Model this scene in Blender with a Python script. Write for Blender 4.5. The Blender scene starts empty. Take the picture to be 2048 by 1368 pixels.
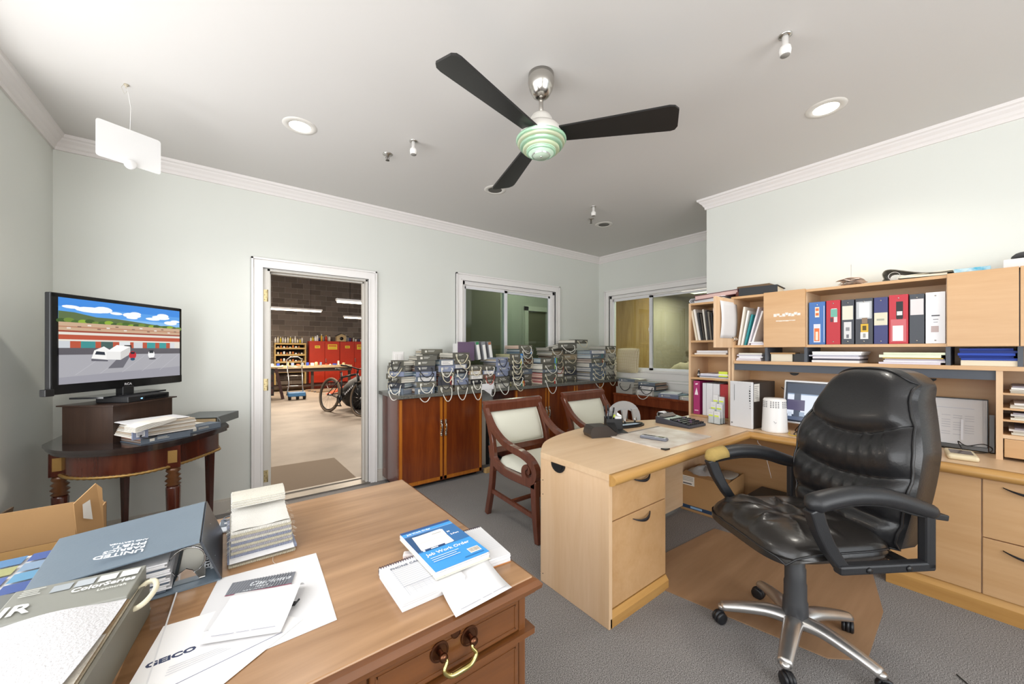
import bpy, bmesh, math, random
from mathutils import Matrix, Vector, Euler
C = bpy.context.scene.collection
SC = bpy.context.scene
PI = math.pi
rnd = random.Random(7)

# ------------------------------------------------------------------ camera
cam = bpy.data.cameras.new('camera'); camo = bpy.data.objects.new('camera', cam); C.objects.link(camo)
camo.location = (0, 0, 1.32)
YAW = math.atan2(979, 748.)                       # viewing direction, from +x
camo.rotation_euler = (PI/2, 0, YAW - PI/2)
cam.sensor_width = 36; cam.lens = 748/2048*36; cam.shift_y = 15/2048; cam.clip_start = 0.05
SC.camera = camo

# ------------------------------------------------------------------ world, lights, exposure
SC.view_settings.view_transform = 'Standard'
SC.view_settings.look = 'None'
SC.view_settings.exposure = 0.06
SC.view_settings.gamma = 1.0
SC.view_settings.use_curve_mapping = False
W = bpy.data.worlds.new('World'); SC.world = W; W.use_nodes = True
wn = W.node_tree.nodes; wn.clear()
wo = wn.new('ShaderNodeOutputWorld'); wb = wn.new('ShaderNodeBackground')
wb.inputs[0].default_value = (0.80, 0.90, 1.0, 1); wb.inputs[1].default_value = 1.6
W.node_tree.links.new(wb.outputs[0], wo.inputs[0])

def area(name, loc, rot, sx, sy, power, col=(1, 1, 1)):
    l = bpy.data.lights.new(name, 'AREA'); l.shape = 'RECTANGLE'; l.size = sx; l.size_y = sy
    l.energy = power; l.color = col
    o = bpy.data.objects.new(name, l); C.objects.link(o); o.location = loc; o.rotation_euler = rot
    return o
# daylight from the left-wall windows, then two added fill lamps
area('window_daylight', (-1.15, .45, 1.68), (0, -PI/2, 0), 1.7, 4.7, 66, (1.0, 0.985, 0.965))
area('ceiling_uplight_fill', (-1.5, .45, .75), (0, -PI/2-.75, 0), 1.2, 4.7, 80, (1.0, 0.97, 0.93))  # unseen fill added to brighten the ceiling from below
area('front_fill_light', (1.1, -2.3, 1.5), (PI/2+.30, 0, .05), 2.4, 2.0, 64, (1.0, 0.98, 0.95))  # unseen fill added behind the camera to even out the room
# workshop lamps: two at the hung tubes, two higher without a fixture
area('workshop_area_light', (1.5, 12.9, 2.5), (0, 0, 0), 1.6, 0.15, 230, (1.0, 0.84, 0.66))
area('workshop_area_light', (2.9, 9.4, 2.45), (0, 0, 0), 1.6, 0.15, 200, (1.0, 0.86, 0.70))
area('workshop_area_light', (1.0, 6.0, 3.9), (0, 0, 0), 2.4, 0.3, 130, (1.0, 0.86, 0.72))
area('workshop_area_light', (-2.0, 12.0, 3.9), (0, 0, 0), 2.4, 0.3, 260, (1.0, 0.86, 0.72))
_l = bpy.data.lights.new('back_office_fill', 'POINT'); _l.energy = 22; _l.color = (1.0, 0.95, 0.85); _l.shadow_soft_size = .15  # unseen fill added to brighten the back office walls, no fixture
_o = bpy.data.objects.new('back_office_fill', _l); C.objects.link(_o); _o.location = (3.75, 4.35, 2.45)
area('side_room_light', (5.7, 3.2, 2.64), (0, 0, 0), 1.1, 0.5, 70, (1.0, 0.95, 0.85))  # fill added to brighten the plywood, no fixture here
area('side_room_light', (8.6, 4.3, 2.66), (0, 0, 0), 1.1, 0.5, 60, (1.0, 0.96, 0.88))
def spot(name, loc, power):
    l = bpy.data.lights.new(name, 'SPOT'); l.energy = power; l.spot_size = 2.4; l.spot_blend = 0.6
    l.color = (1.0, 0.95, 0.86); l.shadow_soft_size = 0.07
    o = bpy.data.objects.new(name, l); C.objects.link(o); o.location = loc
spot('recessed_light_beam', (0.372, 2.706, 2.70), 30)
spot('recessed_light_beam', (2.802, 0.627, 2.70), 30)

SC.cycles.diffuse_bounces = 7; SC.cycles.max_bounces = 12
# ------------------------------------------------------------------ colour, materials
def lin(h):
    h = h.lstrip('#'); v = [int(h[i:i+2], 16)/255 for i in (0, 2, 4)]
    return tuple(x/12.92 if x <= .04045 else ((x+.055)/1.055)**2.4 for x in v) + (1,)
NTH = 'first second third fourth fifth sixth seventh eighth ninth tenth eleventh twelfth thirteenth fourteenth fifteenth sixteenth'.split()
_M = {}
def mat(name, col, rough=.55, metal=0., bump=0., bscale=80., var=0., vscale=8., emit=None, es=1., coat=0., spec=None, stretch=(1,1,1), col2=None, alpha=None, trans=0., ior=1.45, sheen=0.):
    if name in _M: return _M[name]
    m = bpy.data.materials.new(name); m.use_nodes = True; nt = m.node_tree; N = nt.nodes; L = nt.links
    b = N['Principled BSDF']; b.inputs['Base Color'].default_value = lin(col)
    b.inputs['Roughness'].default_value = rough; b.inputs['Metallic'].default_value = metal
    if coat: b.inputs['Coat Weight'].default_value = coat; b.inputs['Coat Roughness'].default_value = .15
    if spec is not None: b.inputs['Specular IOR Level'].default_value = spec
    if sheen: b.inputs['Sheen Weight'].default_value = sheen
    if trans: b.inputs['Transmission Weight'].default_value = trans; b.inputs['IOR'].default_value = ior
    if alpha is not None: b.inputs['Alpha'].default_value = alpha
    if emit: b.inputs['Emission Color'].default_value = lin(emit); b.inputs['Emission Strength'].default_value = es
    if bump or var or col2:
        tc = N.new('ShaderNodeTexCoord'); mp = N.new('ShaderNodeMapping'); mp.inputs['Scale'].default_value = stretch
        L.new(tc.outputs['Object'], mp.inputs['Vector'])
    if var or col2:
        n = N.new('ShaderNodeTexNoise'); n.inputs['Scale'].default_value = vscale; n.inputs['Detail'].default_value = 6
        L.new(mp.outputs[0], n.inputs['Vector'])
        r = N.new('ShaderNodeValToRGB'); L.new(n.outputs['Fac'], r.inputs[0])
        c1 = lin(col); c2 = lin(col2) if col2 else tuple(max(0, x*(1-var)) for x in c1[:3]) + (1,)
        r.color_ramp.elements[0].position = .3; r.color_ramp.elements[1].position = .7
        r.color_ramp.elements[0].color = c2; r.color_ramp.elements[1].color = c1
        L.new(r.outputs[0], b.inputs['Base Color'])
    if bump:
        n2 = N.new('ShaderNodeTexNoise'); n2.inputs['Scale'].default_value = bscale; n2.inputs['Detail'].default_value = 4
        L.new(mp.outputs[0], n2.inputs['Vector'])
        bp = N.new('ShaderNodeBump'); bp.inputs['Strength'].default_value = bump; bp.inputs['Distance'].default_value = .003
        L.new(n2.outputs['Fac'], bp.inputs['Height']); L.new(bp.outputs[0], b.inputs['Normal'])
    _M[name] = m; return m
def wood(name, c1, c2, axis=0, scale=9., rough=.35, coat=0., ripple=.5):
    if name in _M: return _M[name]
    m = bpy.data.materials.new(name); m.use_nodes = True; nt = m.node_tree; N = nt.nodes; L = nt.links
    b = N['Principled BSDF']; b.inputs['Roughness'].default_value = rough
    if coat: b.inputs['Coat Weight'].default_value = coat; b.inputs['Coat Roughness'].default_value = .12
    tc = N.new('ShaderNodeTexCoord'); mp = N.new('ShaderNodeMapping')
    s = [scale]*3; s[axis] = scale*.09; mp.inputs['Scale'].default_value = s
    L.new(tc.outputs['Object'], mp.inputs['Vector'])
    n = N.new('ShaderNodeTexNoise'); n.inputs['Scale'].default_value = 1.4; n.inputs['Detail'].default_value = 8; n.inputs['Roughness'].default_value = .6; n.inputs['Distortion'].default_value = ripple
    L.new(mp.outputs[0], n.inputs['Vector'])
    n3 = N.new('ShaderNodeTexNoise'); n3.inputs['Scale'].default_value = 9.; n3.inputs['Detail'].default_value = 5
    L.new(mp.outputs[0], n3.inputs['Vector'])
    mx = N.new('ShaderNodeMath'); mx.operation = 'MULTIPLY_ADD'; mx.inputs[1].default_value = .35
    L.new(n3.outputs['Fac'], mx.inputs[0]); L.new(n.outputs['Fac'], mx.inputs[2])
    r = N.new('ShaderNodeValToRGB'); L.new(mx.outputs[0], r.inputs[0])
    r.color_ramp.elements[0].position = .45; r.color_ramp.elements[1].position = .88
    r.color_ramp.elements[0].color = lin(c2); r.color_ramp.elements[1].color = lin(c1)
    L.new(r.outputs[0], b.inputs['Base Color'])
    bp = N.new('ShaderNodeBump'); bp.inputs['Strength'].default_value = .08; bp.inputs['Distance'].default_value = .002
    L.new(n3.outputs['Fac'], bp.inputs['Height']); L.new(bp.outputs[0], b.inputs['Normal'])
    _M[name] = m; return m
def flat(h, rough=.6, emit=False):
    n = ('screen_' if emit else 'print_') + h.strip('#')
    return mat(n, h, rough, emit=h if emit else None, es=.85) if not emit else mat(n, '#050505', .3, emit=h, es=1.0)

# ------------------------------------------------------------------ mesh building
class MB:
    def __init__(s): s.v = []; s.f = []; s.m = []; s.sm = []
    def add(s, vs, fs, m=0, sm=False, T=None):
        o = len(s.v); s.v += [tuple(T @ Vector(p)) if T else tuple(p) for p in vs]
        for f in fs: s.f.append(tuple(i+o for i in f)); s.m.append(m); s.sm.append(sm)
        return s
    def box(s, x0, x1, y0, y1, z0, z1, m=0, T=None):
        vs = [(x, y, z) for x in (x0, x1) for y in (y0, y1) for z in (z0, z1)]
        return s.add(vs, [(0,1,3,2),(4,6,7,5),(0,4,5,1),(2,3,7,6),(0,2,6,4),(1,5,7,3)], m, False, T)
    def prism(s, poly, z0, z1, m=0, T=None, sm=False):
        n = len(poly)
        if sum(poly[i][0]*poly[(i+1)%n][1]-poly[(i+1)%n][0]*poly[i][1] for i in range(n)) < 0: poly = poly[::-1]
        s.add([(x, y, z) for z in (z0, z1) for x, y in poly], [tuple(range(n))[::-1], tuple(range(n, 2*n))], m, False, T)
        return s.add([(x, y, z) for z in (z0, z1) for x, y in poly], [(i, (i+1) % n, n+(i+1) % n, n+i) for i in range(n)], m, sm, T)
    def lathe(s, prof, n=24, c=(0,0,0), m=0, T=None, cap=True, sm=True):
        vs = []; fs = []; k = len(prof)
        for i in range(n):
            a = 2*PI*i/n
            for r, z in prof: vs.append((c[0]+r*math.cos(a), c[1]+r*math.sin(a), c[2]+z))
        for i in range(n):
            j = (i+1) % n
            for q in range(k-1): fs.append((i*k+q, j*k+q, j*k+q+1, i*k+q+1))
        if cap:
            if prof[0][0] > 1e-5: fs.append(tuple(i*k for i in range(n))[::-1])
            if prof[-1][0] > 1e-5: fs.append(tuple(i*k+k-1 for i in range(n)))
        return s.add(vs, fs, m, sm, T)
    def cyl(s, p0, p1, r, n=12, m=0, r2=None, T=None):
        return s.tube([p0, p1], r, n, m, rs=[r, r if r2 is None else r2], T=T)
    def tube(s, pts, r, n=8, m=0, rs=None, closed=False, flatz=1., T=None, up=None):
        P = [Vector(p) for p in pts]; k = len(P); vs = []; fs = []
        prev = None
        for i, p in enumerate(P):
            a = P[(i-1) % k] if closed or i > 0 else p; b = P[(i+1) % k] if closed or i < k-1 else p
            t = (b-a).normalized() if (b-a).length > 1e-9 else Vector((0,0,1))
            if up is not None: u = Vector(up)
            elif prev is None: u = Vector((0,0,1)) if abs(t.z) < .9 else Vector((1,0,0))
            else: u = prev
            u = (u - t*u.dot(t)).normalized(); w = t.cross(u); prev = u
            R = rs[i] if rs else r
            for q in range(n):
                an = 2*PI*q/n; vs.append(p + (u*math.cos(an)*flatz + w*math.sin(an))*R)
        for i in range(k if closed else k-1):
            j = (i+1) % k
            for q in range(n): fs.append((i*n+q, i*n+(q+1) % n, j*n+(q+1) % n, j*n+q))
        if not closed: fs += [tuple(range(n))[::-1], tuple(range((k-1)*n, k*n))]
        return s.add(vs, fs, m, True, T)
    def strip(s, pts, wid, hgt, side, m=0, T=None, sm=False):
        """rectangular bar swept along pts; wid along the vector side, hgt across; both may be lists"""
        P = [Vector(p) for p in pts]; k = len(P); sd = Vector(side).normalized(); vs = []; fs = []
        for i, p in enumerate(P):
            t = (P[min(i+1, k-1)]-P[max(i-1, 0)]).normalized(); u = t.cross(sd).normalized()
            w = (wid[i] if isinstance(wid, (list, tuple)) else wid)/2; h = (hgt[i] if isinstance(hgt, (list, tuple)) else hgt)/2
            vs += [p+sd*w*a+u*h*b for a, b in ((-1,-1),(1,-1),(1,1),(-1,1))]
        for i in range(k-1):
            for q in range(4): fs.append((i*4+q, i*4+(q+1) % 4, i*4+4+(q+1) % 4, i*4+4+q))
        fs += [(3,2,1,0), tuple((k-1)*4+q for q in range(4))]
        return s.add(vs, fs, m, sm, T)
    def grid(s, fn, nu, nv, m=0, sm=True, T=None, wrapu=False):
        vs = [fn(i/(nu if wrapu else nu-1), j/(nv-1)) for j in range(nv) for i in range(nu)]
        fs = []
        for j in range(nv-1):
            for i in range(nu if wrapu else nu-1):
                i2 = (i+1) % nu; fs.append((j*nu+i, j*nu+i2, (j+1)*nu+i2, (j+1)*nu+i))
        return s.add(vs, fs, m, sm, T)
    def poly(s, vs, m=0, T=None): return s.add(vs, [tuple(range(len(vs)))], m, False, T)
    def build(s, name, mats, parent=None, loc=None, rot=None, bevel=0, seg=2, fixn=True):
        me = bpy.data.meshes.new(name); me.from_pydata(s.v, [], s.f)
        if not isinstance(mats, (list, tuple)): mats = [mats]
        for m in mats: me.materials.append(m)
        me.polygons.foreach_set('material_index', s.m); me.polygons.foreach_set('use_smooth', s.sm)
        me.update()
        if fixn:
            bm = bmesh.new(); bm.from_mesh(me); bmesh.ops.recalc_face_normals(bm, faces=bm.faces); bm.to_mesh(me); bm.free()
        o = bpy.data.objects.new(name, me); C.objects.link(o)
        if loc is not None: o.location = loc
        if rot is not None: o.rotation_euler = rot
        if parent is not None: o.parent = parent
        if bevel:
            md = o.modifiers.new('bevel', 'BEVEL'); md.width = bevel; md.segments = seg; md.limit_method = 'ANGLE'; md.angle_limit = math.radians(50)
        return o
def tag(o, label, cat, group=None, kind=None):
    o['label'] = label; o['category'] = cat
    if group: o['group'] = group
    if kind: o['kind'] = kind
    return o
def thing(name, label, cat, loc=(0,0,0), rz=0, group=None, rot=None):
    o = bpy.data.objects.new(name, None); o.empty_display_size = .05; C.objects.link(o)
    o.location = loc; o.rotation_euler = rot if rot else (0, 0, rz)
    return tag(o, label, cat, group)
def struct(o): o['kind'] = 'structure'; return o
def bx(name, x0, x1, y0, y1, z0, z1, m, parent=None, bevel=0, label=None):
    o = MB().box(x0, x1, y0, y1, z0, z1).build(name, m, parent, bevel=bevel)
    if label: o['label'] = label
    return o
def copy_tree(o, parent=None):
    c = o.copy(); C.objects.link(c); c.parent = parent
    for ch in [q for q in KIDS.get(o, [])]: copy_tree(ch, c)
    return c
KIDS = {}
def dup(root, loc, rz, label, group=None):
    kids = {}
    for q in C.objects:
        if q.parent: kids.setdefault(q.parent.name, []).append(q)
    def rec(o, par):
        c = o.copy(); C.objects.link(c); c.parent = par
        for k in kids.get(o.name, []): rec(k, c)
        return c
    r = rec(root, None); r.location = loc; r.rotation_euler = (root.rotation_euler[0], root.rotation_euler[1], rz); r['label'] = label
    if group: r['group'] = group
    return r
def text(s, size, m, parent, loc, rot=(0,0,0), align='LEFT', shear=0., name='lettering', ext=.0002, sx=1., bold=0.):
    cu = bpy.data.curves.new(name, 'FONT'); cu.body = s; cu.size = size; cu.align_x = align; cu.shear = shear; cu.extrude = ext
    cu.offset = bold; cu.resolution_u = 2
    t = bpy.data.objects.new('tmp', cu); C.objects.link(t)
    me = bpy.data.meshes.new_from_object(t); me.materials.clear(); me.materials.append(m)
    bpy.data.objects.remove(t); bpy.data.curves.remove(cu)
    o = bpy.data.objects.new(name, me); C.objects.link(o); o.location = loc; o.rotation_euler = rot; o.scale = (sx, 1, 1)
    if parent is not None: o.parent = parent
    return o
def prints(name, layers, parent, loc=(0,0,0), rot=(0,0,0), emit=False, step=.0003, z0=.0004):
    """flat print: coloured shapes in the local XY plane, one mesh"""
    cols = []; b = MB()
    for i, (c, poly) in enumerate(layers):
        if c not in cols: cols.append(c)
        if len(poly) == 4 and not isinstance(poly[0], (tuple, list)):
            x0, x1, y0, y1 = poly; poly = [(x0,y0),(x1,y0),(x1,y1),(x0,y1)]
        b.poly([(x, y, z0+i*step) for x, y in poly], cols.index(c))
    o = b.build(name, [flat(c, emit=emit) for c in cols], parent, loc, rot, fixn=False)
    return o
def ell(cx, cy, rx, ry, n=14, ph=0): return [(cx+rx*math.cos(2*PI*i/n+ph), cy+ry*math.sin(2*PI*i/n+ph)) for i in range(n)]
def lines(x0, x1, y0, dy, n, h, col, rag=.0, seed=1):
    r = random.Random(seed); return [(col, (x0, x1-(x1-x0)*rag*r.random(), y0-i*dy-h, y0-i*dy)) for i in range(n)]
def smooth_pts(pts, n=6, closed=False):
    P = [Vector(p) for p in pts]; k = len(P); out = []
    for i in range(k if closed else k-1):
        g = lambda j: P[j % k] if closed else P[max(0, min(k-1, j))]
        a, b, c, d = g(i-1), g(i), g(i+1), g(i+2)
        for q in range(n):
            t = q/n; out.append(.5*((2*b)+(c-a)*t+(2*a-5*b+4*c-d)*t*t+(3*b-a-3*c+d)*t**3))
    if not closed: out.append(P[-1])
    return out
WHITE = mat('white_trim_paint', '#efecea', .4)
BLACKP = mat('black_plastic', '#18181a', .42, bump=.1, bscale=300)
STEEL = mat('brushed_steel', '#c9c6c1', .28, 1.)
CHROME = mat('chrome', '#dddddd', .12, 1.)
PAPER = mat('white_paper', '#dddcdd', .75, var=.03)
CREAM = mat('cream_paper', '#e8e0cc', .8, var=.05)
CARD = mat('brown_cardboard', '#b58d5e', .8, bump=.15, bscale=40, var=.10, vscale=5)
MAPLE = wood('maple_laminate_horizontal', '#e6c8a6', '#d9b68f', 1, 6., .34)
MAPLEX = wood('maple_laminate_lengthwise', '#dfc19e', '#d1af88', 0, 6., .34)
MAPLEV = wood('maple_laminate_vertical', '#e3c4a2', '#d6b28a', 2, 6., .36)
BULL = wood('worn_maple_edge', '#c59858', '#ae8045', 0, 7., .38)
BULLY = wood('worn_maple_edge_side', '#c59858', '#ae8045', 1, 7., .38)
MAPF = wood('maple_laminate_shaded', '#cea67a', '#c19768', 1, 6., .36)  # fronts and shelves: yellower maple, darkened further to imitate shade
CHERRY = wood('dark_cherry_wood', '#8a4526', '#662c17', 2, 7., .25, .4)
CHERRYX = wood('dark_cherry_wood_level', '#8a4526', '#662c17', 0, 7., .25, .4)
CHAIRW = wood('red_brown_chair_wood', '#70402f', '#5a2e20', 2, 12., .22, .5)
DESKT = wood('worn_walnut_desk_top', '#b48c66', '#855f3c', 0, 5., .30, .15, 1.6)
DESKW = wood('walnut_desk_wood', '#7a4a25', '#5a3416', 0, 8., .28, .4)
DESKV = wood('walnut_desk_wood_vertical', '#7a4a25', '#5a3416', 2, 8., .28, .4)
INLAY = wood('orange_inlay_banding', '#c87a24', '#a95f16', 2, 20., .3, .3)
DARKG = mat('slate_laminate', '#4b5059', .5)
GRANITE = mat('grey_granite', '#77766f', .18, col2='#4c4c49', vscale=120)
# ------------------------------------------------------------------ the room shell
WALLM = mat('pale_mint_wall_paint', '#dddfd9', .6, bump=.06, bscale=260, var=.03, vscale=1.3)
CEILM = mat('ceiling_paint', '#d2cfcc', .85, bump=.05, bscale=180)
CROWN = mat('crown_moulding_paint', '#e6e1df', .5)
# carpet
def carpet():
    m = bpy.data.materials.new('grey_carpet'); m.use_nodes = True; N = m.node_tree.nodes; L = m.node_tree.links
    b = N['Principled BSDF']; b.inputs['Roughness'].default_value = .95; b.inputs['Specular IOR Level'].default_value = .1
    tc = N.new('ShaderNodeTexCoord')
    n = N.new('ShaderNodeTexNoise'); n.inputs['Scale'].default_value = 260; n.inputs['Detail'].default_value = 3; L.new(tc.outputs['Object'], n.inputs['Vector'])
    n2 = N.new('ShaderNodeTexNoise'); n2.inputs['Scale'].default_value = 3; n2.inputs['Detail'].default_value = 5; L.new(tc.outputs['Object'], n2.inputs['Vector'])
    r = N.new('ShaderNodeValToRGB'); L.new(n.outputs['Fac'], r.inputs[0])
    r.color_ramp.elements[0].position = .36; r.color_ramp.elements[0].color = lin('#5a5756'); r.color_ramp.elements[1].position = .68; r.color_ramp.elements[1].color = lin('#b2afad')
    mx = N.new('ShaderNodeMix'); mx.data_type = 'RGBA'; mx.blend_type = 'MULTIPLY'; mx.inputs['Factor'].default_value = 1
    r2 = N.new('ShaderNodeValToRGB'); L.new(n2.outputs['Fac'], r2.inputs[0]); r2.color_ramp.elements[0].color = (.8,.8,.8,1); r2.color_ramp.elements[1].color = (1,1,1,1)
    L.new(r.outputs[0], mx.inputs['A']); L.new(r2.outputs[0], mx.inputs['B']); L.new(mx.outputs['Result'], b.inputs['Base Color'])
    bp = N.new('ShaderNodeBump'); bp.inputs['Strength'].default_value = .22; bp.inputs['Distance'].default_value = .003
    L.new(n.outputs['Fac'], bp.inputs['Height']); L.new(bp.outputs[0], b.inputs['Normal']); return m
CARPET = carpet()
XL, XR, XF, YB, YR, YF, ZC = -.912, 3.625, 4.618, 3.811, 1.70, -2.2, 2.74
DX0, DX1, DZ = .28, 1.111, 2.01                          # door opening
A0, A1, AZ0, AZ1 = 2.18, 3.66, 1.0, 2.12                 # window opening, back wall
B0, B1, BZ0, BZ1 = 2.05, 3.60, 1.0, 2.12                 # window opening, far side wall
struct(bx('floor', XL-.15, XF+.15, YF-.15, YB+.14, -.06, 0, CARPET))
cl = MB().box(XL-.15, XF+.15, YF-.15, YB+.14, ZC, ZC+.08).build('ceiling', CEILM); struct(cl)
LY0, LY1, LZ0, LZ1 = -1.95, 2.85, .84, 2.5
b = MB()
for y0, y1, z0, z1 in ((YF-.14, LY0, 0, ZC), (LY1, YB+.14, 0, ZC), (LY0, LY1, 0, LZ0), (LY0, LY1, LZ1, ZC)): b.box(XL-.14, XL, y0, y1, z0, z1)
struct(b.build('wall_left', WALLM))
b = MB()
for x0, x1, z0, z1 in ((XL, DX0, 0, ZC), (DX0, DX1, DZ, ZC), (DX1, A0, 0, ZC), (A0, A1, 0, AZ0), (A0, A1, AZ1, ZC), (A1, XF+.14, 0, ZC)):
    b.box(x0, x1, YB, YB+.14, z0, z1)
struct(b.build('wall_back', WALLM))
b = MB()
for y0, y1, z0, z1 in ((YR-.1, B0, 0, ZC), (B0, B1, 0, BZ0), (B0, B1, BZ1, ZC), (B1, YB, 0, ZC)):
    b.box(XF, XF+.14, y0, y1, z0, z1)
struct(b.build('wall_far_right', WALLM))
struct(bx('wall_right', XR, XR+.14, YF-.14, YR, 0, ZC, WALLM))
struct(bx('wall_recess', XR+.14, XF, YR-.14, YR, 0, ZC, WALLM))
b = MB()
for x0, x1, z0, z1 in ((XL, -.1, 0, ZC), (3.3, XR, 0, ZC), (-.1, 3.3, 0, .5), (-.1, 3.3, 2.5, ZC)): b.box(x0, x1, YF-.14, YF, z0, z1)
struct(b.build('wall_front', WALLM))
b = MB()
for x in (-.07, 1.05, 2.15, 3.27): b.box(x-.03, x+.03, YF-.1, YF-.04, .5, 2.5)
b.box(-.1, 3.3, YF-.1, YF-.04, .5, .56).box(-.1, 3.3, YF-.1, YF-.04, 2.44, 2.5)
struct(b.build('added_window', WHITE))  # front glazing out of view, put in to admit the fill light
# window band of the left wall, outside the frame, where the daylight comes in
b = MB()
for k in range(4):
    y = LY0+k*(LY1-LY0)/3; b.box(XL-.10, XL-.04, y-.03, y+.03, LZ0, LZ1)
b.box(XL-.10, XL-.04, LY0, LY1, LZ0, LZ0+.06).box(XL-.10, XL-.04, LY0, LY1, LZ1-.06, LZ1)
struct(b.build('window_3', WHITE))
# crown moulding: profile swept along each wall run
def crown(name, p0, p1, nrm, m0=0, m1=0):
    prof = [(0, .095), (.012, .095), (.014, .075), (.022, .066), (.03, .05), (.045, .034), (.05, .024), (.062, .018), (.066, 0), (0, 0)]
    p0 = Vector(p0+(0,)); p1 = Vector(p1+(0,)); n = Vector(nrm+(0,)); d = (p1-p0).normalized(); b = MB(); k = len(prof)
    vs = [(p0+n*a-d*a*m0+Vector((0,0,ZC-h))) for a, h in prof]+[(p1+n*a+d*a*m1+Vector((0,0,ZC-h))) for a, h in prof]
    b.add([tuple(v) for v in vs], [(i, (i+1) % k, k+(i+1) % k, k+i) for i in range(k)]+[tuple(range(k)), tuple(range(k, 2*k))[::-1]])
    return struct(b.build(name, CROWN))
crown('trim_1', (XL, YF), (XL, YB), (1, 0), 0, -1)
crown('trim_2', (XL, YB), (XF, YB), (0, -1), -1, -1)
crown('trim_3', (XF, YB), (XF, YR), (-1, 0), -1, -1)
crown('trim_4', (XF, YR), (XR, YR), (0, 1), -1, 1)
crown('trim_5', (XR, YR), (XR, YF), (-1, 0), 1, 0)
BASE = mat('scuffed_baseboard_paint', '#d3cdc3', .5, var=.08)
def base(name, x0, x1, y0, y1):
    b = MB().box(x0, x1, y0, y1, 0, .1)
    if x1-x0 > y1-y0: b.box(x0, x1, y0+.006, y1, .1, .115)
    else: b.box(x0, x1 if x0 > 0 else x1-.006, y0, y1, .1, .115)
    return struct(b.build(name, BASE))
base('baseboard_back', XL+.014, DX0-.09, YB-.014, YB)
base('baseboard_back', DX1+.09, XF-.014, YB-.014, YB)
base('baseboard_left', XL, XL+.014, YF, YB)
base('baseboard_far_right', XF-.014, XF, YR, YB-.014)
base('baseboard_right', XR-.014, XR, YF, YR)
# ---- door frame
def casing(name, x0, x1, z1, y, z0=0, w=.085, sill=False, T=None, parent=None):
    b = MB()
    for a, c, d in ((w, .012, 0.), (w-.02, .02, .006), (.02, .027, w-.022)):
        b.box(x0-a-0., x0-0.004, y-c, y, z0-(w if sill else 0), z1+a, T=T); b.box(x1+.004, x1+a, y-c, y, z0-(w if sill else 0), z1+a, T=T)
        b.box(x0-a, x1+a, y-c-.001, y, z1+.004, z1+a, T=T)
        if sill: b.box(x0-a, x1+a, y-c-.001, y, z0-a, z0-.004, T=T)
    b.box(x0-w, x0-w+.014, y-.03, y, z0-(w if sill else 0), z1+w, T=T); b.box(x1+w-.014, x1+w, y-.03, y, z0-(w if sill else 0), z1+w, T=T)
    b.box(x0-w, x1+w, y-.03, y, z1+w-.014, z1+w, T=T)
    return b.build(name, WHITE, parent)
d = bpy.data.objects.new('door_1', None); C.objects.link(d); struct(d)
casing('casing', DX0-.03, DX1, DZ, YB, parent=d)
bx('hinge_jamb', DX0-.034, DX0+.0, YB-.004, YB+.02, 0, DZ, mat('jamb_paint', '#d4d0c9', .45), d)
b = MB(); b.box(DX0-.004, DX0+.018, YB-.005, YB+.15, 0, DZ).box(DX1-.018, DX1+.004, YB-.005, YB+.15, 0, DZ).box(DX0, DX1, YB-.005, YB+.15, DZ-.018, DZ+.004)
b.box(DX0+.018, DX0+.03, YB+.06, YB+.1, 0, DZ-.018).box(DX1-.03, DX1-.018, YB+.06, YB+.1, 0, DZ-.018).box(DX0+.018, DX1-.018, YB+.06, YB+.1, DZ-.03, DZ-.018)
b.build('jamb', mat('jamb_paint', '#d4d0c9', .45), d)
BRASS = mat('brass', '#b89a4e', .3, 1.)
for z in (.24, 1.02, 1.78):
    h = MB(); h.box(DX0-.028, DX0-.003, YB-.0065, YB-.004, z-.05, z+.05); h.cyl((DX0, YB-.006, z-.05), (DX0, YB-.006, z+.05), .005)
    hh = h.build('hinge', mat('brass_hinge', '#c9b78a', .35, .6), d)
    for dx, dz in ((-.02, -.035), (-.01, -.015), (-.02, .005), (-.01, .03)): MB().cyl((DX0+dx, YB-.0065, z+dz), (DX0+dx, YB-.0078, z+dz), .003, 8).build('screw', mat('screw_dark', '#5b4a26', .4, .8), hh)
b = MB().box(DX0-.02, DX1+.02, YB-.03, YB+.16, 0, .014).box(DX0-.02, DX1+.02, YB+.12, YB+.16, 0, .022)
struct(b.build('trim_6', mat('door_threshold_metal', '#8d877f', .4, .5, var=.2), None))
# ---- sliding windows
GLASS = mat('window_glass', '#ffffff', .02, trans=1., ior=1.1, spec=.9)
def glassmat(name, tint, refl):
    m = bpy.data.materials.new(name); m.use_nodes = True; N = m.node_tree.nodes; L = m.node_tree.links; N.clear()
    o = N.new('ShaderNodeOutputMaterial'); t = N.new('ShaderNodeBsdfTransparent'); t.inputs[0].default_value = lin(tint)
    g = N.new('ShaderNodeBsdfGlossy'); g.inputs['Roughness'].default_value = .02; mx = N.new('ShaderNodeMixShader')
    lw = N.new('ShaderNodeLayerWeight'); pw = N.new('ShaderNodeMath'); pw.operation = 'POWER'; pw.inputs[1].default_value = 5
    L.new(lw.outputs['Facing'], pw.inputs[0])
    mm = N.new('ShaderNodeMath'); mm.operation = 'MULTIPLY_ADD'; mm.inputs[1].default_value = .6*min(1, refl); mm.inputs[2].default_value = .035*refl
    L.new(pw.outputs[0], mm.inputs[0]); L.new(mm.outputs[0], mx.inputs[0]); L.new(t.outputs[0], mx.inputs[1]); L.new(g.outputs[0], mx.inputs[2]); L.new(mx.outputs[0], o.inputs[0]); return m
PANE = glassmat('pane_glass', '#dfe8e2', 1.6)
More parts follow.
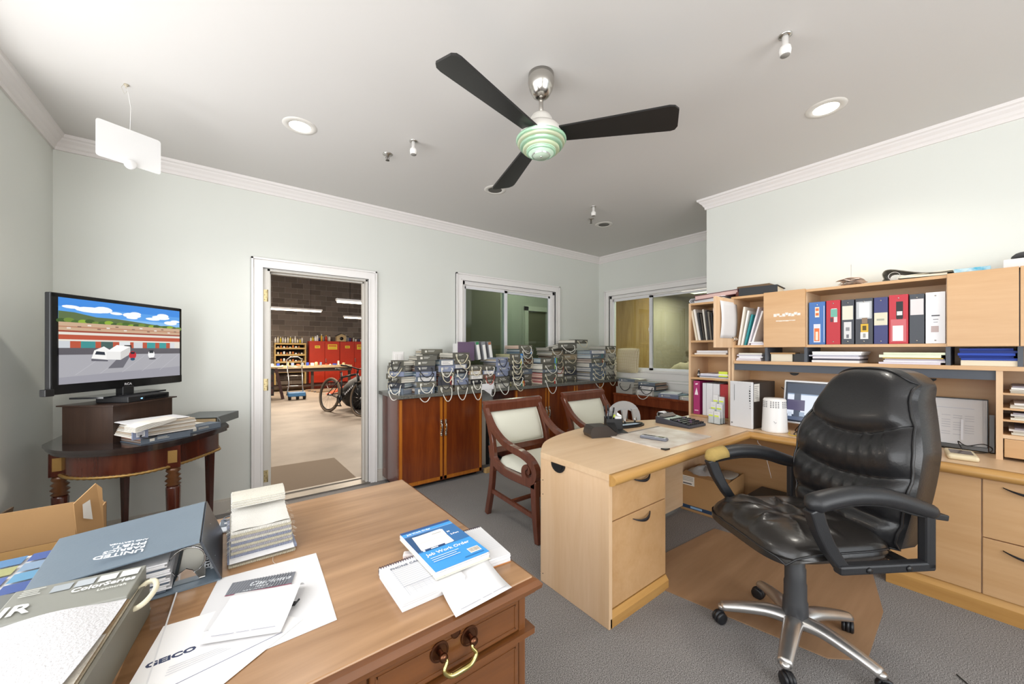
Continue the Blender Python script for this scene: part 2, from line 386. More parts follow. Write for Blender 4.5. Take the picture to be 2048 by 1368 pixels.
def slider(name, a0, a1, z0, z1, T, mull):
    w = bpy.data.objects.new(name, None); C.objects.link(w); struct(w); w.matrix_world = T
    casing('casing', a0, a1, z1, 0, z0, parent=w, sill=True)
    b = MB()
    b.box(a0-.004, a0+.035, -.002, .10, z0, z1).box(a1-.035, a1+.004, -.002, .10, z0, z1).box(a0, a1, -.002, .10, z1-.04, z1+.004).box(a0, a1, -.002, .10, z0-.004, z0+.035)
    b.box(a0+.035, a1-.035, .035, .042, z1-.055, z1-.04)
    b.build('window_frame', WHITE, w)
    for k, (x0, x1, yy) in enumerate(((a0+.035, mull+.022, .02), (mull-.022, a1-.035, .055))):
        s = MB(); t = .028
        s.box(x0, x0+t, yy, yy+.025, z0+.035, z1-.055).box(x1-t-(.016 if k == 0 else 0), x1, yy, yy+.025, z0+.035, z1-.055).box(x0, x1, yy, yy+.025, z1-.083, z1-.055).box(x0, x1, yy, yy+.025, z0+.035, z0+.063)
        so = s.build('sash', mat('window_vinyl', '#e9e9ec', .35), w)
        MB().box(x0+t, x1-t, yy+.01, yy+.014, z0+.063, z1-.083).build('pane', PANE, so)
    l = MB().box(mull-.018, mull-.004, .006, .02, (z0+z1)/2-.01, (z0+z1)/2+.09); l.box(mull-.02, mull-.002, -.002, .008, (z0+z1)/2+.02, (z0+z1)/2+.06)
    l.build('latch', WHITE, w, bevel=.003)
    return w
slider('window_1', A0, A1, AZ0, AZ1, Matrix.Translation((0, YB, 0)), 2.83)
slider('window_2', -B1, -B0, BZ0, BZ1, Matrix.Translation((XF, 0, 0)) @ Matrix.Rotation(-PI/2, 4, 'Z'), -2.93)
# sill ledge under the side window: clapboard-like boards
sb = MB()
for k in range(9): sb.box(XF-.012, XF+.001, B0-.3, B1+.12, .115+k*.085, .115+k*.085+.081)
struct(sb.build('trim_7', mat('white_painted_boards', '#e8e6e2', .5)))
bo = bx('trim_8', XF-.02, XF+.001, B0-.1, B1+.1, .88, .905, WHITE); struct(bo)
# light switch plate beside the door
t = thing('light_switch', 'white light switch plate on the wall above the sample books, right of the door', 'switch', (1.42, YB, 1.24))
bx('cover_plate', -.058, .058, -.006, 0, -.057, .057, WHITE, t, .002)
for x in (-.023, .023): bx('rocker', x-.016, x+.016, -.011, -.006, -.033, .033, WHITE, t, .002)

# ------------------------------------------------------------------ rooms seen through the openings
# back office behind window 1
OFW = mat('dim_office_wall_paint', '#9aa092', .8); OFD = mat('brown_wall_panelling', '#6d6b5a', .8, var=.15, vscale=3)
b = MB().box(1.95, 2.05, YB+.14, 5.15, 0, 2.74).box(4.66, 4.757, YB+.14, 5.15, 0, 2.74).box(2.05, 4.66, YB+.14, 5.15, 2.7, 2.78).box(2.05, 4.66, YB+.14, 5.15, -.05, 0)
struct(b.build('wall_back_office', OFW))
struct(bx('wall_back_office', 2.05, 3.62, 5.05, 5.15, 0, 2.7, OFD))
struct(MB().box(3.62, 4.20, 5.05, 5.15, 0, 2.7).box(4.20, 4.66, 5.05, 5.15, 2.0, 2.7).build('wall_back_office', OFW))
dd = bpy.data.objects.new('door_2', None); C.objects.link(dd); struct(dd)
MB().box(4.12, 4.20, 5.02, 5.05, 0, 2.07).box(4.12, 4.65, 5.02, 5.05, 2.0, 2.08).build('casing', mat('dim_trim_paint', '#b8bcae', .5), dd)
bx('door_leaf', 4.20, 4.65, 5.08, 5.12, 0, 2.0, OFD, dd)
# side room behind window 2: plywood panel, sacks, ceiling panel
PLY = wood('plywood_sheet', '#c9a469', '#a87f45', 2, 5., .6, 0, 2.2)
b = MB().box(XF+.14, 10.6, YR-1.2, YR-1.1, 0, 2.74).box(XF+.14, 10.6, 5.16, 5.26, 0, 2.74).box(10.5, 10.6, YR-1.1, 5.16, 0, 2.74).box(XF+.14, 10.6, YR-1.2, 5.26, 2.72, 2.8).box(XF+.14, 10.6, YR-1.2, 5.26, -.05, 0)
struct(b.build('wall_side_room', mat('side_room_wall_paint', '#a79b83', .8)))
t = tag(bx('plywood_board', 6.4, 6.418, 4.06, 5.06, 0, 2.62, PLY), 'tall plywood sheet standing behind the left pane of the side window', 'board')
t = thing('ceiling_light_panel', 'bright square ceiling light panel seen through the side window glass', 'ceiling light', (8.6, 4.3, 2.72))
bx('light_frame', -.6, .6, -.32, .32, -.03, 0, WHITE, t); bx('diffuser', -.57, .57, -.29, .29, -.035, -.03, mat('lit_diffuser', '#ffffff', .5, emit='#fff6e0', es=2.2), t)
SACK = mat('brown_sackcloth', '#9a8468', .9, bump=.5, bscale=30, var=.25, vscale=6); SACK2 = mat('tan_quilt_fabric', '#b0a082', .9, bump=.4, bscale=40, var=.2)
def blob(b, c, r, seed, m=0, amp=.12, n=14):
    rr = random.Random(seed); ph = [rr.random()*6 for _ in range(6)]
    def f(u, v):
        a = 2*PI*u; e = PI*(v-.5); k = 1+amp*(math.sin(3*a+ph[0])*math.cos(2*e+ph[1])+math.sin(5*a+ph[2]+3*e)*.6)
        sq = lambda q: math.copysign(abs(q)**.7, q)
        return (c[0]+r[0]*k*sq(math.cos(a))*math.cos(e), c[1]+r[1]*k*sq(math.sin(a))*math.cos(e), c[2]+r[2]*k*math.sin(e))
    b.grid(f, n, 9, m, wrapu=True)
sp = [(5.3, 2.15, .655, SACK2, 'tan'), (5.3, 2.76, .655, SACK2, 'pale tan'), (5.3, 2.17, .98, SACK, 'brown'), (5.35, 2.78, .98, SACK2, 'tan'), (5.3, 2.45, 1.29, SACK, 'brown')]
for k, (x, y, z, m, cn) in enumerate(sp):
    q = MB(); blob(q, (0,0,0), (.28, .24, .155), k+3)
    tag(q.build('stuffed_sack', m, loc=(x, y, z)), ['tan sack at the lower front', 'pale tan sack at the lower back', 'brown sack in the middle', 'tan sack at the upper right', 'brown sack at the top'][k]+' of the pile behind the side window', 'sack', 'sacks piled in the side room')
q = MB()
q.box(4.95, 5.9, 1.9, 3.0, 0, .48); tag(q.build('storage_crate', PLY), 'plywood storage crate under the sacks in the side room', 'crate')
# checked cushion on the counter corner in front of the side window
def cushion_mat():
    m = bpy.data.materials.new('checked_cream_fabric'); m.use_nodes = True; N = m.node_tree.nodes; L = m.node_tree.links; b = N['Principled BSDF']; b.inputs['Roughness'].default_value = .9
    tc = N.new('ShaderNodeTexCoord'); sp = N.new('ShaderNodeSeparateXYZ'); L.new(tc.outputs['Object'], sp.inputs[0]); last = None
    for ax in ('Y', 'Z'):
        mu = N.new('ShaderNodeMath'); mu.operation = 'MULTIPLY'; mu.inputs[1].default_value = 58; L.new(sp.outputs[ax], mu.inputs[0])
        fr = N.new('ShaderNodeMath'); fr.operation = 'FRACT'; L.new(mu.outputs[0], fr.inputs[0])
        g = N.new('ShaderNodeMath'); g.operation = 'LESS_THAN'; g.inputs[1].default_value = .25; L.new(fr.outputs[0], g.inputs[0])
        if last is None: last = g
        else:
            a = N.new('ShaderNodeMath'); a.operation = 'MAXIMUM'; L.new(last.outputs[0], a.inputs[0]); L.new(g.outputs[0], a.inputs[1]); last = a
    r = N.new('ShaderNodeMix'); r.data_type = 'RGBA'; L.new(last.outputs[0], r.inputs['Factor']); r.inputs['A'].default_value = lin('#ded3b8'); r.inputs['B'].default_value = lin('#a8946c')
    L.new(r.outputs['Result'], b.inputs['Base Color']); return m
def pillow(name, hw, hh, th, m, **kw):
    def f(sg):
        def g(u, v):
            x = (u*2-1); y = (v*2-1); e = (1-x**4)*(1-y**4); e = max(0, e)**.5
            return (sg*th*e, x*hw*(1-.05*y*y), y*hh*(1-.05*x*x))
        return g
    return MB().grid(f(1), 13, 13).grid(f(-1), 13, 13).build(name, m, **kw)
tag(pillow('cushion', .19, .175, .06, cushion_mat(), loc=(4.535, 3.23, 1.165), rot=(0, math.radians(6), 0)), 'cream checked cushion leaning on the side window above the counter end', 'cushion')

# ------------------------------------------------------------------ workshop beyond the door
SY = 16.4
CONC = mat('worn_concrete_floor', '#8f8274', .5, col2='#665b50', vscale=1.2, bump=.1, bscale=30)
struct(bx('floor_workshop', -6, 13, YB+.14, SY+.2, -.06, 0, CONC))
struct(bx('ceiling_workshop', -6, 13, YB+.14, SY+.2, 4.6, 4.7, mat('dark_workshop_ceiling', '#3b3733', .9)))
MORT = mat('pale_mortar', '#b5aa9c', .9)
struct(bx('wall_workshop', -6, -5.9, YB+.14, SY, 0, 4.6, mat('workshop_side_wall', '#6b625a', .9)))
struct(bx('wall_workshop', 12.9, 13, YB+.14, SY, 0, 4.6, mat('workshop_side_wall', '#6b625a', .9)))
bw = struct(bx('wall_workshop', -6, 13, SY, SY+.2, 0, 4.6, MORT))
BLK = [mat('grey_brown_block_%d' % i, h, .9, bump=.3, bscale=60, var=.1) for i, h in enumerate(('#83776d', '#8e8177', '#786c63'))]
bl = [MB().box(0, .391, -.012, 0, 0, .188).build('block', m, bw) for m in BLK]
for q in bl: q.location = (0, 0, -5)
row = 0; z = .619; cnt = 0
vis = []
while z < 4.5:
    off = (row % 2)*.203
    for k in range(11):
        x = .55+k*.406+off
        if .6 < x < 5.0: vis.append((x, z))
    z += .203; row += 1
for i, (x, z) in enumerate(vis):
    q = bl[rnd.randrange(3)] if i > 2 else bl[i]
    o = q if i < 3 else q.copy()
    if i >= 3: C.objects.link(o); o.parent = bw
    o.location = (x, SY, z)
bb_ = MB(); row = 0; z = .01
while z < 4.5:
    for k in range(-16, 32):
        x = .55+k*.406+((row+1) % 2)*.203
        if -5.9 < x < 12.5 and not any(abs(x-a) < .01 and abs(z-c) < .05 for a, c in vis): bb_.box(x, x+.391, SY-.012, SY, z, z+.188, row*k % 3)
    z += .203; row += 1
bb_ = bb_.build('blocks_beyond', BLK, bw); bb_['kind'] = 'stuff'
# tube lights
for (x, y, z, w, lb) in ((1.45, 13, 2.53, 1.9, 'long lit tube light hanging on the left of the workshop'), (3.0, 9.5, 2.47, 1.9, 'brightest tube light hanging at the right of the doorway view'), (3.75, 13.5, 2.42, 1.2, 'small far tube light below the brightest one')):
    t = thing('tube_light', lb, 'light fixture', (x, y, z), 0, 'tube lights in the workshop')
    MB().box(-w/2, w/2, -.06, .06, 0, .05).build('fixture_body', WHITE, t)
    for dy in (-.03, .03): MB().cyl((-w/2+.03, dy, -.022), (w/2-.03, dy, -.022), .018, 10).build('tube', mat('lit_tube', '#ffffff', emit='#fff0d0', es=7), t)
    MB().cyl((-w/3, 0, .05), (-w/3, 0, 4.6-z), .004, 6).cyl((w/3, 0, .05), (w/3, 0, 4.6-z), .004, 6).build('hanging_wire', BLACKP, t)
# rubber mat
tag(MB().prism([(.29, 3.99), (1.06, 3.99), (1.04, 4.92), (.32, 4.95)], 0, .008).build('door_mat', mat('brown_mat', '#77695a', .9, bump=.4, bscale=200)), 'brown floor mat on the concrete just beyond the doorway', 'mat')
# red safety cabinets standing on low plinths
RED = mat('red_cabinet_paint', '#c2371f', .35, var=.1)
for k, x in enumerate((2.5, 3.58)):
    t = thing('safety_cabinet', ('left' if k == 0 else 'right') + ' one of two red steel safety cabinets against the block wall', 'cabinet', (x, 15.9, .02), 0, 'red safety cabinets')
    bx('cabinet_body', 0, 1.07, 0, .45, 0, 1.62, RED, t)
    for j in range(2):
        dd = bx('door', .01+j*.53, .52+j*.535, -.03, 0, .04, 1.60, RED, t, .004)
        prints('warning_label', [('#e8c63a', (-.17, .17, -.1, .1)), ('#c2371f', (-.14, .14, .02, .06)), ('#3a2a1c', (-.12, .12, -.05, -.04))] if j else [('#e8c63a', (-.09, .09, -.05, .05)), ('#6b531c', (-.06, .06, -.01, .01))], dd, (.27+j*.53, -.032, 1.40), (PI/2, 0, 0), step=.001, z0=.001)
    MB().box(.55, .57, -.06, -.03, .8, .95).build('handle', STEEL, t)
# bottles and cans on top
cols = ['#e9e4d8', '#d9c23a', '#f2f0ea', '#d8d8de', '#3a3f7a', '#e2b53a', '#cfcfd4', '#bb3322', '#e6dcc8']
def bottle(x, y, z, h, r, col, lab, grp, capc='#222222'):
    t = thing('bottle', lab, 'bottle', (x, y, z), 0, grp)
    MB().lathe([(r, 0), (r, h*.62), (r*.45, h*.8), (r*.4, h*.86)], 12).build('bottle_body', mat('bottle_'+col.strip('#'), col, .4), t)
    MB().lathe([(r*.45, h*.86), (r*.45, h)], 10).build('cap', mat('cap_'+capc.strip('#'), capc, .5), t)
for k in range(14):
    bottle(2.56+k*.075+(0.45 if k > 9 else 0)+rnd.random()*.02, 15.98+rnd.random()*.15, 1.64, .16+.14*rnd.random(), .032+.01*rnd.random(), cols[k % 9], ['ivory', 'yellow', 'white', 'pale grey', 'navy', 'amber', 'silver grey', 'red', 'beige'][k % 9]+' bottle, %s from the left on the red cabinets' % NTH[k], 'bottles on the red cabinets', ['#222222', '#e0c020', '#ffffff'][k % 3])
for k in range(6):
    bottle(4.05+k*.09, 16.0+rnd.random()*.1, 1.64, .1+.1*rnd.random(), .03, cols[(k*2+7) % 9], 'small bottle, %s from the right end of the red cabinets' % NTH[5-k], 'bottles on the red cabinets')
for k in range(12):
    bottle(1.42+k*.078, 15.95+rnd.random()*.1, 1.565, .14+.12*rnd.random(), .03, ['#efe9dc', '#e8e2d0', '#d9c23a', '#f2f0ea'][k % 4], 'pale bottle, %s from the left on top of the pine parts shelf' % NTH[k], 'bottles on the parts shelf', ['#ffffff', '#c0a060'][k % 2])
t = thing('birdhouse_box', 'beige box with dark round opening and peaked lid on the red cabinets', 'box', (3.62, 15.95, 1.64))
MB().prism([(-.17, 0), (.17, 0), (.17, .22), (0, .30), (-.17, .22)], -.12, .12, T=Matrix.Rotation(PI/2, 4, 'X')).build('box_body', mat('beige_box', '#b9a27a', .8), t)
MB().cyl((0, -.125, .11), (0, -.121, .11), .07, 16).build('round_opening', BLACKP, t)
MB().strip([(-.2, 0, .21), (0, 0, .31), (.2, 0, .21)], .28, .014, (0, 1, 0)).build('lid', BLACKP, t)
# parts shelf
YS = mat('yellow_pine_shelf', '#c9a868', .6, var=.15)
t = thing('parts_shelf', 'yellow pine shelving unit with small parts against the workshop wall', 'shelf', (1.38, 15.9, 0))
for x in (0, .97): bx('side_post', x, x+.04, 0, .35, 0, 1.55, YS, t)
for z in (.5, .86, 1.12, 1.36, 1.53): bx('shelf_board', 0, 1.01, 0, .35, z-.03, z+.005, YS, t); bx('shelf_lip', 0, 1.01, -.01, 0, z-.03, z+.03, YS, t)
bx('back_panel', .04, .97, .33, .35, .4, 1.53, mat('dark_back_board', '#2a2420', .9), t)  # dark brown panel behind the shelf boards
for z, n in ((.86, 9), (1.12, 9), (1.36, 8)):
    for k in range(n):
        h = .05+.08*rnd.random()
        tag(MB().lathe([(.03, 0), (.034, h*.7), (.02, h)], 8).build('parts_jar', mat('jar_%d' % (k % 4), ['#e8ddc8', '#d07a3a', '#ffffff', '#a86a40'][k % 4], .5), loc=(1.5+k*.095, 16.0, z+.006)), ['cream', 'orange', 'white', 'brown'][k % 4]+' small jar, %s from the left on the %s pine shelf board' % (NTH[k], {.86: 'lower', 1.12: 'middle', 1.36: 'upper'}[z]), 'jar', 'small parts on the pine shelf')
# workbench with clutter
t = thing('workbench', 'long wooden workbench with dark underside in front of the cabinets', 'workbench', (1.2, 13.6, 0))
bx('bench_top', -.3, 2.25, 0, .9, .72, .79, mat('pale_bench_top', '#b79f7c', .6, var=.2), t)
bx('apron', -.3, 2.25, .03, .06, .6, .72, mat('dark_bench_apron', '#33241c', .7), t)
for x in (-.25, 1.0, 2.15): bx('leg', x, x+.08, .08, .16, 0, .72, mat('dark_bench_apron', '#33241c', .7), t)
bx('lower_shelf', -.3, 2.25, .1, .8, .12, .16, mat('dark_bench_apron', '#33241c', .7), t)
for k in range(16):
    r = rnd.random(); q = MB(); w = .04+.08*rnd.random(); h = .03+.12*rnd.random()
    if k % 3: q.box(-w/2, w/2, -w/2, w/2, 0, h)
    else: q.lathe([(w/2, 0), (w/2.2, h*.8), (w/4, h)], 10)
    tag(q.build('bench_clutter', mat('clutter_%d' % (k % 6), ['#e9e4da', '#2d49a8', '#efe7d2', '#c9a37a', '#7a8aa8', '#cf5a35'][k % 6], .5), loc=(1.15+k*.14, 13.75+.3*rnd.random(), .79), bevel=.004), ['white', 'blue', 'cream', 'tan', 'grey-blue', 'orange'][k % 6]+' small item, %s from the left along the workbench' % NTH[k], 'tool', 'clutter on the workbench')
t = thing('storage_rack', 'low dark storage rack of drawers left of the workbench', 'rack', (-.3, 11.6, 0))
DRK = mat('dark_maroon_wood', '#3c1d18', .6); DR2 = mat('near_black_metal', '#161414', .5)
bx('rack_top', 0, 1.5, 0, .7, .82, .86, mat('pale_bench_top', '#b79f7c', .6), t); bx('rack_body', .02, 1.3, .05, .68, .1, .82, DR2, t)
for z in (.15, .33, .52): bx('drawer', .04, 1.28, .03, .05, z, z+.14, DRK, t)
MB().strip([(1.34, .05, .84), (1.5, .05, 0)], .06, .07, (0, 1, 0)).build('leg', DRK, t)
# hand truck
t = thing('hand_truck', 'steel hand truck with blue motor standing on the concrete floor', 'hand truck', (1.47, 11.3, 0))
b = MB()
for x in (-.22, .17): b.tube([(x, .05, .12), (x+.02-x*.2, .1, .4), (x*.9, .2, 1.05)], .014)
for z in (.35, .62, .85): b.cyl((-.2, .1+z*.08, z), (.17, .1+z*.08, z), .01)
b.tube([(-.2, .2, 1.05), (-.1, .24, 1.12), (.08, .24, 1.12), (.155, .2, 1.05)], .014); b.build('tubular_frame', STEEL, t)
bx('blue_base', -.2, .2, -.15, .1, .09, .2, mat('blue_paint', '#3b6a94', .4), t, .02)
for x in (-.16, .02, .18): MB().lathe([(.02, -.03), (.085, -.03), (.09, 0), (.085, .03), (.02, .03)], 16, T=Matrix.Translation((x, -.05, .09)) @ Matrix.Rotation(PI/2, 4, 'Y')).build('wheel', BLACKP, t)
# orange folded tarp, scrap pieces under the bench
tag(MB().prism([(0, 0), (.9, .25), (.85, .32), (.3, .14)], 0, .3, T=Matrix.Translation((2.35, 12.2, .0)) @ Matrix.Rotation(PI/2, 4, 'X')).build('orange_board', mat('orange_plastic', '#d2502e', .5)), 'orange pointed panel lying behind the bicycles', 'panel')
for k in range(5):
    tag(MB().box(0, 1.2, 0, .1, 0, .04).build('scrap_timber', mat('scrap_%d' % (k % 2), ['#8d7459', '#6a6058'][k % 2], .8), loc=(2.0+.05*k, 13.35-.17*k, 0), rot=(0, 0, .02*k)), ['first', 'second', 'third', 'fourth', 'fifth'][k]+' scrap timber length from the bench on the workshop floor', 'timber', 'scrap timber on the floor')
# stepladder (red brown) on the left
# bicycles
TYRE = mat('dusty_tyre', '#6b5c4c', .9); BF = mat('black_frame_paint', '#141416', .3); SPK = mat('spoke_steel', '#999999', .3, 1.)
def bicycle(loc, rz, lean, label):
    t = thing('bicycle', label, 'bicycle', loc, 0, 'bicycles in the workshop', rot=(lean, 0, rz))
    R = .345; wb = 1.10
    for k, x in enumerate((0, wb)):
        w = MB().tube([(x+R*math.cos(2*PI*i/28), 0, R+.01+R*math.sin(2*PI*i/28)) for i in range(28)], .026, 8, closed=True).build('wheel', TYRE, t)
        MB().tube([(x+(R-.035)*math.cos(2*PI*i/28), 0, R+.01+(R-.035)*math.sin(2*PI*i/28)) for i in range(28)], .011, 6, closed=True).build('rim', BF, w)
        s = MB(); s.cyl((x, -.05, R+.01), (x, .05, R+.01), .022)
        for i in range(14): a = 2*PI*i/14; s.cyl((x, (.02 if i % 2 else -.02), R+.01), (x+(R-.04)*math.cos(a), 0, R+.01+(R-.04)*math.sin(a)), .0016, 4)
        s.build('spokes', SPK, w)
    bb = (.44, 0, .30); st = (.34, 0, .74); ht = (.86, 0, .83); hb = (.93, 0, .68); hubr = (0, 0, R+.01); hubf = (wb, 0, R+.01)
    f = MB(); f.cyl(bb, (.31, 0, .86), .018).cyl(bb, hb, .032).cyl(st, ht, .022).cyl(ht, hb, .026)
    for y in (-.055, .055): f.tube([(bb[0], y*.6, bb[2]), (.2, y, R), (0, y, R+.01)], .011).tube([(.345, y*.5, .72), (.0, y, R+.01)], .009)
    f.build('frame', BF, t)
    g = MB()
    for y in (-.06, .06): g.tube([(.94, y*.9, .66), (wb, y, R+.01)], .016)
    g.cyl(hb, (.95, 0, .64), .022).box(.9, .99, -.075, .075, .63, .66); g.build('fork', BF, t)
    MB().tube(smooth_pts([(.17, 0, .905), (.28, 0, .90), (.38, 0, .91), (.47, 0, .915)]), .05, 8, rs=[.07, .072, .07, .068, .062, .055, .05, .045, .04, .035, .03, .027, .025, .024, .023, .022, .021, .02, .018][:19], flatz=.4).build('saddle', BLACKP, t)
    h = MB().tube(smooth_pts([(.83, -.36, .97), (.84, -.15, .96), (.87, 0, .93), (.84, .15, .96), (.83, .36, .97)]), .013).cyl(ht, (.86, 0, .94), .018)
    hb_ = h.build('handlebar', BF, t)
    for y in (-.3, .3): MB().cyl((.832, y-.065, .97), (.832, y+.065, .97), .018).build('grip', BLACKP, hb_)
    c = MB().lathe([(.0, -.004), (.085, -.004), (.085, .004), (0, .004)], 20, T=Matrix.Translation((bb[0], -.055, bb[2])) @ Matrix.Rotation(PI/2, 4, 'X')).cyl((bb[0], -.07, bb[2]), (bb[0]+.1, -.075, bb[2]-.13), .011).cyl((bb[0], .07, bb[2]), (bb[0]-.1, .075, bb[2]+.13), .011)
    cc = c.build('crankset', BF, t)
    bx('pedal', bb[0]+.05, bb[0]+.15, -.16, -.08, bb[2]-.145, bb[2]-.125, BLACKP, cc); bx('pedal', bb[0]-.15, bb[0]-.05, .08, .16, bb[2]+.12, bb[2]+.14, BLACKP, cc)
    q = MB(); v = Vector((hb[0]-bb[0], 0, hb[2]-bb[2])).normalized()
    for i in range(6): p = Vector(bb)+v*(.16+i*.055); q.add([tuple(p+v*a+Vector((0, -.033, 0))+Vector((-v.z, 0, v.x))*c_) for a, c_ in ((0, -.018), (.03, -.018), (.04, .018), (.012, .018))], [(0,1,2,3)])
    q.build('frame_lettering', PAPER, t)
    return t
az = math.atan2(7.67-8.71, 2.094-1.713)
bicycle((1.713, 8.71, 0), az, math.radians(-8), 'black mountain bike with dusty tyres, nearest of those in the workshop')
bicycle((2.75, 9.35, 0), az+.06, math.radians(-6), 'second dark bicycle leaning behind the nearest mountain bike')
t = thing('rolling_cart', 'dark rolling cart with blue bin standing behind the bicycles', 'cart', (3.9, 9.6, 0))
bx('cart_shelf', 0, .8, 0, .5, .3, .33, DR2, t); bx('cart_top', 0, .8, 0, .5, .8, .84, DR2, t)
for x in (0.02, .75):
    for y in (.02, .45): bx('post', x, x+.03, y, y+.03, .05, .8, STEEL, t)
bx('blue_bin', .1, .6, .08, .42, .33, .58, mat('blue_paint', '#3b6a94', .4), t, .01)
for x in (.05, .72): MB().lathe([(0, -.015), (.035, -.015), (.035, .015), (0, .015)], 12, T=Matrix.Translation((x, .05, .035)) @ Matrix.Rotation(PI/2, 4, 'X')).build('caster', BLACKP, t)
q = MB(); blob(q, (0, 0, .36), (.42, .34, .36), 41, amp=.06, n=20); tag(q.build('covered_object', mat('black_tarp', '#121214', .6, bump=.6, bscale=12), loc=(2.38, 8.62, .0), rot=(0, 0, -1.2)), 'black covered mass standing behind the nearest mountain bike', 'covered object')
tag(MB().grid(lambda u, v: (1.235+.25*u*(1.1-.4*v)+.012*math.sin(14*v), 4.36+.03*math.sin(12*u), .72*(1-v)), 8, 8).build('hanging_cloth', mat('grey_cloth', '#77788a', .9)), 'grey cloth hanging just inside the workshop beside the door frame', 'cloth')
# ------------------------------------------------------------------ cabinets and counter along the back wall
MAHOG = wood('glossy_mahogany_panel', '#8a4218', '#60250f', 2, 7., .2, .6, .9)
MAHOS = wood('mahogany_side_panel', '#6f3220', '#4f1e12', 2, 7., .25, .5)
SILVER = mat('old_silver', '#b9b2a6', .3, 1.)
def cabinet(label, x0, x1, doors, yf=3.35, z1=.868):
    w = x1-x0; t = thing('wooden_cabinet', label, 'cabinet', (x0, yf, 0))
    bx('cabinet_body', 0, w, .02, YB-yf-.03, .05, z1, MAHOS, t)
    bx('plinth', .04, w-.04, .06, YB-yf-.05, 0, .05, mat('dark_plinth', '#1f1411', .6), t)
    for k in range(doors):
        a = k*w/doors+.002; e = (k+1)*w/doors-.002
        dd = bx('door', a, e, 0, .02, .035, z1-.01, MAHOG, t)
        b = MB()
        b.box(a+.008, a+.034, -.0015, 0, .04, z1-.016).box(e-.034, e-.008, -.0015, 0, .04, z1-.016).box(a+.008, e-.008, -.0015, 0, .04, .072)
        b.build('inlay_banding', INLAY, dd)
        hx = e-.022 if k % 2 == 0 else a+.022
        if doors > 1:
            h = MB()
            h.tube(smooth_pts([(hx, -.004, .50), (hx, -.022, .515), (hx, -.026, .55), (hx, -.022, .585), (hx, -.004, .60)], 4), .006, 8)
            for z, r in ((.475, .010), (.49, .013), (.508, .011), (.53, .008), (.565, .008), (.592, .011), (.61, .013), (.625, .009)): h.lathe([(0, -r), (r*.8, -r*.6), (r, 0), (r*.8, r*.6), (0, r)], 8, c=(hx, -.008, z))
            h.build('ornate_handle', SILVER, dd)
    return t
cabinet('glossy mahogany two-door cabinet with silver handles, nearest to the workshop door', 1.25, 2.16, 2)
cabinet('dark mahogany cabinet with orange inlay partly hidden behind the armchairs', 2.60, 4.60, 4)
ct = tag(MB().box(1.22, XF-.01, 3.265, YB-.001, .872, .905).build('countertop', GRANITE, bevel=.003), 'grey speckled granite countertop running under the sample books', 'countertop')
# things in the gap between the cabinets
t = thing('leaning_board', 'pale board leaning in the gap between the two mahogany cabinets', 'board', (2.25, 3.60, 0), 0)
bx('board_face', 0, .12, 0, .02, 0, .62, mat('pale_board', '#d8d0c2', .7), t); bx('dark_strip', .125, .16, -.01, .01, 0, .5, BLACKP, t)
tag(MB().box(0, .17, 0, .05, 0, .045).build('wood_offcut', mat('raw_pine', '#c9a26a', .7), loc=(2.2, 3.33, 0), rot=(0, 0, .1)), 'small pale timber offcut on the carpet beside the mahogany cabinet', 'timber')

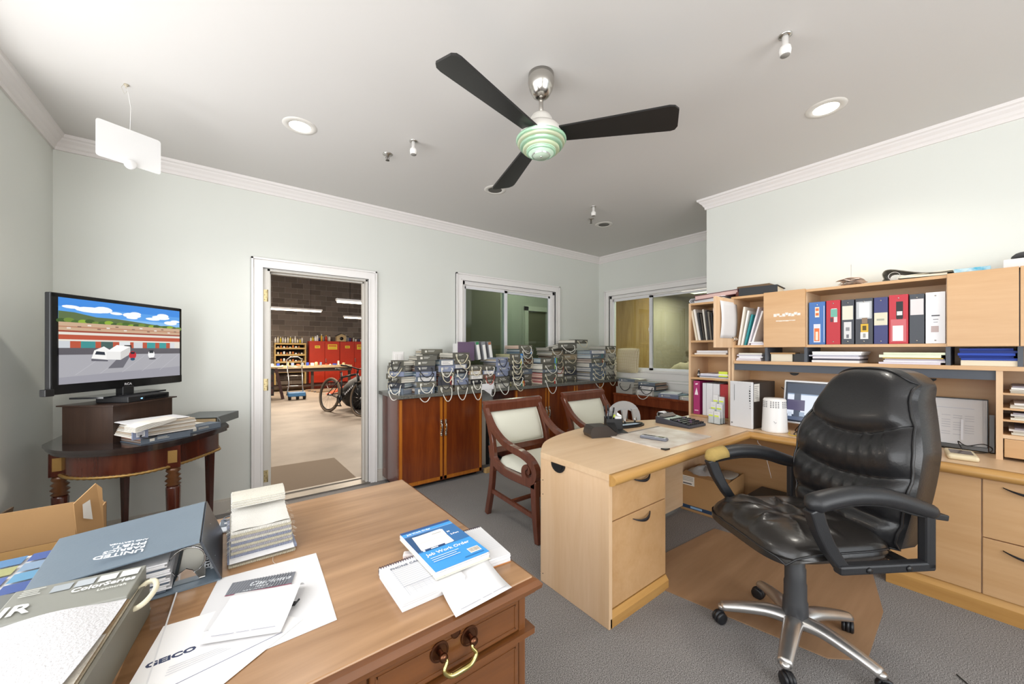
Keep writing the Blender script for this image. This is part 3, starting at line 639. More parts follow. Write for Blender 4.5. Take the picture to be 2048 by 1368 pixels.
# ------------------------------------------------------------------ fabric sample books
COV = {'charcoal': '#5c5a52', 'olive grey': '#6a675b', 'blue-grey': '#8088a0', 'slate': '#66707c', 'dark': '#3c3e46', 'black': '#232327', 'pale grey': '#a9a79f', 'tan': '#9a8a70', 'brown': '#5f4636'}
PG = [['#c8c6c0', '#8f97a3', '#dcdad4', '#b3a690'], ['#b98f7c', '#6f5a4c', '#9a8f88', '#d4c8bb'], ['#e4dfd2', '#c3beb2', '#a8a69e', '#efeade'], ['#8aa2b0', '#c2cfd2', '#6b7f90', '#d9dcda'], ['#c98a84', '#e2c5b4', '#b25f5c', '#e8d9c4'], ['#d8c98c', '#b9b48a', '#e2dcc0', '#9da07f']]
BN = {'n': 0}
STR = {'white': '#e9e6dc', 'black': '#26272c', 'cream': '#d8cfb4', 'red': '#a34238'}
def sample_book(label, w, d, h, cov, pages, hcol, loc, rz=0, group=None, band=None, tab=True, drop=.075, hw=None, tilt=0, name='sample_book', white=False):
    """spine on the local -y side, origin at the spine's bottom centre"""
    BN['n'] += 1; r = random.Random(BN['n']*13)
    t = thing(name, label, 'sample book', loc, rz, group, rot=(tilt, 0, rz) if tilt else None)
    cm = mat('book_cover_'+cov.replace(' ', '_'), COV[cov], .55, bump=.1, bscale=200)
    b = MB().box(-w/2, w/2, 0, .004, 0, h).box(-w/2, w/2, .004, d, 0, .003).box(-w/2, w/2, .004, d*.35, h-.003, h)
    b.build('cover', cm, t)
    pm = [mat('fabric_'+c.strip('#'), c, .9, bump=.3, bscale=300) for c in PG[pages % 6]]
    b = MB(); n = 5; hh = (h-.008)/n
    for i in range(n):
        q = r.random()*.006
        b.box(-w/2+.004+q, w/2-.004-q, .006, d-.004-q*2, .004+i*hh, .004+(i+1)*hh-.001, r.randrange(4))
    b.build('fabric_swatches', pm, t)
    lay = []
    if tab:
        a = -w*.34; lay.append(('#dedbd0', (a, a+.022, h*.28, h*.72)))
        lay += lines(a+.034, a+.034+w*.34, h*.74, h*.2, 2, h*.1, '#c9c7be', .5, BN['n'])
    if white: lay.append(('#ece9e4', (-w*.4, w*.4, h*.12, h*.85))); lay += lines(-w*.33, w*.3, h*.75, h*.2, 3, h*.06, '#8b8a92', .5, BN['n'])
    if band:
        for i, c in enumerate(band): lay.append((c, (w*.28+i*.018, w*.28+(i+1)*.018, 0, h)))
    if lay: prints('spine_label', lay, t, (0, 0, 0), (PI/2, 0, 0), z0=.001)
    if hcol and not (white and h < .05):
        hw = hw or w*.62; s = r.choice((-1, 1))*.01
        pts = [(-hw/2, .001, h*.6), (-hw/2-.006, -.018, h*.45), (-hw*.42+s, -.03, h*.5-drop*.6), (-hw*.15+s, -.036, h*.5-drop), (hw*.15+s, -.036, h*.5-drop), (hw*.42+s, -.03, h*.5-drop*.6), (hw/2+.006, -.018, h*.45), (hw/2, .001, h*.6)]
        MB().tube(smooth_pts(pts, 4), .0042, 6).build('rope_handle', mat('rope_'+hcol, STR[hcol], .7), t)
    return t
ORD = ['bottom', 'second', 'third', 'fourth', 'fifth', 'sixth', 'seventh', 'eighth']
def stack(desc, x0, x1, y, books, group, jit=.012, rz=0, d=.29, z0=.905):
    z = z0; r = random.Random(int(x0*1000)); n = len(books)
    for i, bk in enumerate(books):
        cov, pg, hc, h = bk[:4]; kw = bk[4] if len(bk) > 4 else {}
        pos = 'bottom of' if i == 0 else ('top of' if i == n-1 else ORD[i]+' from bottom of')
        hn = (hc+' handle') if hc else 'no handle'
        nm = f'{cov} sample book, {hn}, {pos} {desc}'
        cx = (x0+x1)/2+(r.random()-.5)*jit*2
        sample_book(nm, (x1-x0)*(kw.pop('ws', 1)), d, h-.0015, cov, pg, hc, (cx, y+(r.random()-.3)*jit*1.6, z), rz+(r.random()-.5)*.22+kw.pop('rz', 0), group, **kw)
        z += h
    return z
GR = 'fabric sample books piled on the granite counter'
stack('the stack nearest the door', 1.17, 1.35, 3.42, [('slate', 0, 'white', .055), ('dark', 3, 'white', .05), ('charcoal', 2, 'black', .06, {'rz': -.3}), ('blue-grey', 3, None, .045), ('charcoal', 2, 'cream', .055, {'rz': .2}), ('charcoal', 2, 'black', .05, {'rz': -.3})], GR, rz=-1.05, d=.19)
stack('the wide left stack', 1.40, 1.595, 3.30, [('slate', 1, 'white', .06, {'drop': .1}), ('olive grey', 0, 'white', .052), ('slate', 0, None, .05, {'white': True}), ('blue-grey', 3, 'black', .045), ('dark', 1, 'black', .055), ('charcoal', 2, None, .05), ('charcoal', 2, None, .045)], GR, rz=-.12, d=.28)
stack('the stack over the door gap', 1.625, 1.785, 3.285, [('olive grey', 3, 'white', .068, {'drop': .115}), ('dark', 4, 'black', .085, {'tab': False, 'band': ['#c83c3c', '#e8e4dc']}), ('charcoal', 4, 'cream', .045), ('blue-grey', 0, 'white', .06), ('slate', 3, None, .06, {'white': True})], GR)
stack('the stack beside the red-labelled one', 1.80, 1.955, 3.285, [('olive grey', 1, 'white', .062, {'drop': .11}), ('blue-grey', 0, 'black', .068), ('slate', 3, None, .045), ('black', 0, 'white', .05), ('blue-grey', 0, None, .045, {'white': True}), ('charcoal', 1, 'cream', .06, {'ws': 1.25}), ('charcoal', 2, 'cream', .055, {'ws': 1.25})], GR)
stack('the stack below the white uprights', 1.97, 2.125, 3.285, [('olive grey', 1, 'white', .055, {'drop': .12}), ('black', 0, 'white', .055), ('pale grey', 2, 'cream', .045, {'white': True}), ('tan', 4, 'white', .045, {'white': True}), ('charcoal', 2, 'cream', .055)], GR)
stack('the stack above the folded paper', 2.14, 2.285, 3.285, [('charcoal', 4, 'white', .06, {'drop': .1}), ('olive grey', 0, 'white', .045), ('brown', 4, 'red', .05), ('blue-grey', 0, None, .04, {'white': True}), ('charcoal', 2, 'white', .055)], GR)
stack('the stack over the cabinet gap', 2.30, 2.47, 3.285, [('pale grey', 2, 'white', .05, {'drop': .09}), ('charcoal', 2, 'black', .075), ('blue-grey', 3, None, .055), ('blue-grey', 3, 'black', .05), ('blue-grey', 0, None, .05), ('blue-grey', 0, 'black', .05)], GR)
stack('the stack with rainbow stripes', 2.50, 2.69, 3.30, [('olive grey', 5, 'cream', .062, {'band': ['#3a8f8a', '#d8b040', '#b44a32'], 'rz': .1}), ('black', 0, 'white', .065), ('charcoal', 2, 'cream', .062), ('dark', 5, 'cream', .06, {'band': ['#3f8a4a']}), ('charcoal', 5, 'cream', .06, {'band': ['#d9cf68', '#8bb0d0']}), ('charcoal', 5, 'cream', .06, {'band': ['#4a8ed0', '#3c7ab8']})], GR)
stack('the stack behind the stripes', 2.76, 2.97, 3.46, [('charcoal', 1, 'cream', .06), ('olive grey', 2, None, .06), ('slate', 3, None, .06), ('charcoal', 0, None, .06), ('brown', 1, 'cream', .06), ('charcoal', 5, 'cream', .06), ('charcoal', 3, 'white', .06, {'band': ['#4a8ed0']}), ('olive grey', 4, 'white', .05)], GR)
stack('the stack with red-blue edges', 2.955, 3.225, 3.29, [('charcoal', 4, 'white', .072, {'band': ['#d04038'], 'drop': .14}), ('charcoal', 4, 'cream', .07), ('slate', 2, None, .035), ('charcoal', 2, 'white', .07, {'band': ['#8fb04a', '#5a86c0']}), ('charcoal', 3, None, .068, {'band': ['#4a8ed0', '#7ab050']})], GR, jit=.008)
stack('the stack with a red handle', 3.29, 3.50, 3.47, [('olive grey', 1, 'cream', .06), ('tan', 4, 'red', .045, {'white': True}), ('tan', 4, 'red', .05, {'white': True}), ('charcoal', 4, 'red', .06), ('charcoal', 3, 'cream', .07), ('olive grey', 1, 'cream', .06), ('tan', 2, None, .05), ('charcoal', 0, 'white', .05, {'ws': 1.2})], GR)
stack('the back left stack', 1.24, 1.40, 3.67, [('slate', 1, 'white', .06, {'drop': .05}), ('charcoal', 2, 'cream', .06), ('olive grey', 0, None, .055), ('charcoal', 1, 'cream', .06), ('olive grey', 2, None, .05)], GR, rz=-1.2, d=.12)
stack('the back stack near the switch', 1.60, 1.84, 3.61, [('charcoal', 1, None, .08), ('olive grey', 0, None, .08), ('charcoal', 2, None, .08), ('tan', 2, None, .07), ('charcoal', 2, 'cream', .06), ('olive grey', 0, None, .05)], GR, d=.16)
stack('the back stack at the window post', 2.60, 2.86, 3.61, [('charcoal', 1, None, .08), ('slate', 0, None, .08), ('charcoal', 2, None, .08), ('tan', 2, None, .07)], GR, d=.16)
stack('the tall blue-grey stack', 3.83, 4.13, 3.30, [('slate', 0, 'white', .06, {'drop': .12, 'band': ['#d8d2bc']}), ('slate', 0, 'cream', .06, {'band': ['#3f66b0']}), ('slate', 0, 'cream', .055, {'band': ['#d8d2bc']}), ('slate', 2, None, .06), ('olive grey', 1, 'cream', .06, {'band': ['#b4593c']}), ('slate', 3, None, .06, {'band': ['#3f8a8a']}), ('blue-grey', 3, None, .05, {'white': True})], GR, jit=.006, d=.33)
stack('the stack behind the tallest one', 3.54, 3.80, 3.52, [('charcoal', 2, 'cream', .07), ('dark', 1, None, .07), ('charcoal', 2, 'cream', .07), ('olive grey', 1, None, .07), ('tan', 2, 'cream', .07), ('charcoal', 2, None, .06), ('charcoal', 2, 'white', .06)], GR, d=.27)
stack('the rightmost counter stack', 4.16, 4.37, 3.31, [('charcoal', 2, 'cream', .065, {'drop': .11}), ('pale grey', 2, 'black', .07), ('pale grey', 2, None, .06), ('charcoal', 2, 'black', .055), ('pale grey', 2, 'cream', .06), ('pale grey', 2, 'black', .055), ('tan', 2, None, .05), ('charcoal', 2, 'white', .05)], GR, d=.33)
# white tasselled swatches beside the last stack
b = MB()
for k in range(8): b.box(4.385, 4.43+.008*(k % 3), 3.34, 3.60, .907+k*.04, .94+k*.04)
tag(b.build('cream_swatch_pile', CREAM, bevel=.006), 'pile of cream folded swatches pressed against the rightmost book stack', 'fabric')
# upright white-spined sample books with purple cover
for k, (x, c, l) in enumerate(((1.93, '#6a5570', 'purple upright sample book standing at the wall behind the white upright ones'), (2.17, '#2f8a55', 'white upright sample book with green top corner, left of three'), (2.25, '#888c90', 'white upright sample book, middle one of three leaning at the window'), (2.33, '#b0714a', 'white upright sample book with orange tint, right of three'))):
    t = thing('upright_sample_book', l, 'sample book', (x, 3.46, 1.205 if k else 1.20), 0, GR, rot=(0, math.radians(-9 if k else 0), 0))
    w = .05 if k else .2
    bx('cover', 0, w, 0, .006 if not k else .16, 0, .20, mat('upright_cover_%d' % k, '#8d8d92' if k else c, .5), t)
    if k: bx('rounded_spine', .008, w-.008, -.012, 0, .0, .165, mat('white_spine', '#efeeea', .5), t, .007); bx('top_label', .01, w-.008, -.004, 0, .168, .195, mat('label_%d' % k, c, .5), t)
    else: bx('pages', .004, w-.004, .006, .12, 0, .185, PAPER, t)
# tilted open books and the folded paper
sample_book('long charcoal sample book lying tilted across the tops of the right-hand stacks', .27, .33, .06, 'charcoal', 2, 'white', (3.40, 3.30, 1.335), -.25, GR, tilt=-.12)
sample_book('flat charcoal sample book on top between the two tallest stacks', .26, .30, .05, 'charcoal', 2, 'cream', (3.72, 3.36, 1.40), .06, GR)
p = MB(); p.add([(2.09, 3.245, .965), (2.24, 3.245, .965), (2.235, 3.24, .905), (2.085, 3.24, .905)], [(0,1,2,3)]).add([(2.11, 3.238, .904), (2.21, 3.238, .904), (2.20, 3.236, .845)], [(0,1,2)])
o = p.build('folded_paper', PAPER); md = o.modifiers.new('s', 'SOLIDIFY'); md.thickness = .001; tag(o, 'white folded paper hanging over the counter edge under the sample books', 'paper')

# ------------------------------------------------------------------ low dark-red table by the side window with more books
t = thing('low_table', 'dark red low table with glossy top under the side window', 'table', (4.22, 2.0, 0))
bx('tabletop', 0, .385, 0, 1.24, .70, .73, CHERRYX, t, .003); bx('apron', .02, .37, .02, 1.22, .6, .70, CHERRY, t)
for x in (0.01, .33):
    for y in (.01, 1.19): bx('leg', x, x+.045, y, y+.045, 0, .70, CHERRY, t)
bx('back_panel', .33, .345, .05, 1.2, .05, .6, CHERRY, t)
G2 = 'sample books on the low dark-red table'
stack('the left pile on the low table', 2.98-.26, 2.98, 0, [], G2)
def tb(lbl, x, y, z, w, d, h, cov, pg, hc, rz=-PI/2, **k): sample_book(lbl, w, d, h, cov, pg, hc, (x, y, z), rz, G2, **k)
tb('cream thick sample book at the bottom of the left low-table pile', 4.25, 3.08, .731, .26, .3, .085, 'pale grey', 2, None, tab=False)
tb('cream sample book in the middle of the left pile on the low table', 4.255, 3.06, .818, .25, .29, .07, 'pale grey', 2, 'black', tab=False)
tb('slate-covered sample book topping the left low-table pile', 4.26, 3.05, .889, .25, .29, .035, 'slate', 2, None)
tb('pale grey sample book at the bottom of the middle low-table pile', 4.25, 2.77, .731, .26, .3, .07, 'pale grey', 3, 'white', tab=False, white=True)
tb('white-spined sample book with black handle in the middle low-table pile', 4.255, 2.74, .803, .25, .29, .055, 'dark', 1, 'black', white=True)
tb('brown-paged sample book topping the middle low-table pile', 4.26, 2.75, .860, .24, .28, .04, 'slate', 1, None)
tb('blue-grey flat sample book in right low-table pile', 4.25, 2.45, .731, .26, .3, .045, 'blue-grey', 3, None)
tb('white flat sample book, black handle, in right low-table pile', 4.25, 2.18, .731, .25, .3, .035, 'pale grey', 2, 'black', white=True)
tag(MB().box(0, .24, 0, .2, 0, .012).build('clear_folder', mat('pale_folder', '#d8dde4', .2), loc=(4.27, 2.34, .778), rot=(0, 0, .25)), 'pale glossy folder lying on the blue-grey flat sample book', 'folder')

# ------------------------------------------------------------------ armchairs with cream upholstery
VINYL = mat('cream_vinyl', '#dcdccd', .42, bump=.12, bscale=120)
def armchair(label, loc, rz):
    """faces local -y; origin on the floor under the middle of the seat"""
    t = thing('armchair', label, 'chair', loc, rz, 'cream armchairs facing the maple desk')
    hw = .285
    for s in (-1, 1):
        x = s*hw
        st = smooth_pts([(x, .245, .40), (x, .25, .55), (x, .285, .68), (x, .325, .78), (x, .37, .86)], 4)
        MB().strip(st, .038, [.055]*4+[.045]*(len(st)-4), (1, 0, 0), sm=False).build('back_stile', CHAIRW, t, bevel=.006)
        lg = smooth_pts([(x, .25, .42), (x, .27, .25), (x, .30, .12), (x, .33, 0)], 3)
        MB().strip(lg, .04, .045, (1, 0, 0)).build('leg', CHAIRW, t, bevel=.006)
        lf = smooth_pts([(x, -.25, .42), (x, -.255, .25), (x, -.27, .10), (x, -.285, 0)], 3)
        MB().strip(lf, .04, [.06-.02*i/(len(lf)-1) for i in range(len(lf))], (1, 0, 0)).build('leg', CHAIRW, t, bevel=.006)
        # arm: sweeps out of the stile, drops and rolls into a scroll over the seat rail
        ap = [(x, .335, .80), (x, .25, .70), (x, .13, .625), (x, 0, .59), (x, -.12, .575), (x, -.21, .545), (x, -.262, .49), (x, -.25, .43), (x, -.20, .405), (x, -.155, .43), (x, -.150, .475), (x, -.18, .50), (x, -.205, .48), (x, -.195, .455)]
        pts = smooth_pts(ap, 4); n = len(pts)
        MB().strip(pts, .045, [(.034+.016*min(1, i/14)) if i < n*.62 else .05-.024*(i-n*.62)/(n*.38) for i in range(n)], (1, 0, 0)).build('scroll_arm', CHAIRW, t, bevel=.006)
        # curved seat side rail continuing the stile into the front leg
        MB().strip(smooth_pts([(x, .27, .56), (x, .235, .455), (x, .12, .40), (x, -.08, .39), (x, -.27, .395)], 4), .04, .06, (1, 0, 0)).build('seat_rail', CHAIRW, t, bevel=.006)
        MB().strip([(x, -.26, .17), (x, .275, .20)], .02, .03, (1, 0, 0)).build('stretcher', CHAIRW, t)
    MB().strip([(-hw, .02, .19), (hw, .02, .19)], .03, .02, (0, 1, 0)).build('stretcher', CHAIRW, t)
    bx('seat_rail', -hw, hw, -.275, -.235, .36, .42, CHAIRW, t, .006); bx('seat_rail', -hw, hw, .23, .27, .36, .43, CHAIRW, t, .006)
    # top rail, rolled
    pr = [(-.005, -.035), (.012, -.04), (.02, 0), (.03, .03), (.045, .045), (.03, .058), (.005, .052), (-.012, .03)]
    b = MB(); k = len(pr); vs = [(x*(1.+.04*0), .345+a, .845+c) for x in (-.305, .305) for a, c in pr]
    b.add(vs, [(i, (i+1) % k, k+(i+1) % k, k+i) for i in range(k)]+[tuple(range(k)), tuple(range(k, 2*k))]); b.build('top_rail', CHAIRW, t, bevel=.003)
    MB().strip([(-hw, .262, .52), (hw, .262, .52)], .03, .045, (0, 1, 0)).build('back_rail', CHAIRW, t, bevel=.004)
    # upholstered back and seat
    def bk(sg):
        def g(u, v):
            x = (u*2-1); y = v; e = max(0, (1-x**6)*(1-(2*v-1)**6))**.35
            wd = .245+.01*v
            yy = .262+.10*v**1.4; return (x*wd, yy-sg*.035*e, .545+.265*v)
        return g
    MB().grid(bk(1), 15, 13).grid(bk(-1), 15, 13).build('upholstered_back', VINYL, t)
    MB().tube([(x_*.252, .262+.10*v**1.4, .545+.265*v) for x_, v in [(-1+2*i/8, 0) for i in range(8)]+[(1, i/6) for i in range(6)]+[(1-2*i/8, 1) for i in range(8)]+[(-1, 1-i/6) for i in range(6)]], .006, 6, closed=True).build('piping', VINYL, t)
    def se(sg):
        def g(u, v):
            x = (u*2-1); y = (v*2-1); e = max(0, (1-x**8)*(1-y**8))**.4
            return (x*.262*(1+.03*(1-v)), y*.25-.012, .425+(.065 if sg > 0 else -.03)*e)
        return g
    MB().grid(se(1), 17, 17).grid(se(-1), 17, 17).build('seat_cushion', VINYL, t)
    return t
ac = armchair('nearer cream and red-brown armchair with scroll arms, left of the maple desk', (1.965, 2.19, 0), 0)
dup(ac, (2.90, 2.235, 0), 0, 'farther cream and red-brown armchair, behind the pens on the maple desk')

# ------------------------------------------------------------------ half-round table, box, receiver and television
TW = wood('dark_red_table_wood', '#5a2a1c', '#38150e', 2, 9., .22, .5); GOLD = mat('aged_gold', '#a5824a', .4, .6, bump=.3, bscale=90)
out = smooth_pts([(-.80, 3.18, 0), (-.70, 2.955, 0), (-.53, 2.828, 0), (-.36, 2.808, 0), (-.20, 2.912, 0), (-.085, 3.06, 0), (.015, 3.23, 0)], 6)
outl = [(p.x, p.y) for p in out]
back = [(.0, 3.36), (-.13, 3.56), (-.36, 3.70), (-.62, 3.70), (-.79, 3.55)]
poly = outl+back
cxx = sum(p[0] for p in poly)/len(poly); cyy = sum(p[1] for p in poly)/len(poly)
def ins(ps, k): return [(cxx+(x-cxx)*k, cyy+(y-cyy)*k) for x, y in ps]
t = thing('demilune_table', 'dark red half-round table with gold rope trim and turned legs in the left corner', 'table', (0, 0, 0))
MB().prism(poly, .782, .80, sm=True).prism(ins(poly, .975), .765, .782, sm=True).build('tabletop', mat('polished_black_top', '#2a2322', .12, coat=.6), t)
MB().prism(ins(poly, .86), .655, .765, sm=True).build('apron', TW, t)
rp = [(x, y, .648) for x, y in ins(poly, .875)]
b = MB(); P = [Vector(p) for p in rp]; seg = []
for i in range(len(P)):
    a, c = P[i], P[(i+1) % len(P)]; m_ = max(1, int((c-a).length/.012))
    for q in range(m_): seg.append(a.lerp(c, q/m_))
b.tube(seg, .008, 6, closed=True, rs=[.0065+.003*(i % 2) for i in range(len(seg))]).build('rope_trim', GOLD, t)
def turned(x, y, front=True):
    pr = [(.018, 0), (.022, .03), (.034, .52)] if front else [(.014, 0), (.028, .655)]
    if front:
        l = MB().lathe(pr+[(.03, .53)], 8, c=(x, y, 0)).box(x-.034, x+.034, y-.034, y+.034, .64, .765).build('leg', TW, t)
        MB().lathe([(.024, .53), (.036, .538), (.024, .55), (.038, .562), (.024, .578), (.036, .59), (.022, .604), (.034, .618), (.028, .64)], 18, c=(x, y, 0)).build('turned_rings', mat('gold_brown_turning', '#6a4326', .3, .2, coat=.4), l)
        MB().box(x-.02, x+.02, y-.037, y-.033, .67, .74).box(x-.036, x-.034, y-.02, y+.02, .67, .74).build('carved_panel', GOLD, l)
    else: MB().lathe(pr, 4, c=(x, y, 0), sm=False).build('leg', TW, t)
turned(-.715, 3.095); turned(-.245, 2.925); turned(-.09, 3.29, False); turned(-.545, 3.60, False)
# dark wood box
DBOX = wood('espresso_box_wood', '#3d2a20', '#2a1a12', 2, 12., .35)
ang = math.atan2(.82, .57)
t = thing('wooden_riser_box', 'dark brown wooden riser box under the television on the half-round table', 'box', (-.498, 2.984, .80), ang)
bx('front_panel', 0, .38, 0, .012, 0, .205, DBOX, t); bx('back_panel', 0, .38, .255, .267, 0, .205, DBOX, t)
bx('side_panel', 0, .012, .012, .255, 0, .205, DBOX, t); bx('side_panel', .368, .38, .012, .255, 0, .205, DBOX, t)
bx('top_panel', -.015, .40, -.015, .285, .205, .213, DBOX, t, .002)
t = thing('set_top_receiver', 'flat black receiver with small blue light under the television stand', 'receiver', (-.43, 3.03, 1.0135), ang)
bx('receiver_body', .0, .27, .02, .2, 0, .034, BLACKP, t, .004); bx('display', .10, .25, .018, .02, .008, .026, mat('dark_gloss', '#0b0c10', .08), t)
bx('status_light', .075, .085, .0175, .019, .014, .02, mat('blue_led', '#88ccff', .4, emit='#7fc4ff', es=2), t)
t = thing('television', 'black flat television showing parked vans in front of a long low building', 'television', (-.485, 3.268, 1.05), ang)
W2, T0, T1 = .398, .035, .565
MB().box(-W2, W2, 0, .03, T0, T1).box(-.3, .3, .03, .06, T0+.06, T1-.1).build('casing', BLACKP, t, bevel=.005)
GL = mat('gloss_black_bezel', '#0d0d0f', .12)
MB().box(-W2+.004, -W2+.03, -.004, 0, T0+.01, T1-.005).box(W2-.022, W2-.004, -.004, 0, T0+.01, T1-.005).box(-W2+.004, W2-.004, -.004, 0, T1-.022, T1-.004).box(-W2+.004, W2-.004, -.006, 0, T0+.004, T0+.052).build('bezel', GL, t)
MB().box(-W2-.03, -W2+.01, -.01, .02, T0-.004, T0+.032).build('corner_sensor', BLACKP, t, bevel=.003)
text('RCA', .018, mat('lettering_grey', '#c8c8cc', .5), t, (.0, -.0065, T0+.018), (PI/2, 0, 0), 'CENTER', sx=1.3, bold=.0006)
MB().box(-.035, .035, -.01, .035, .0, T0+.01).build('stand_neck', BLACKP, t, bevel=.004)
MB().prism([(-.21, -.07), (.19, -.07), (.22, .08), (-.24, .08)], -.006, .004).build('stand_base', mat('gloss_stand', '#1b1c20', .1), t)
# picture on the screen
sx0, sx1, sy0, sy1 = -W2+.03, W2-.022, T0+.052, T1-.022; sw = sx1-sx0; sh = sy1-sy0
def R(c, a, b_, c_, d_): return (c, (sx0+a*sw, sx0+b_*sw, sy0+c_*sh, sy0+d_*sh))
def Q(c, *p): return (c, [(sx0+a*sw, sy0+b_*sh) for a, b_ in p])
def E(c, cx_, cy_, rx, ry): return (c, ell(sx0+cx_*sw, sy0+cy_*sh, rx*sw, ry*sh, 12))
L_ = [R('#5aa0e8', 0, 1, .75, 1), R('#3f8be0', 0, 1, .9, 1), R('#84bbee', 0, 1, .72, .8)]
for cx_, cy_, rx, ry in ((.22, .885, .12, .035), (.30, .90, .07, .04), (.08, .90, .06, .02), (.40, .87, .05, .018), (.53, .865, .08, .035), (.56, .89, .05, .025), (.53, .83, .05, .015), (.72, .84, .07, .02), (.80, .87, .09, .03), (.82, .90, .06, .03), (.90, .80, .07, .03), (.95, .83, .05, .02)): L_.append(E('#f4f7fb', cx_, cy_, rx, ry))
L_.append(Q('#5c6f45', (0, .70), (1, .70), (1, .73), (.9, .76), (.8, .75), (.6, .775), (.4, .80), (.25, .80), (.1, .84), (0, .845)))
for k in range(22): L_.append(E(['#3f5a2c', '#6f8a3a', '#4a6a30', '#8fae3c'][k % 4], .02+k*.046, .735+.012*math.sin(k*2.1)-.0008*k, .035, .028))
L_ += [R('#c9a98c', 0, 1, .60, .72), R('#b8876c', 0, 1, .66, .675), R('#9c4a38', 0, 1, .605, .625), R('#e2ddd2', 0, 1, .42, .605), R('#b8543c', 0, 1, .52, .575)]
for k in range(14): L_.append(R(['#e8e0d8', '#8a6a5a'][k % 2], .05+k*.068, .075+k*.068, .645+.02*(k % 3), .66+.02*(k % 3)))
for a, b_, cc in ((0, .07, '#c9cdd2'), (.07, .14, '#b8543c'), (.14, .24, '#3f8f8f'), (.24, .28, '#b8543c'), (.28, .37, '#46605c'), (.37, .42, '#b8543c'), (.42, .51, '#dfe1e2'), (.51, .54, '#b8543c'), (.54, .62, '#cfd2d5'), (.62, .66, '#b8543c'), (.66, .74, '#3f9a9a'), (.74, .78, '#b8543c'), (.78, .85, '#3f9a9a'), (.85, .89, '#b8543c'), (.89, .94, '#d5d7da')): L_.append(R(cc, a, b_, .42, .50))
L_ += [R('#5d5a60', 0, 1, .33, .42), R('#a9a8ae', 0, 1, 0, .34), Q('#9a99a2', (0, 0), (1, 0), (1, .14), (0, .08)), R('#2b2a2c', .46, .52, .42, .46)]
for k in range(5): L_.append(Q('#bdbcc2', (.1+k*.17, .1), (.105+k*.17, .1), (.3+k*.17, .32), (.295+k*.17, .32)))
L_ += [Q('#6b6a72', (.33, .16), (.45, .16), (.52, .34), (.44, .34)), Q('#5e5d66', (.21, .26), (.33, .25), (.33, .28), (.21, .29))]
L_ += [Q('#f2f1ee', (.21, .29), (.33, .27), (.36, .38), (.30, .44), (.23, .39)), Q('#2e3440', (.235, .34), (.31, .33), (.305, .37), (.245, .38)), Q('#e9e8e6', (.32, .275), (.43, .265), (.43, .37), (.32, .375)), Q('#fbfaf7', (.32, .375), (.43, .37), (.51, .44), (.40, .46)), Q('#cfcdca', (.43, .265), (.51, .34), (.51, .44), (.43, .37))]
L_ += [E('#c22a33', .53, .325, .032, .055), Q('#2c2430', (.515, .34), (.545, .34), (.55, .37), (.51, .37)), E('#28506a', .53, .27, .02, .02), E('#f2f2f2', .70, .33, .032, .06), Q('#2b3036', (.68, .35), (.72, .35), (.72, .39), (.68, .39)), E('#58565c', .71, .27, .035, .015)]
prints('screen_shapes', L_, t, (0, -.0045, 0), (PI/2, 0, 0), emit=True, step=.00004)
# books on the half-round table
bz = .801
t = thing('ring_binder', 'grey ring binder lying at the right end of the half-round table, worn tan pages', 'binder', (-.105, 3.46, bz), -.45)
bx('cover', -.13, .13, -.14, .14, 0, .004, mat('grey_binder_cover', '#6c7070', .5), t); bx('cover_top', -.13, .13, -.14, .14, .05, .054, mat('grey_binder_cover', '#6c7070', .5), t)
bx('pages', -.12, .115, -.13, .13, .005, .042, mat('tan_pages', '#b79f7a', .9, bump=.4, bscale=150), t)
MB().tube(smooth_pts([(.13, -.14, .001), (.148, -.14, .026), (.13, -.14, .053)], 5), .003, 6).box(.128, .132, -.14, .14, 0, .052).build('spine', mat('grey_binder_cover', '#6c7070', .5), t)
sample_book('thin slate sample book at the bottom of the half-round table pile', .23, .30, .035, 'slate', 1, None, (-.27, 2.90, bz), .55, 'sample books on the half-round table')
sample_book('flat slate binder right of the thin one on the half-round table', .22, .26, .034, 'slate', 2, None, (-.11, 3.10, bz), .75, 'sample books on the half-round table')
t = thing('swatch_book', 'open sample book with thick woven white pages in front of the dark riser box', 'sample book', (-.31, 2.965, bz+.037), .5, 'sample books on the half-round table')
b = MB()
for k in range(9): b.box(-.15+.004*k, .14-.003*(k % 3), -.09+.003*(k % 2), .12, .006+k*.0075, .012+k*.0075, k % 3)
b.build('woven_pages', [mat('fabric_'+c, '#'+c, .9, bump=.4, bscale=250) for c in ('ddd8cf', 'c4bdb2', 'b9a995')], t)
b = MB()
for k in range(5):
    b.strip(smooth_pts([(-.16, -.09+.0*k, .045+.006*k), (-.10, -.095, .06+.006*k), (-.04, -.09, .070+.004*k), (.03, -.06, .078+.003*k)], 4), .12, .003, (0, 1, 0))
b.build('curled_pages', mat('fabric_ddd8cf', '#ddd8cf', .9), t)
bx('grey_tab', -.155, -.09, -.106, -.096, 0, .05, mat('book_cover_blue-grey', COV['blue-grey'], .55), t); bx('top_sheet', -.15, .12, -.06, .12, .076, .079, PAPER, t)
prints('spine_label', [('#e3e3e6', (-.14, -.105, .012, .04))]+lines(-.137, -.11, .036, .007, 3, .003, '#6b6b72'), t, (0, -.107, 0), (PI/2, 0, 0))
MB().tube(smooth_pts([(-.12, -.106, .02), (-.13, -.13, .012), (-.10, -.14, .004), (-.06, -.12, .004)], 5), .004, 6).build('rope_handle', mat('rope_black', '#26272c', .7), t)
tag(MB().box(0, .07, 0, .05, 0, .045).build('white_box', PAPER, loc=(-.24, 3.42, bz), bevel=.004), 'tiny white box behind the books on the half-round table', 'box')
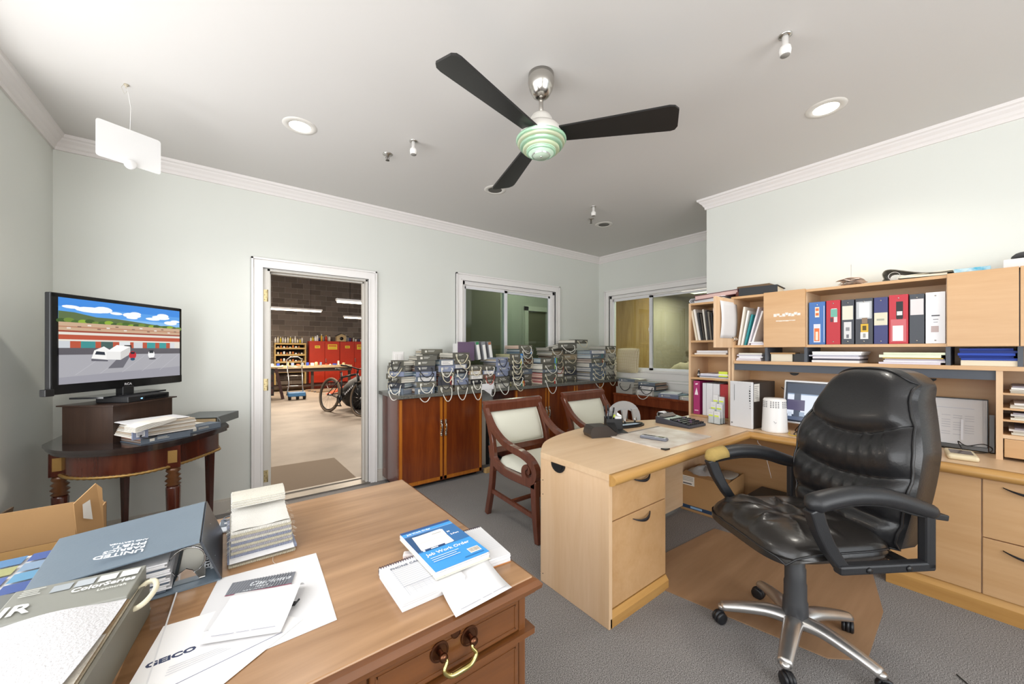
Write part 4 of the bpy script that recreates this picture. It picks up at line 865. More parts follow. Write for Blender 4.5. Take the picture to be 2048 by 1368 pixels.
# ------------------------------------------------------------------ maple desk: peninsula, credenza, shared worktop
BH = mat('black_bow_handle', '#222226', .35)
def bow(parent, c, axis, L=.15):
    """curved black pull; axis 'x' on a face looking to -y, 'y' on a face looking to -x"""
    pts = []; n = 12
    for i in range(n+1):
        u = -1+2*i/n; pts.append((u*L/2, -.004-.022*(1-u*u), -.016*(1-u*u)))
    o = MB().strip(pts, [.004+.009*(1-abs(-1+2*i/n)**1.5) for i in range(n+1)], [.004+.006*(1-abs(-1+2*i/n)) for i in range(n+1)], (0, .3, 1)).build('handle', BH, parent)
    for f in o.data.polygons: f.use_smooth = True
    o.location = c
    if axis == 'y': o.rotation_euler = (0, 0, -PI/2)
    return o
wt = thing('maple_worktop', 'L-shaped maple worktop with rounded worn front edge across desk and credenza', 'worktop', (0, 0, 0))
arc = smooth_pts([(1.424, 1.595, 0), (1.60, 1.755, 0), (1.83, 1.85, 0), (2.13, 1.905, 0), (2.45, 1.905, 0), (2.75, 1.80, 0), (2.95, 1.69, 0)], 5)
poly = [(1.424, 1.115), (2.985, 1.115), (2.985, -.85), (3.61, -.85), (3.61, 1.69)]+[(p.x, p.y) for p in arc[::-1]]
MB().prism(poly, .703, .735).build('top_slab', MAPLEX, wt, bevel=.002)
def bullnose(name, p0, p1, out, m):
    b = MB(); k = 9; vs = []
    pr = [(0, .016)]+[(.042*math.sin(PI*i/(k-1)), .016*math.cos(PI*i/(k-1)) if i < 5 else -.03+.03*0+.03*math.cos(PI*i/(k-1))*1.0) for i in range(k)]
    pr = [(0, .016)]+[(.040*math.sin(PI*i/(k-1)), -.012+.028*math.cos(PI*i/(k-1))) for i in range(1, k)]
    n = len(pr); d = Vector(out)
    for p, mit in ((Vector(p0), 0), (Vector(p1), 1)):
        for a, z in pr:
            q = p+d*a+Vector((0, 0, z+.719))
            if mit == 1: q += mitd(a)
            vs.append(tuple(q))
    b.add(vs, [(i, (i+1) % n, n+(i+1) % n, n+i) for i in range(n)], 0, True)
    b.add(vs, [tuple(range(n)), tuple(range(n, 2*n))], 0, False)
    return b.build(name, m, wt)
mitd = lambda a: Vector((-a, 0, 0))
bullnose('rounded_edge', (1.424, 1.115, 0), (2.985, 1.115, 0), (0, -1, 0), BULL)
mitd = lambda a: Vector((0, -a, 0))
mitd2 = mitd
mitd = lambda a: Vector((0, -a, 0))
bullnose('rounded_edge', (2.985, -.85, 0), (2.985, 1.115, 0), (-1, 0, 0), BULLY)
t = thing('maple_desk', 'pale maple peninsula desk with two drawers and a curved visitor side', 'desk', (0, 0, 0))
pl = [(1.655-.0, .7)]
ep = MB().box(1.428, 1.452, 1.118, 1.60, .0, .703).build('end_panel', MAPLEV, t, bevel=.002)
g = MB().prism([(.052*math.cos(a), .045*math.sin(a)-0) for a in [-PI*i/12 for i in range(13)]], 0, .006, T=Matrix.Translation((1.4275, 1.455, .70)) @ Matrix(((0,0,-1,0),(1,0,0,0),(0,1,0,0),(0,0,0,1)))).build('cable_grommet', BLACKP, ep)
MB().prism([(.036*math.cos(a), .030*math.sin(a)-.002) for a in [-PI*i/12 for i in range(13)]], 0, .004, T=Matrix.Translation((1.4215, 1.455, .70)) @ Matrix(((0,0,-1,0),(1,0,0,0),(0,1,0,0),(0,0,0,1)))).build('grommet_opening', mat('void_black', '#050505', .9), ep)
for z in (.05, .5, .58): MB().cyl((1.4278, 1.58, z), (1.4265, 1.58, z), .003, 8).build('screw_hole', BLACKP, ep)
bx('pedestal_body', 1.452, 1.945, 1.155, 1.60, .06, .703, MAPLEV, t)
for z0, z1 in ((.495, .692), (.075, .489)):
    dr = bx('drawer', 1.458, 1.942, 1.135, 1.155, z0, z1, MAPF, t, .002)
    bow(dr, (1.71, 1.135, .665 if z0 > .4 else .463), 'x')
MB().add([(1.44, 1.118, 0), (1.945, 1.118, 0), (1.945, 1.118, .045), (1.44, 1.118, .045), (1.44, 1.135, .068), (1.945, 1.135, .068), (1.44, 1.6, 0), (1.945, 1.6, 0), (1.44, 1.6, .068), (1.945, 1.6, .068)], [(0,1,2,3), (3,2,5,4), (1,7,9,5,2), (0,3,4,8,6), (4,5,9,8), (6,8,9,7), (0,6,7,1)]).build('base_plinth', BULL, t)
bx('modesty_panel', 1.945, 3.0, 1.60, 1.622, .03, .703, MAPLEX, t)
# credenza under the hutch
t = thing('maple_credenza', 'maple credenza base with door and file drawers under the hutch', 'cabinet', (0, 0, 0))
bx('cabinet_body', 3.012, 3.6, -.85, .392, .075, .703, MAPLEV, t)
bx('door', 2.992, 3.012, .062, .392, .105, .690, MAPF, t, .0015)
for z0, z1 in ((.390, .690), (.105, .385)):
    dr = bx('drawer', 2.992, 3.012, -.55, .057, z0, z1, MAPF, t, .0015); bow(dr, (2.992, -.09, .65 if z0 > .2 else .345), 'y', .17)
    dr = bx('drawer', 2.992, 3.012, -.85, -.555, z0, z1, MAPF, t, .0015)
MB().add([(2.985, -.85, 0), (2.985, .40, 0), (2.985, .40, .07), (2.985, -.85, .07), (3.005, .40, .10), (3.005, -.85, .10), (3.6, .40, 0), (3.6, -.85, 0), (3.6, .40, .10), (3.6, -.85, .10)], [(0,1,2,3), (3,2,4,5), (1,6,8,4,2), (0,3,5,9,7), (4,8,9,5), (0,7,6,1)]).build('base_plinth', BULLY, t)
bx('knee_back_panel', 3.575, 3.595, .392, 1.69, .02, .703, MAPF, t)
bx('side_panel', 3.03, 3.60, 1.66, 1.682, .0, .703, MAPLEV, t)
# hutch
HX = 3.27; HB = 3.605
t = thing('maple_hutch', 'maple hutch with sliding doors, open binder bay and slate-edged cubbies on the credenza', 'hutch', (0, 0, 0))
bx('back_panel', HB-.012, HB, -.85, 1.33, .735, 1.745, MAPF, t)
bx('side_panel', HX, HB-.012, 1.318, 1.336, .735, 1.728, MAPLEV, t)
bx('top_panel', HX-.004, HB-.012, -.85, 1.336, 1.728, 1.746, MAPF, t)
bx('shelf_board', HX, HB-.012, -.85, 1.318, 1.336, 1.354, MAPF, t)
bx('lower_shelf', HX-.01, HB-.012, -.85, 1.318, 1.207, 1.230, MAPF, t)
bx('slate_valance', HX+.012, HX+.03, .012, 1.318, 1.155, 1.207, DARKG, t)
for y in (1.09, .845, .185, -.06, -.36): bx('slate_partition', HX+.004, HB-.012, y-.009, y+.009, 1.230, 1.336, DARKG, t)
bx('bay_side', HX+.01, HB-.012, .838, .852, 1.354, 1.728, MAPLEV, t); bx('bay_side', HX+.01, HB-.012, .178, .192, 1.354, 1.728, MAPLEV, t); bx('bay_side', HX+.01, HB-.012, 1.092, 1.106, 1.354, 1.728, MAPLEV, t)
da = bx('door', HX-.02, HX-.002, .842, 1.10, 1.338, 1.75, MAPF, t, .0015, 'closed door with torn tape residue')
tp = MB()
rr = random.Random(5)
for k in range(9): y = .87+.018*k; z = 1.555+.006*math.sin(k*2); tp.box(HX-.0206, HX-.02, y, y+.02, z+.01, z+.018+.014*rr.random())
for k in range(6): y = .90+.02*k; z = 1.53; tp.box(HX-.0206, HX-.02, y, y+.019, z-.004+.004*rr.random(), z+.004)
tp.build('tape_residue', mat('old_tape', '#e8dfd6', .3), da)
bx('door', HX-.02, HX-.002, -.055, .188, 1.338, 1.75, MAPF, t, .0015); bx('door', HX-.02, HX-.002, -.37, -.059, 1.338, 1.75, MAPF, t, .0015)
bx('slate_edge', HX-.004, HX+.006, -.061, -.053, 1.338, 1.745, DARKG, t)
# door of the left bay standing open
bx('open_door', 2.965, HX-.002, 1.322, 1.34, 1.335, 1.728, MAPLEV, t, .0015)
for y in (1.0, .28):
    MB().prism([(.03*math.cos(a), .022*math.sin(a)) for a in [-PI*i/10 for i in range(11)]], 0, .006, T=Matrix.Translation((HB-.012, y, 1.135)) @ Matrix(((0,0,-1,0),(1,0,0,0),(0,1,0,0),(0,0,0,1)))).build('cable_grommet', BLACKP, t)
# right pigeonhole tower of the hutch
bx('tower_side', HX, HB-.012, -.005, .018, .735, 1.207, MAPLEV, t); bx('tower_side', HX, HB-.012, -.47, -.45, .735, 1.207, MAPLEV, t)
for z in (.865, .945, 1.005, 1.085): bx('tower_shelf', HX+.004, HB-.012, -.45, -.005, z-.005, z+.005, MAPF, t)
td = bx('tower_drawer', HX-.001, HX+.016, -.445, -.009, .752, .848, MAPF, t, .0015)
bx('tower_rail', HX, HX+.02, -.45, -.005, .85, .868, MAPLEX, t)
# bookcase tower at the left end
t = thing('maple_bookcase', 'narrow maple open bookcase standing at the left end of the hutch', 'bookcase', (0, 0, 0))
bx('side_panel', HX, HB, 1.672, 1.69, .735, 1.728, MAPLEV, t); bx('side_panel', HX, HB, 1.342, 1.36, .735, 1.728, MAPLEV, t)
bx('back_panel', HB-.01, HB, 1.36, 1.672, .735, 1.728, MAPF, t)
bx('top_panel', HX, HB, 1.36, 1.672, 1.71, 1.728, MAPF, t)
for z in (1.393, 1.27, 1.07): bx('shelf', HX+.003, HB-.01, 1.36, 1.672, z-.011, z+.007, MAPF, t)
bx('base_shelf', HX-.0, HB-.01, 1.36, 1.672, .737, .752, MAPF, t)

# ------------------------------------------------------------------ binders in the open bay
def strag(cov, lab, y1, y0, ztop, layers, x=3.285, d=.27, txt=None):
    w = y1-y0-.003; h = ztop-1.355
    t = thing('binder', lab, 'binder', (x, y0+.0015, 1.3552), 0, 'binders standing in the hutch bay')
    m = mat('binder_'+cov.strip('#'), cov, .45)
    MB().box(0, .004, 0, w, 0, h).box(.004, d, 0, .004, 0, h).box(.004, d, w-.004, w, 0, h).build('cover', m, t, bevel=.0015)
    bx('pages', .02, d-.015, .008, w-.008, .006, h-.012, PAPER, t)
    MB().cyl((-.001, w*.5, h*.93), (.0, w*.5, h*.93), .004, 8).cyl((-.001, w*.5, h*.06), (.0, w*.5, h*.06), .004, 8).build('rivet', STEEL, t)
    L2 = [(c, (a*w, b_*w, e*h, f*h)) for c, a, b_, e, f in layers]
    if L2: prints('spine_label', [(c, (-b_, -a, e, f)) for c, (a, b_, e, f) in L2], t, (0, 0, 0), (PI/2, 0, -PI/2))
    return t
strag('#3f6db0', 'light blue binder with orange and white labels, leftmost in the open bay', .831, .738, 1.652, [('#e8dccb', .35, .62, .64, .88), ('#d9733a', .38, .58, .68, .74), ('#d9733a', .38, .58, .79, .85), ('#d8dce8', .28, .70, .05, .48), ('#e2773f', .34, .66, .08, .38), ('#e8dccb', .42, .58, .10, .30), ('#cfd6e6', .04, .08, .05, .9)])
strag('#b8202e', 'red binder with a small teal label, second in the open bay', .735, .658, 1.655, [('#6fae9e', .2, .68, .62, .80), ('#d8d0d0', .2, .45, .50, .62), ('#5a3f4a', .5, .7, .51, .60), ('#ffffff', .24, .62, .80, .81)])
strag('#3f434c', 'dark grey binder with cream label above a white one, third in the open bay', .655, .588, 1.651, [('#dcd8c8', .08, .92, .55, .86), ('#d6d6d8', .2, .8, .12, .50), ('#8a8a90', .35, .65, .30, .38), ('#70707a', .4, .6, .14, .22)])
strag('#3b3e46', 'wide dark binder with yellow and white stickers, fourth in the open bay', .585, .498, 1.652, [('#b9bcc0', .06, .94, .55, .93), ('#e6e6e4', .18, .78, .58, .90), ('#8a7460', .3, .62, .45, .57), ('#d9b13a', .25, .68, .26, .44), ('#5a4a1c', .36, .58, .30, .40), ('#e2e2e0', .25, .70, .11, .26), ('#9a9a9a', .4, .55, .14, .23)])
strag('#34386e', 'navy blue binder with a cream strip label, fifth in the open bay', .496, .43, 1.650, [('#d8d3bd', .02, .98, .40, .67), ('#a8a898', .25, .8, .5, .54)])
strag('#bc2535', 'red binder with black and white labels, sixth in the open bay', .428, .342, 1.657, [('#2b2b2e', .26, .62, .52, .86), ('#d8d8d8', .3, .58, .58, .66), ('#2b2b2e', .28, .6, .38, .52), ('#c96a70', .1, .9, .04, .50), ('#ecebe9', .25, .80, .06, .37)])
strag('#3d4149', 'dark grey binder with a pinkish-white label near the top, seventh in the open bay', .340, .276, 1.652, [('#dcd3d4', .05, .93, .58, .90)])
strag('#e7e8ec', 'white shrink-wrapped binder with black print, rightmost in the open bay', .274, .194, 1.655, [('#5a5a60', .28, .70, .53, .555), ('#8a8a90', .35, .62, .46, .475), ('#8a8a90', .38, .6, .41, .42), ('#b9a8a6', .33, .72, .22, .34)])
# ------------------------------------------------------------------ paper piles
def pile(name, lab, cat, loc, w, d, cols, hs, rz=0, seed=1, grp=None, part='sheet_bundle'):
    """low pile of flat items; w along y, d along x"""
    r = random.Random(seed); t = thing(name, lab, cat, loc, rz, grp); z = 0
    for i, h in enumerate(hs):
        a = (r.random()-.5)*.025; b_ = (r.random()-.5)*.02
        o = MB().box(a, d+a, b_, w+b_-r.random()*.02, z, z+h-.0008).build(part, mat('paper_'+cols[i % len(cols)].strip('#'), cols[i % len(cols)], .7), t)
        z += h
    return t
WP = ['#eceaf0', '#dedbe4', '#f2f2f2', '#c9c6cf', '#e6e3d8']
pile('paper_pile', 'pile of white papers in the left slate cubby of the hutch', 'papers', (3.29, 1.125, 1.2305), .18, .24, WP, [.014, .012, .01, .014, .012], seed=2)
t = thing('note_block', 'cream block of note cards in the cubby below the closed left door', 'notes', (3.31, .935, 1.2305)); bx('card_block', 0, .12, 0, .135, 0, .055, CREAM, t); bx('loose_cards', -.01, .10, -.02, .137, .055, .066, CARD, t)
tag(bx('black_box', 3.31, 3.42, .862, .925, 1.2305, 1.29, BLACKP), 'small dark box right of the cream note block in the cubby', 'box')
pile('paper_pile', 'thick pile of magazines and papers under the left binders', 'papers', (3.285, .56, 1.2305), .265, .26, ['#f2f2f2', '#5a5a66', '#e2dfe6', '#b8b8c4', '#ececec'], [.016, .012, .014, .01, .012, .012], seed=5)
pile('paper_pile', 'pile of green-white papers with a yellow folder under the right binders', 'papers', (3.285, .205, 1.2305), .26, .26, ['#d8d3e0', '#e8e6ea', '#c2bcd0', '#d9b54a', '#e4ead2', '#dfe6c8'], [.012, .012, .01, .006, .018, .014], seed=8)
pile('blue_folder_pile', 'stack of bright blue folders on a cream pad in the right cubby', 'folders', (3.29, -.045, 1.2305), .20, .22, ['#e6dac2', '#23409a', '#1d3588', '#2a4bb0', '#1c2f74', '#23409a'], [.03, .013, .013, .014, .013, .013], seed=4, part='folder')
pile('paper_pile', 'thin pile of papers with a dark clip on the third shelf of the bookcase', 'papers', (3.285, 1.385, 1.2775), .265, .22, ['#efe6dc', '#dcd6d6', '#f0eef0'], [.012, .01, .012], seed=9)
p = pile('paper_pile', 'papers with a lime sticky note on the second shelf of the bookcase', 'papers', (3.285, 1.365, 1.0775), .25, .22, ['#eef0f4', '#5b6068', '#d8d4e2', '#e8e6ee'], [.008, .006, .012, .01], seed=10)
MB().box(-.004, -.001, .005, .075, .012, .058).build('sticky_note', mat('lime_note', '#d3e04a', .6), p)
for k, z in enumerate((.8705, .9505, 1.0105, 1.0905)):
    pile('paper_pile', ['bottom', 'second', 'third', 'top'][k]+' pile of papers in the right pigeonholes of the hutch', 'papers', (3.285, -.43, z), .41, .26, ['#d9d4c4', '#c0b8aa', '#e4e0dc', '#8f8890'], [.011, .008, .011, .008] if k != 2 else [.01, .008, .01], seed=20+k, grp='papers in the pigeonholes')
# leaning papers in the left hutch bay
ln = [('#e9e4da', .02), ('#efece6', .035), ('#2f8f96', .05), ('#e6e2ea', .07), ('#f4f2f2', .085)]
t = thing('file_folders', 'leaning files and folders with one teal cover in the open left hutch bay', 'folders', (3.29, 1.312, 1.3545))
for k, (c, o) in enumerate(ln): MB().box(0, .24, -.012, 0, 0, .31-.03*(k % 3)).build('folder', mat('paper_'+c.strip('#'), c, .7), t, loc=(.01*k, -.015-.02*k, 0), rot=(math.radians(8+2.0*k), 0, 0))
pile('paper_pile', 'white papers lying flat beside the leaning folders in the left hutch bay', 'papers', (3.285, 1.11, 1.3545), .10, .2, WP, [.008, .01, .008], seed=31)
# sheet taped to the open door
o = MB().grid(lambda u, v: (3.03+.30*u, 1.3205-.012*math.sin(PI*v)*(1-.5*u)-.001, 1.41+.29*v), 6, 10).build('hanging_sheet', PAPER)
md = o.modifiers.new('s', 'SOLIDIFY'); md.thickness = .0006; tag(o, 'curled white sheet taped to the open hutch door', 'paper')
b = MB();
for x in (3.25, 3.29): b.tube([(x, 1.318, 1.42), (x, 1.30, 1.405), (x, 1.31, 1.385)], .004)
tag(b.build('key_hooks', STEEL), 'small metal clips hanging below the curled sheet', 'clip')
# books and magazines in the bookcase
bc = [('#e8dcc6', .016, 10), ('#efeae4', .018, 10), ('#1f2024', .014, 9), ('#403830', .012, 8), ('#d9d5cc', .012, 7), ('#2a2628', .014, 6), ('#7a746a', .012, 6), ('#18181a', .012, 5), ('#e9e2e4', .014, 4), ('#d8cfc4', .012, 3), ('#f0ecea', .014, 2), ('#cbb89a', .012, 2)]
y = 1.648
for k, (c, w, a) in enumerate(bc):
    o = MB().box(0, .22, 0, w, 0, .27-.012*(k % 4)+.02*(k == 1)).build('magazine', mat('magazine_'+c.strip('#'), c, .5), loc=(3.285+.003*(k % 3), y-w-.014, 1.4010), rot=(-math.radians(a), 0, 0))
    tag(o, ['cream', 'white', 'black', 'dark brown', 'pale grey', 'charcoal', 'grey', 'black glossy', 'pinkish white', 'beige', 'bright white', 'tan'][k]+' thin magazine on the top bookcase shelf, '+['first', 'second', 'third', 'fourth', 'fifth', 'sixth', 'seventh', 'eighth', 'ninth', 'tenth', 'eleventh', 'twelfth'][k]+' from the left', 'magazine', 'magazines on the bookcase shelf')
    y -= w+.0065
def shelfbinder(lab, y0, y1, z1, col, x=3.285, extra=None):
    t = thing('binder', lab, 'binder', (x, y0, .7525)); w = y1-y0
    MB().box(0, .004, 0, w, 0, z1-.7525).box(.004, .26, 0, .004, 0, z1-.7525).box(.004, .26, w-.004, w, 0, z1-.7525).build('cover', mat('binder_'+col.strip('#'), col, .45), t, bevel=.0015)
    bx('pages', .02, .25, .006, w-.006, .005, z1-.765, PAPER, t)
    if extra: prints('spine_mark', [(c, [(-p[0]*w, p[1]) for p in pl_]) for c, pl_ in extra], t, (0, 0, 0), (PI/2, 0, -PI/2))
    return t
shelfbinder('magenta binder with a white sailboat mark in the bottom bookcase shelf', 1.600, 1.655, 1.045, '#a52a68', extra=[('#f2e4ec', [(.25, .17), (.8, .17), (.72, .19), (.5, .235), (.3, .19)]), ('#f2e4ec', [(.3, .262), (.7, .258), (.7, .268), (.3, .272)]), ('#e8c8d8', [(.2, .03), (.8, .03), (.8, .038), (.2, .038)])])
t_ = shelfbinder('black-backed white binder with two rivets, left of the pair in the bookcase', 1.545, 1.575, 1.03, '#dcdce0')
shelfbinder('white binder, middle of the row behind the brochure holder', 1.49, 1.543, 1.03, '#e2e2e6'); shelfbinder('white binder behind the brochure holder with small rivet', 1.435, 1.488, 1.03, '#dedee2')
shelfbinder('red binder standing right of the white binders in the bookcase', 1.368, 1.43, 1.03, '#a8242a')
t = thing('cola_bottle', 'tiny dark cola bottle on the bookcase shelf', 'bottle', (3.32, 1.625, 1.0775))
MB().lathe([(.010, 0), (.0115, .004), (.010, .02), (.0115, .034), (.009, .045), (.004, .056), (.004, .062)], 14).build('bottle_body', mat('cola_glass', '#1c1210', .1, coat=.5), t); MB().lathe([(.0116, .014), (.0116, .028)], 14, cap=False).build('bottle_label', PAPER, t); MB().lathe([(.005, .062), (.005, .069)], 10).build('cap', mat('cap_cream', '#e8e0d0', .4), t)
# ------------------------------------------------------------------ on top of the bookcase and hutch
t = thing('binder', 'white ring binder lying on top of the bookcase', 'binder', (3.285, 1.39, 1.729)); MB().box(0, .28, 0, .29, 0, .004).box(0, .28, 0, .29, .036, .040).build('cover', mat('binder_e7e8ec', '#e7e8ec', .45), t); MB().strip(smooth_pts([(.14, .288, .002), (.14, .302, .02), (.14, .288, .038)], 4), .28, .004, (1, 0, 0)).build('spine', mat('binder_e7e8ec', '#e7e8ec', .45), t); bx('pages', .01, .26, .01, .26, .005, .03, PAPER, t); MB().tube(ell(.27, .02, .014, .014, 12) and [(0.004, .27+.012*math.cos(a), .02+.013*math.sin(a)) for a in [2*PI*i/12 for i in range(12)]], .002, 6, closed=True).build('ring', STEEL, t)
t = thing('dark_red_book', 'dark red hardcover book lying slanted on the white ring binder', 'book', (3.30, 1.30, 1.772), 0, rot=(math.radians(-4), 0, .12)); MB().box(0, .24, 0, .34, 0, .004).box(0, .24, 0, .34, .036, .04).box(0, .24, -.004, 0, 0, .04).build('cover', mat('dark_red_cloth', '#5a2028', .5), t); bx('pages', .004, .236, .002, .33, .005, .035, mat('pinkish_pages', '#c9aaa4', .8), t); bx('spine_label', .05, .19, -.006, -.004, .005, .035, mat('olive_label', '#7a7038', .5), t)
tag(bx('brown_leather_folder', 3.30, 3.5, 1.19, 1.32, 1.747, 1.79, mat('brown_leather', '#6b3422', .5), bevel=.01), 'brown leather folder squeezed between the books on the hutch top', 'folder')
t = thing('black_binder', 'worn black book lying on its side on the hutch top', 'book', (3.29, 1.02, 1.7475), .1); MB().box(0, .25, 0, .26, 0, .006).box(0, .25, 0, .26, .056, .062).box(-.004, .0, 0, .26, 0, .062).build('cover', mat('worn_black_cloth', '#2b2d30', .7), t, bevel=.002); bx('pages', .0, .24, .01, .25, .007, .055, CREAM, t)
tag(bx('brown_file', 3.31, 3.5, 1.08, 1.31, 1.811, 1.83, mat('brown_file', '#6a543c', .7), bevel=.003), 'flat brown file topping the worn black book', 'folder')
t = thing('receipt_spike', 'spike with crumpled pale receipts on the hutch top above the blue binder', 'receipts', (3.37, .62, 1.7465))
MB().lathe([(.035, 0), (.035, .005), (0, .006)], 16).tube([(0, 0, .005), (0, 0, .15)], .0014, 6).build('spike', STEEL, t)
b = MB(); r = random.Random(3)
for k in range(12):
    a = r.random()*6.28; w = .06+.05*r.random(); l = .09+.05*r.random(); z = .008+k*.0045; ph = r.random()*6
    b.grid(lambda u, v: ((u-.4)*w*math.cos(a)-(v-.5)*l*math.sin(a), (u-.4)*w*math.sin(a)+(v-.5)*l*math.cos(a), max(.006, z+.012*math.sin(3*u+ph)*math.cos(3*v+ph)-.02*abs(v-.5))), 6, 6)
b.build('receipts', mat('pinkish_receipts', '#e6d8cd', .8), t)
t = thing('open_ring_binder', 'olive grey ring binder lying open-sided on the hutch top with loose papers', 'binder', (3.30, .17, 1.7465), 0)
MB().strip(smooth_pts([(.12, 0, .02), (.12, .12, .032), (.12, .25, .072), (.12, .285, .055), (.12, .28, .02), (.12, .26, .003), (.12, 0, .002)], 5), .25, .004, (1, 0, 0)).build('cover', mat('olive_cover', '#6f6a5c', .5), t)
MB().tube([(-.002, .235+.026*math.cos(a), .03+.024*math.sin(a)) for a in [2*PI*i/16 for i in range(16)]], .0022, 6, closed=True).build('ring', STEEL, t)
MB().strip([(.11, .02, .012), (.11, .22, .018)], .22, .012, (1, 0, 0)).strip([(.11, .0, .030), (.11, .21, .024)], .22, .004, (1, 0, 0)).build('pages', CREAM, t)
tag(MB().box(0, .23, 0, .13, 0, .03).build('blue_magazine', mat('turquoise_print', '#2f9dc0', .35, col2='#c8dce2', vscale=30), loc=(3.30, .035, 1.7465), bevel=.002), 'turquoise and white booklet lying on the hutch top', 'magazine')
t = thing('white_box', 'white box with a dark pouch on it at the right end of the hutch top', 'box', (3.32, -.20, 1.7465)); bx('box_body', 0, .2, 0, .195, 0, .055, PAPER, t, .003)
q = MB(); blob(q, (0, 0, 0), (.09, .08, .022), 9, amp=.04); tag(q.build('dark_pouch', mat('dark_grey_fabric', '#48484a', .8), loc=(3.42, -.11, 1.824)), 'dark grey pouch lying on the white box at the right', 'pouch')
# ------------------------------------------------------------------ on the worktop
Z0 = .7355
t = thing('computer_tower', 'black desktop computer with a brushed silver front beside the bookcase', 'computer', (3.05, 1.105, Z0), -.12)
bx('case', .02, .33, 0, .16, 0, .34, mat('dark_brown_grey_case', '#37322f', .4), t, .003)
fr = bx('silver_front', 0, .02, -.002, .162, 0, .345, mat('brushed_silver_front', '#d6d7da', .4, .2), t, .006)
b = MB()
for k in range(10): z = .31-.018*k; b.box(-.002, .0005, .012, .016+.004*(k in (2, 3, 4, 5, 6)), z, z+.006+.004*(k in (2, 3, 4, 5, 6)))
b.build('port_slots', BLACKP, fr); bx('logo_mark', -.001, .0005, .14, .15, .025, .035, mat('logo_grey', '#8a8d92', .3, .8), fr); bx('drive_slot', -.001, .0005, .125, .129, .20, .32, mat('logo_grey2', '#a8aaae', .3, .8), fr)
o = prints('spec_sticker', [('#dcd9d2', (.022, .10, .20, .33))]+lines(.03, .09, .315, .014, 7, .004, '#8a8680', .4), t, (0, -.001, 0), (PI/2, 0, 0))
t = thing('wifi_router', 'white tapered cylindrical router with vent slots', 'router', (3.115, .985, Z0))
MB().lathe([(.075, 0), (.079, .006), (.079, .014), (.077, .02), (.069, .225), (.063, .236), (.0, .238)], 40).build('router_body', mat('white_plastic', '#e4e2e0', .35), t)
b = MB()
for ring in range(4):
    for k in range(30):
        if k % 5 == 4: continue
        a = 2*PI*k/30; z = .175+ring*.012; R_ = .0712-(z-.17)*.04+.0006; b.add([(R_*math.cos(a+s), R_*math.sin(a+s), z+q) for s, q in ((-.06, 0), (.06, 0), (.06, .007), (-.06, .007))], [(0,1,2,3)])
b.build('vent_slots', mat('slot_grey', '#77777a', .6), t)['kind'] = 'stuff'
b = MB(); b.strip([(-.0765, -.008, .075), (-.0765, -.002, .068), (-.076, .008, .082)], .002, .002, (1, 0, 0)); b.build('check_mark', mat('slot_grey', '#77777a', .6), t, rot=(0, 0, math.radians(20)))
def plug(lab, pts, r=.003, m=BLACKP, cat='cable', name='cable'): return tag(MB().tube(smooth_pts(pts, 6), r, 6).build(name, m), lab, cat)
plug('black cables falling behind the router and computer tower', [(3.5, 1.06, 1.02), (3.45, 1.0, .98), (3.40, .93, .86), (3.36, .90, .78), (3.25, .90, .74), (3.18, .86, .742)])
plug('thin black cable looping under the monitor', [(3.22, .88, .74), (3.08, .86, .741), (3.04, .80, .741), (3.12, .74, .742), (3.3, .78, .742)])
plug('yellow cable coiled beside the router base', [(3.14, .90, .741), (3.06, .885, .741), (3.03, .85, .741), (3.08, .83, .741), (3.16, .86, .741)], .0028, mat('yellow_cable', '#d8b83a', .5))
# monitor, faces -x
t = thing('monitor', 'silver-framed wide computer monitor partly hidden by the office chair', 'monitor', (3.22, .745, Z0), -.1, rot=(0, math.radians(8), -.06))
bx('frame', 0, .035, -.235, .235, .055, .365, mat('silver_frame', '#e4e5e8', .35, .2), t, .008)
bx('bezel', -.003, .0, -.222, .222, .068, .352, mat('dark_bezel', '#2f3541', .12), t)
prints('screen_shapes', [('#3c4658', (-.21, .21, .08, .34)), ('#8fa3bd', (-.205, .205, .26, .27)), ('#dfe6f2', (-.205, .205, .12, .262)), ('#4c5566', (-.165, -.125, .08, .27)), ('#5a5572', (-.205, -.10, .15, .225)), ('#c9d3e2', (-.20, -.175, .105, .135)), ('#9fb0c6', (-.13, -.10, .11, .14)), ('#56627a', (-.205, .205, .08, .105))], t, (-.0045, 0, 0), (PI/2, 0, -PI/2), emit=True)  # windows mirrored in the screen, painted as glowing shapes
MB().box(.005, .04, -.03, .03, .0, .2).build('stand_neck', BLACKP, t); MB().prism([(.11*math.cos(a)*.9+.02, .12*math.sin(a)) for a in [2*PI*i/20 for i in range(20)]], 0, .008).build('stand_base', BLACKP, t)
t = thing('keyboard', 'dark grey keyboard with its end showing beside the chair back', 'keyboard', (3.02, .48, Z0), .05)
bx('keyboard_body', 0, .12, 0, .32, 0, .015, mat('keyboard_grey', '#3a3a3d', .5), t, .004)
for r_ in range(4):
    for c_ in range(12): bx('key', .010+r_*.026, .032+r_*.026, .012+c_*.025, .034+c_*.025, .015, .021, BLACKP, t)
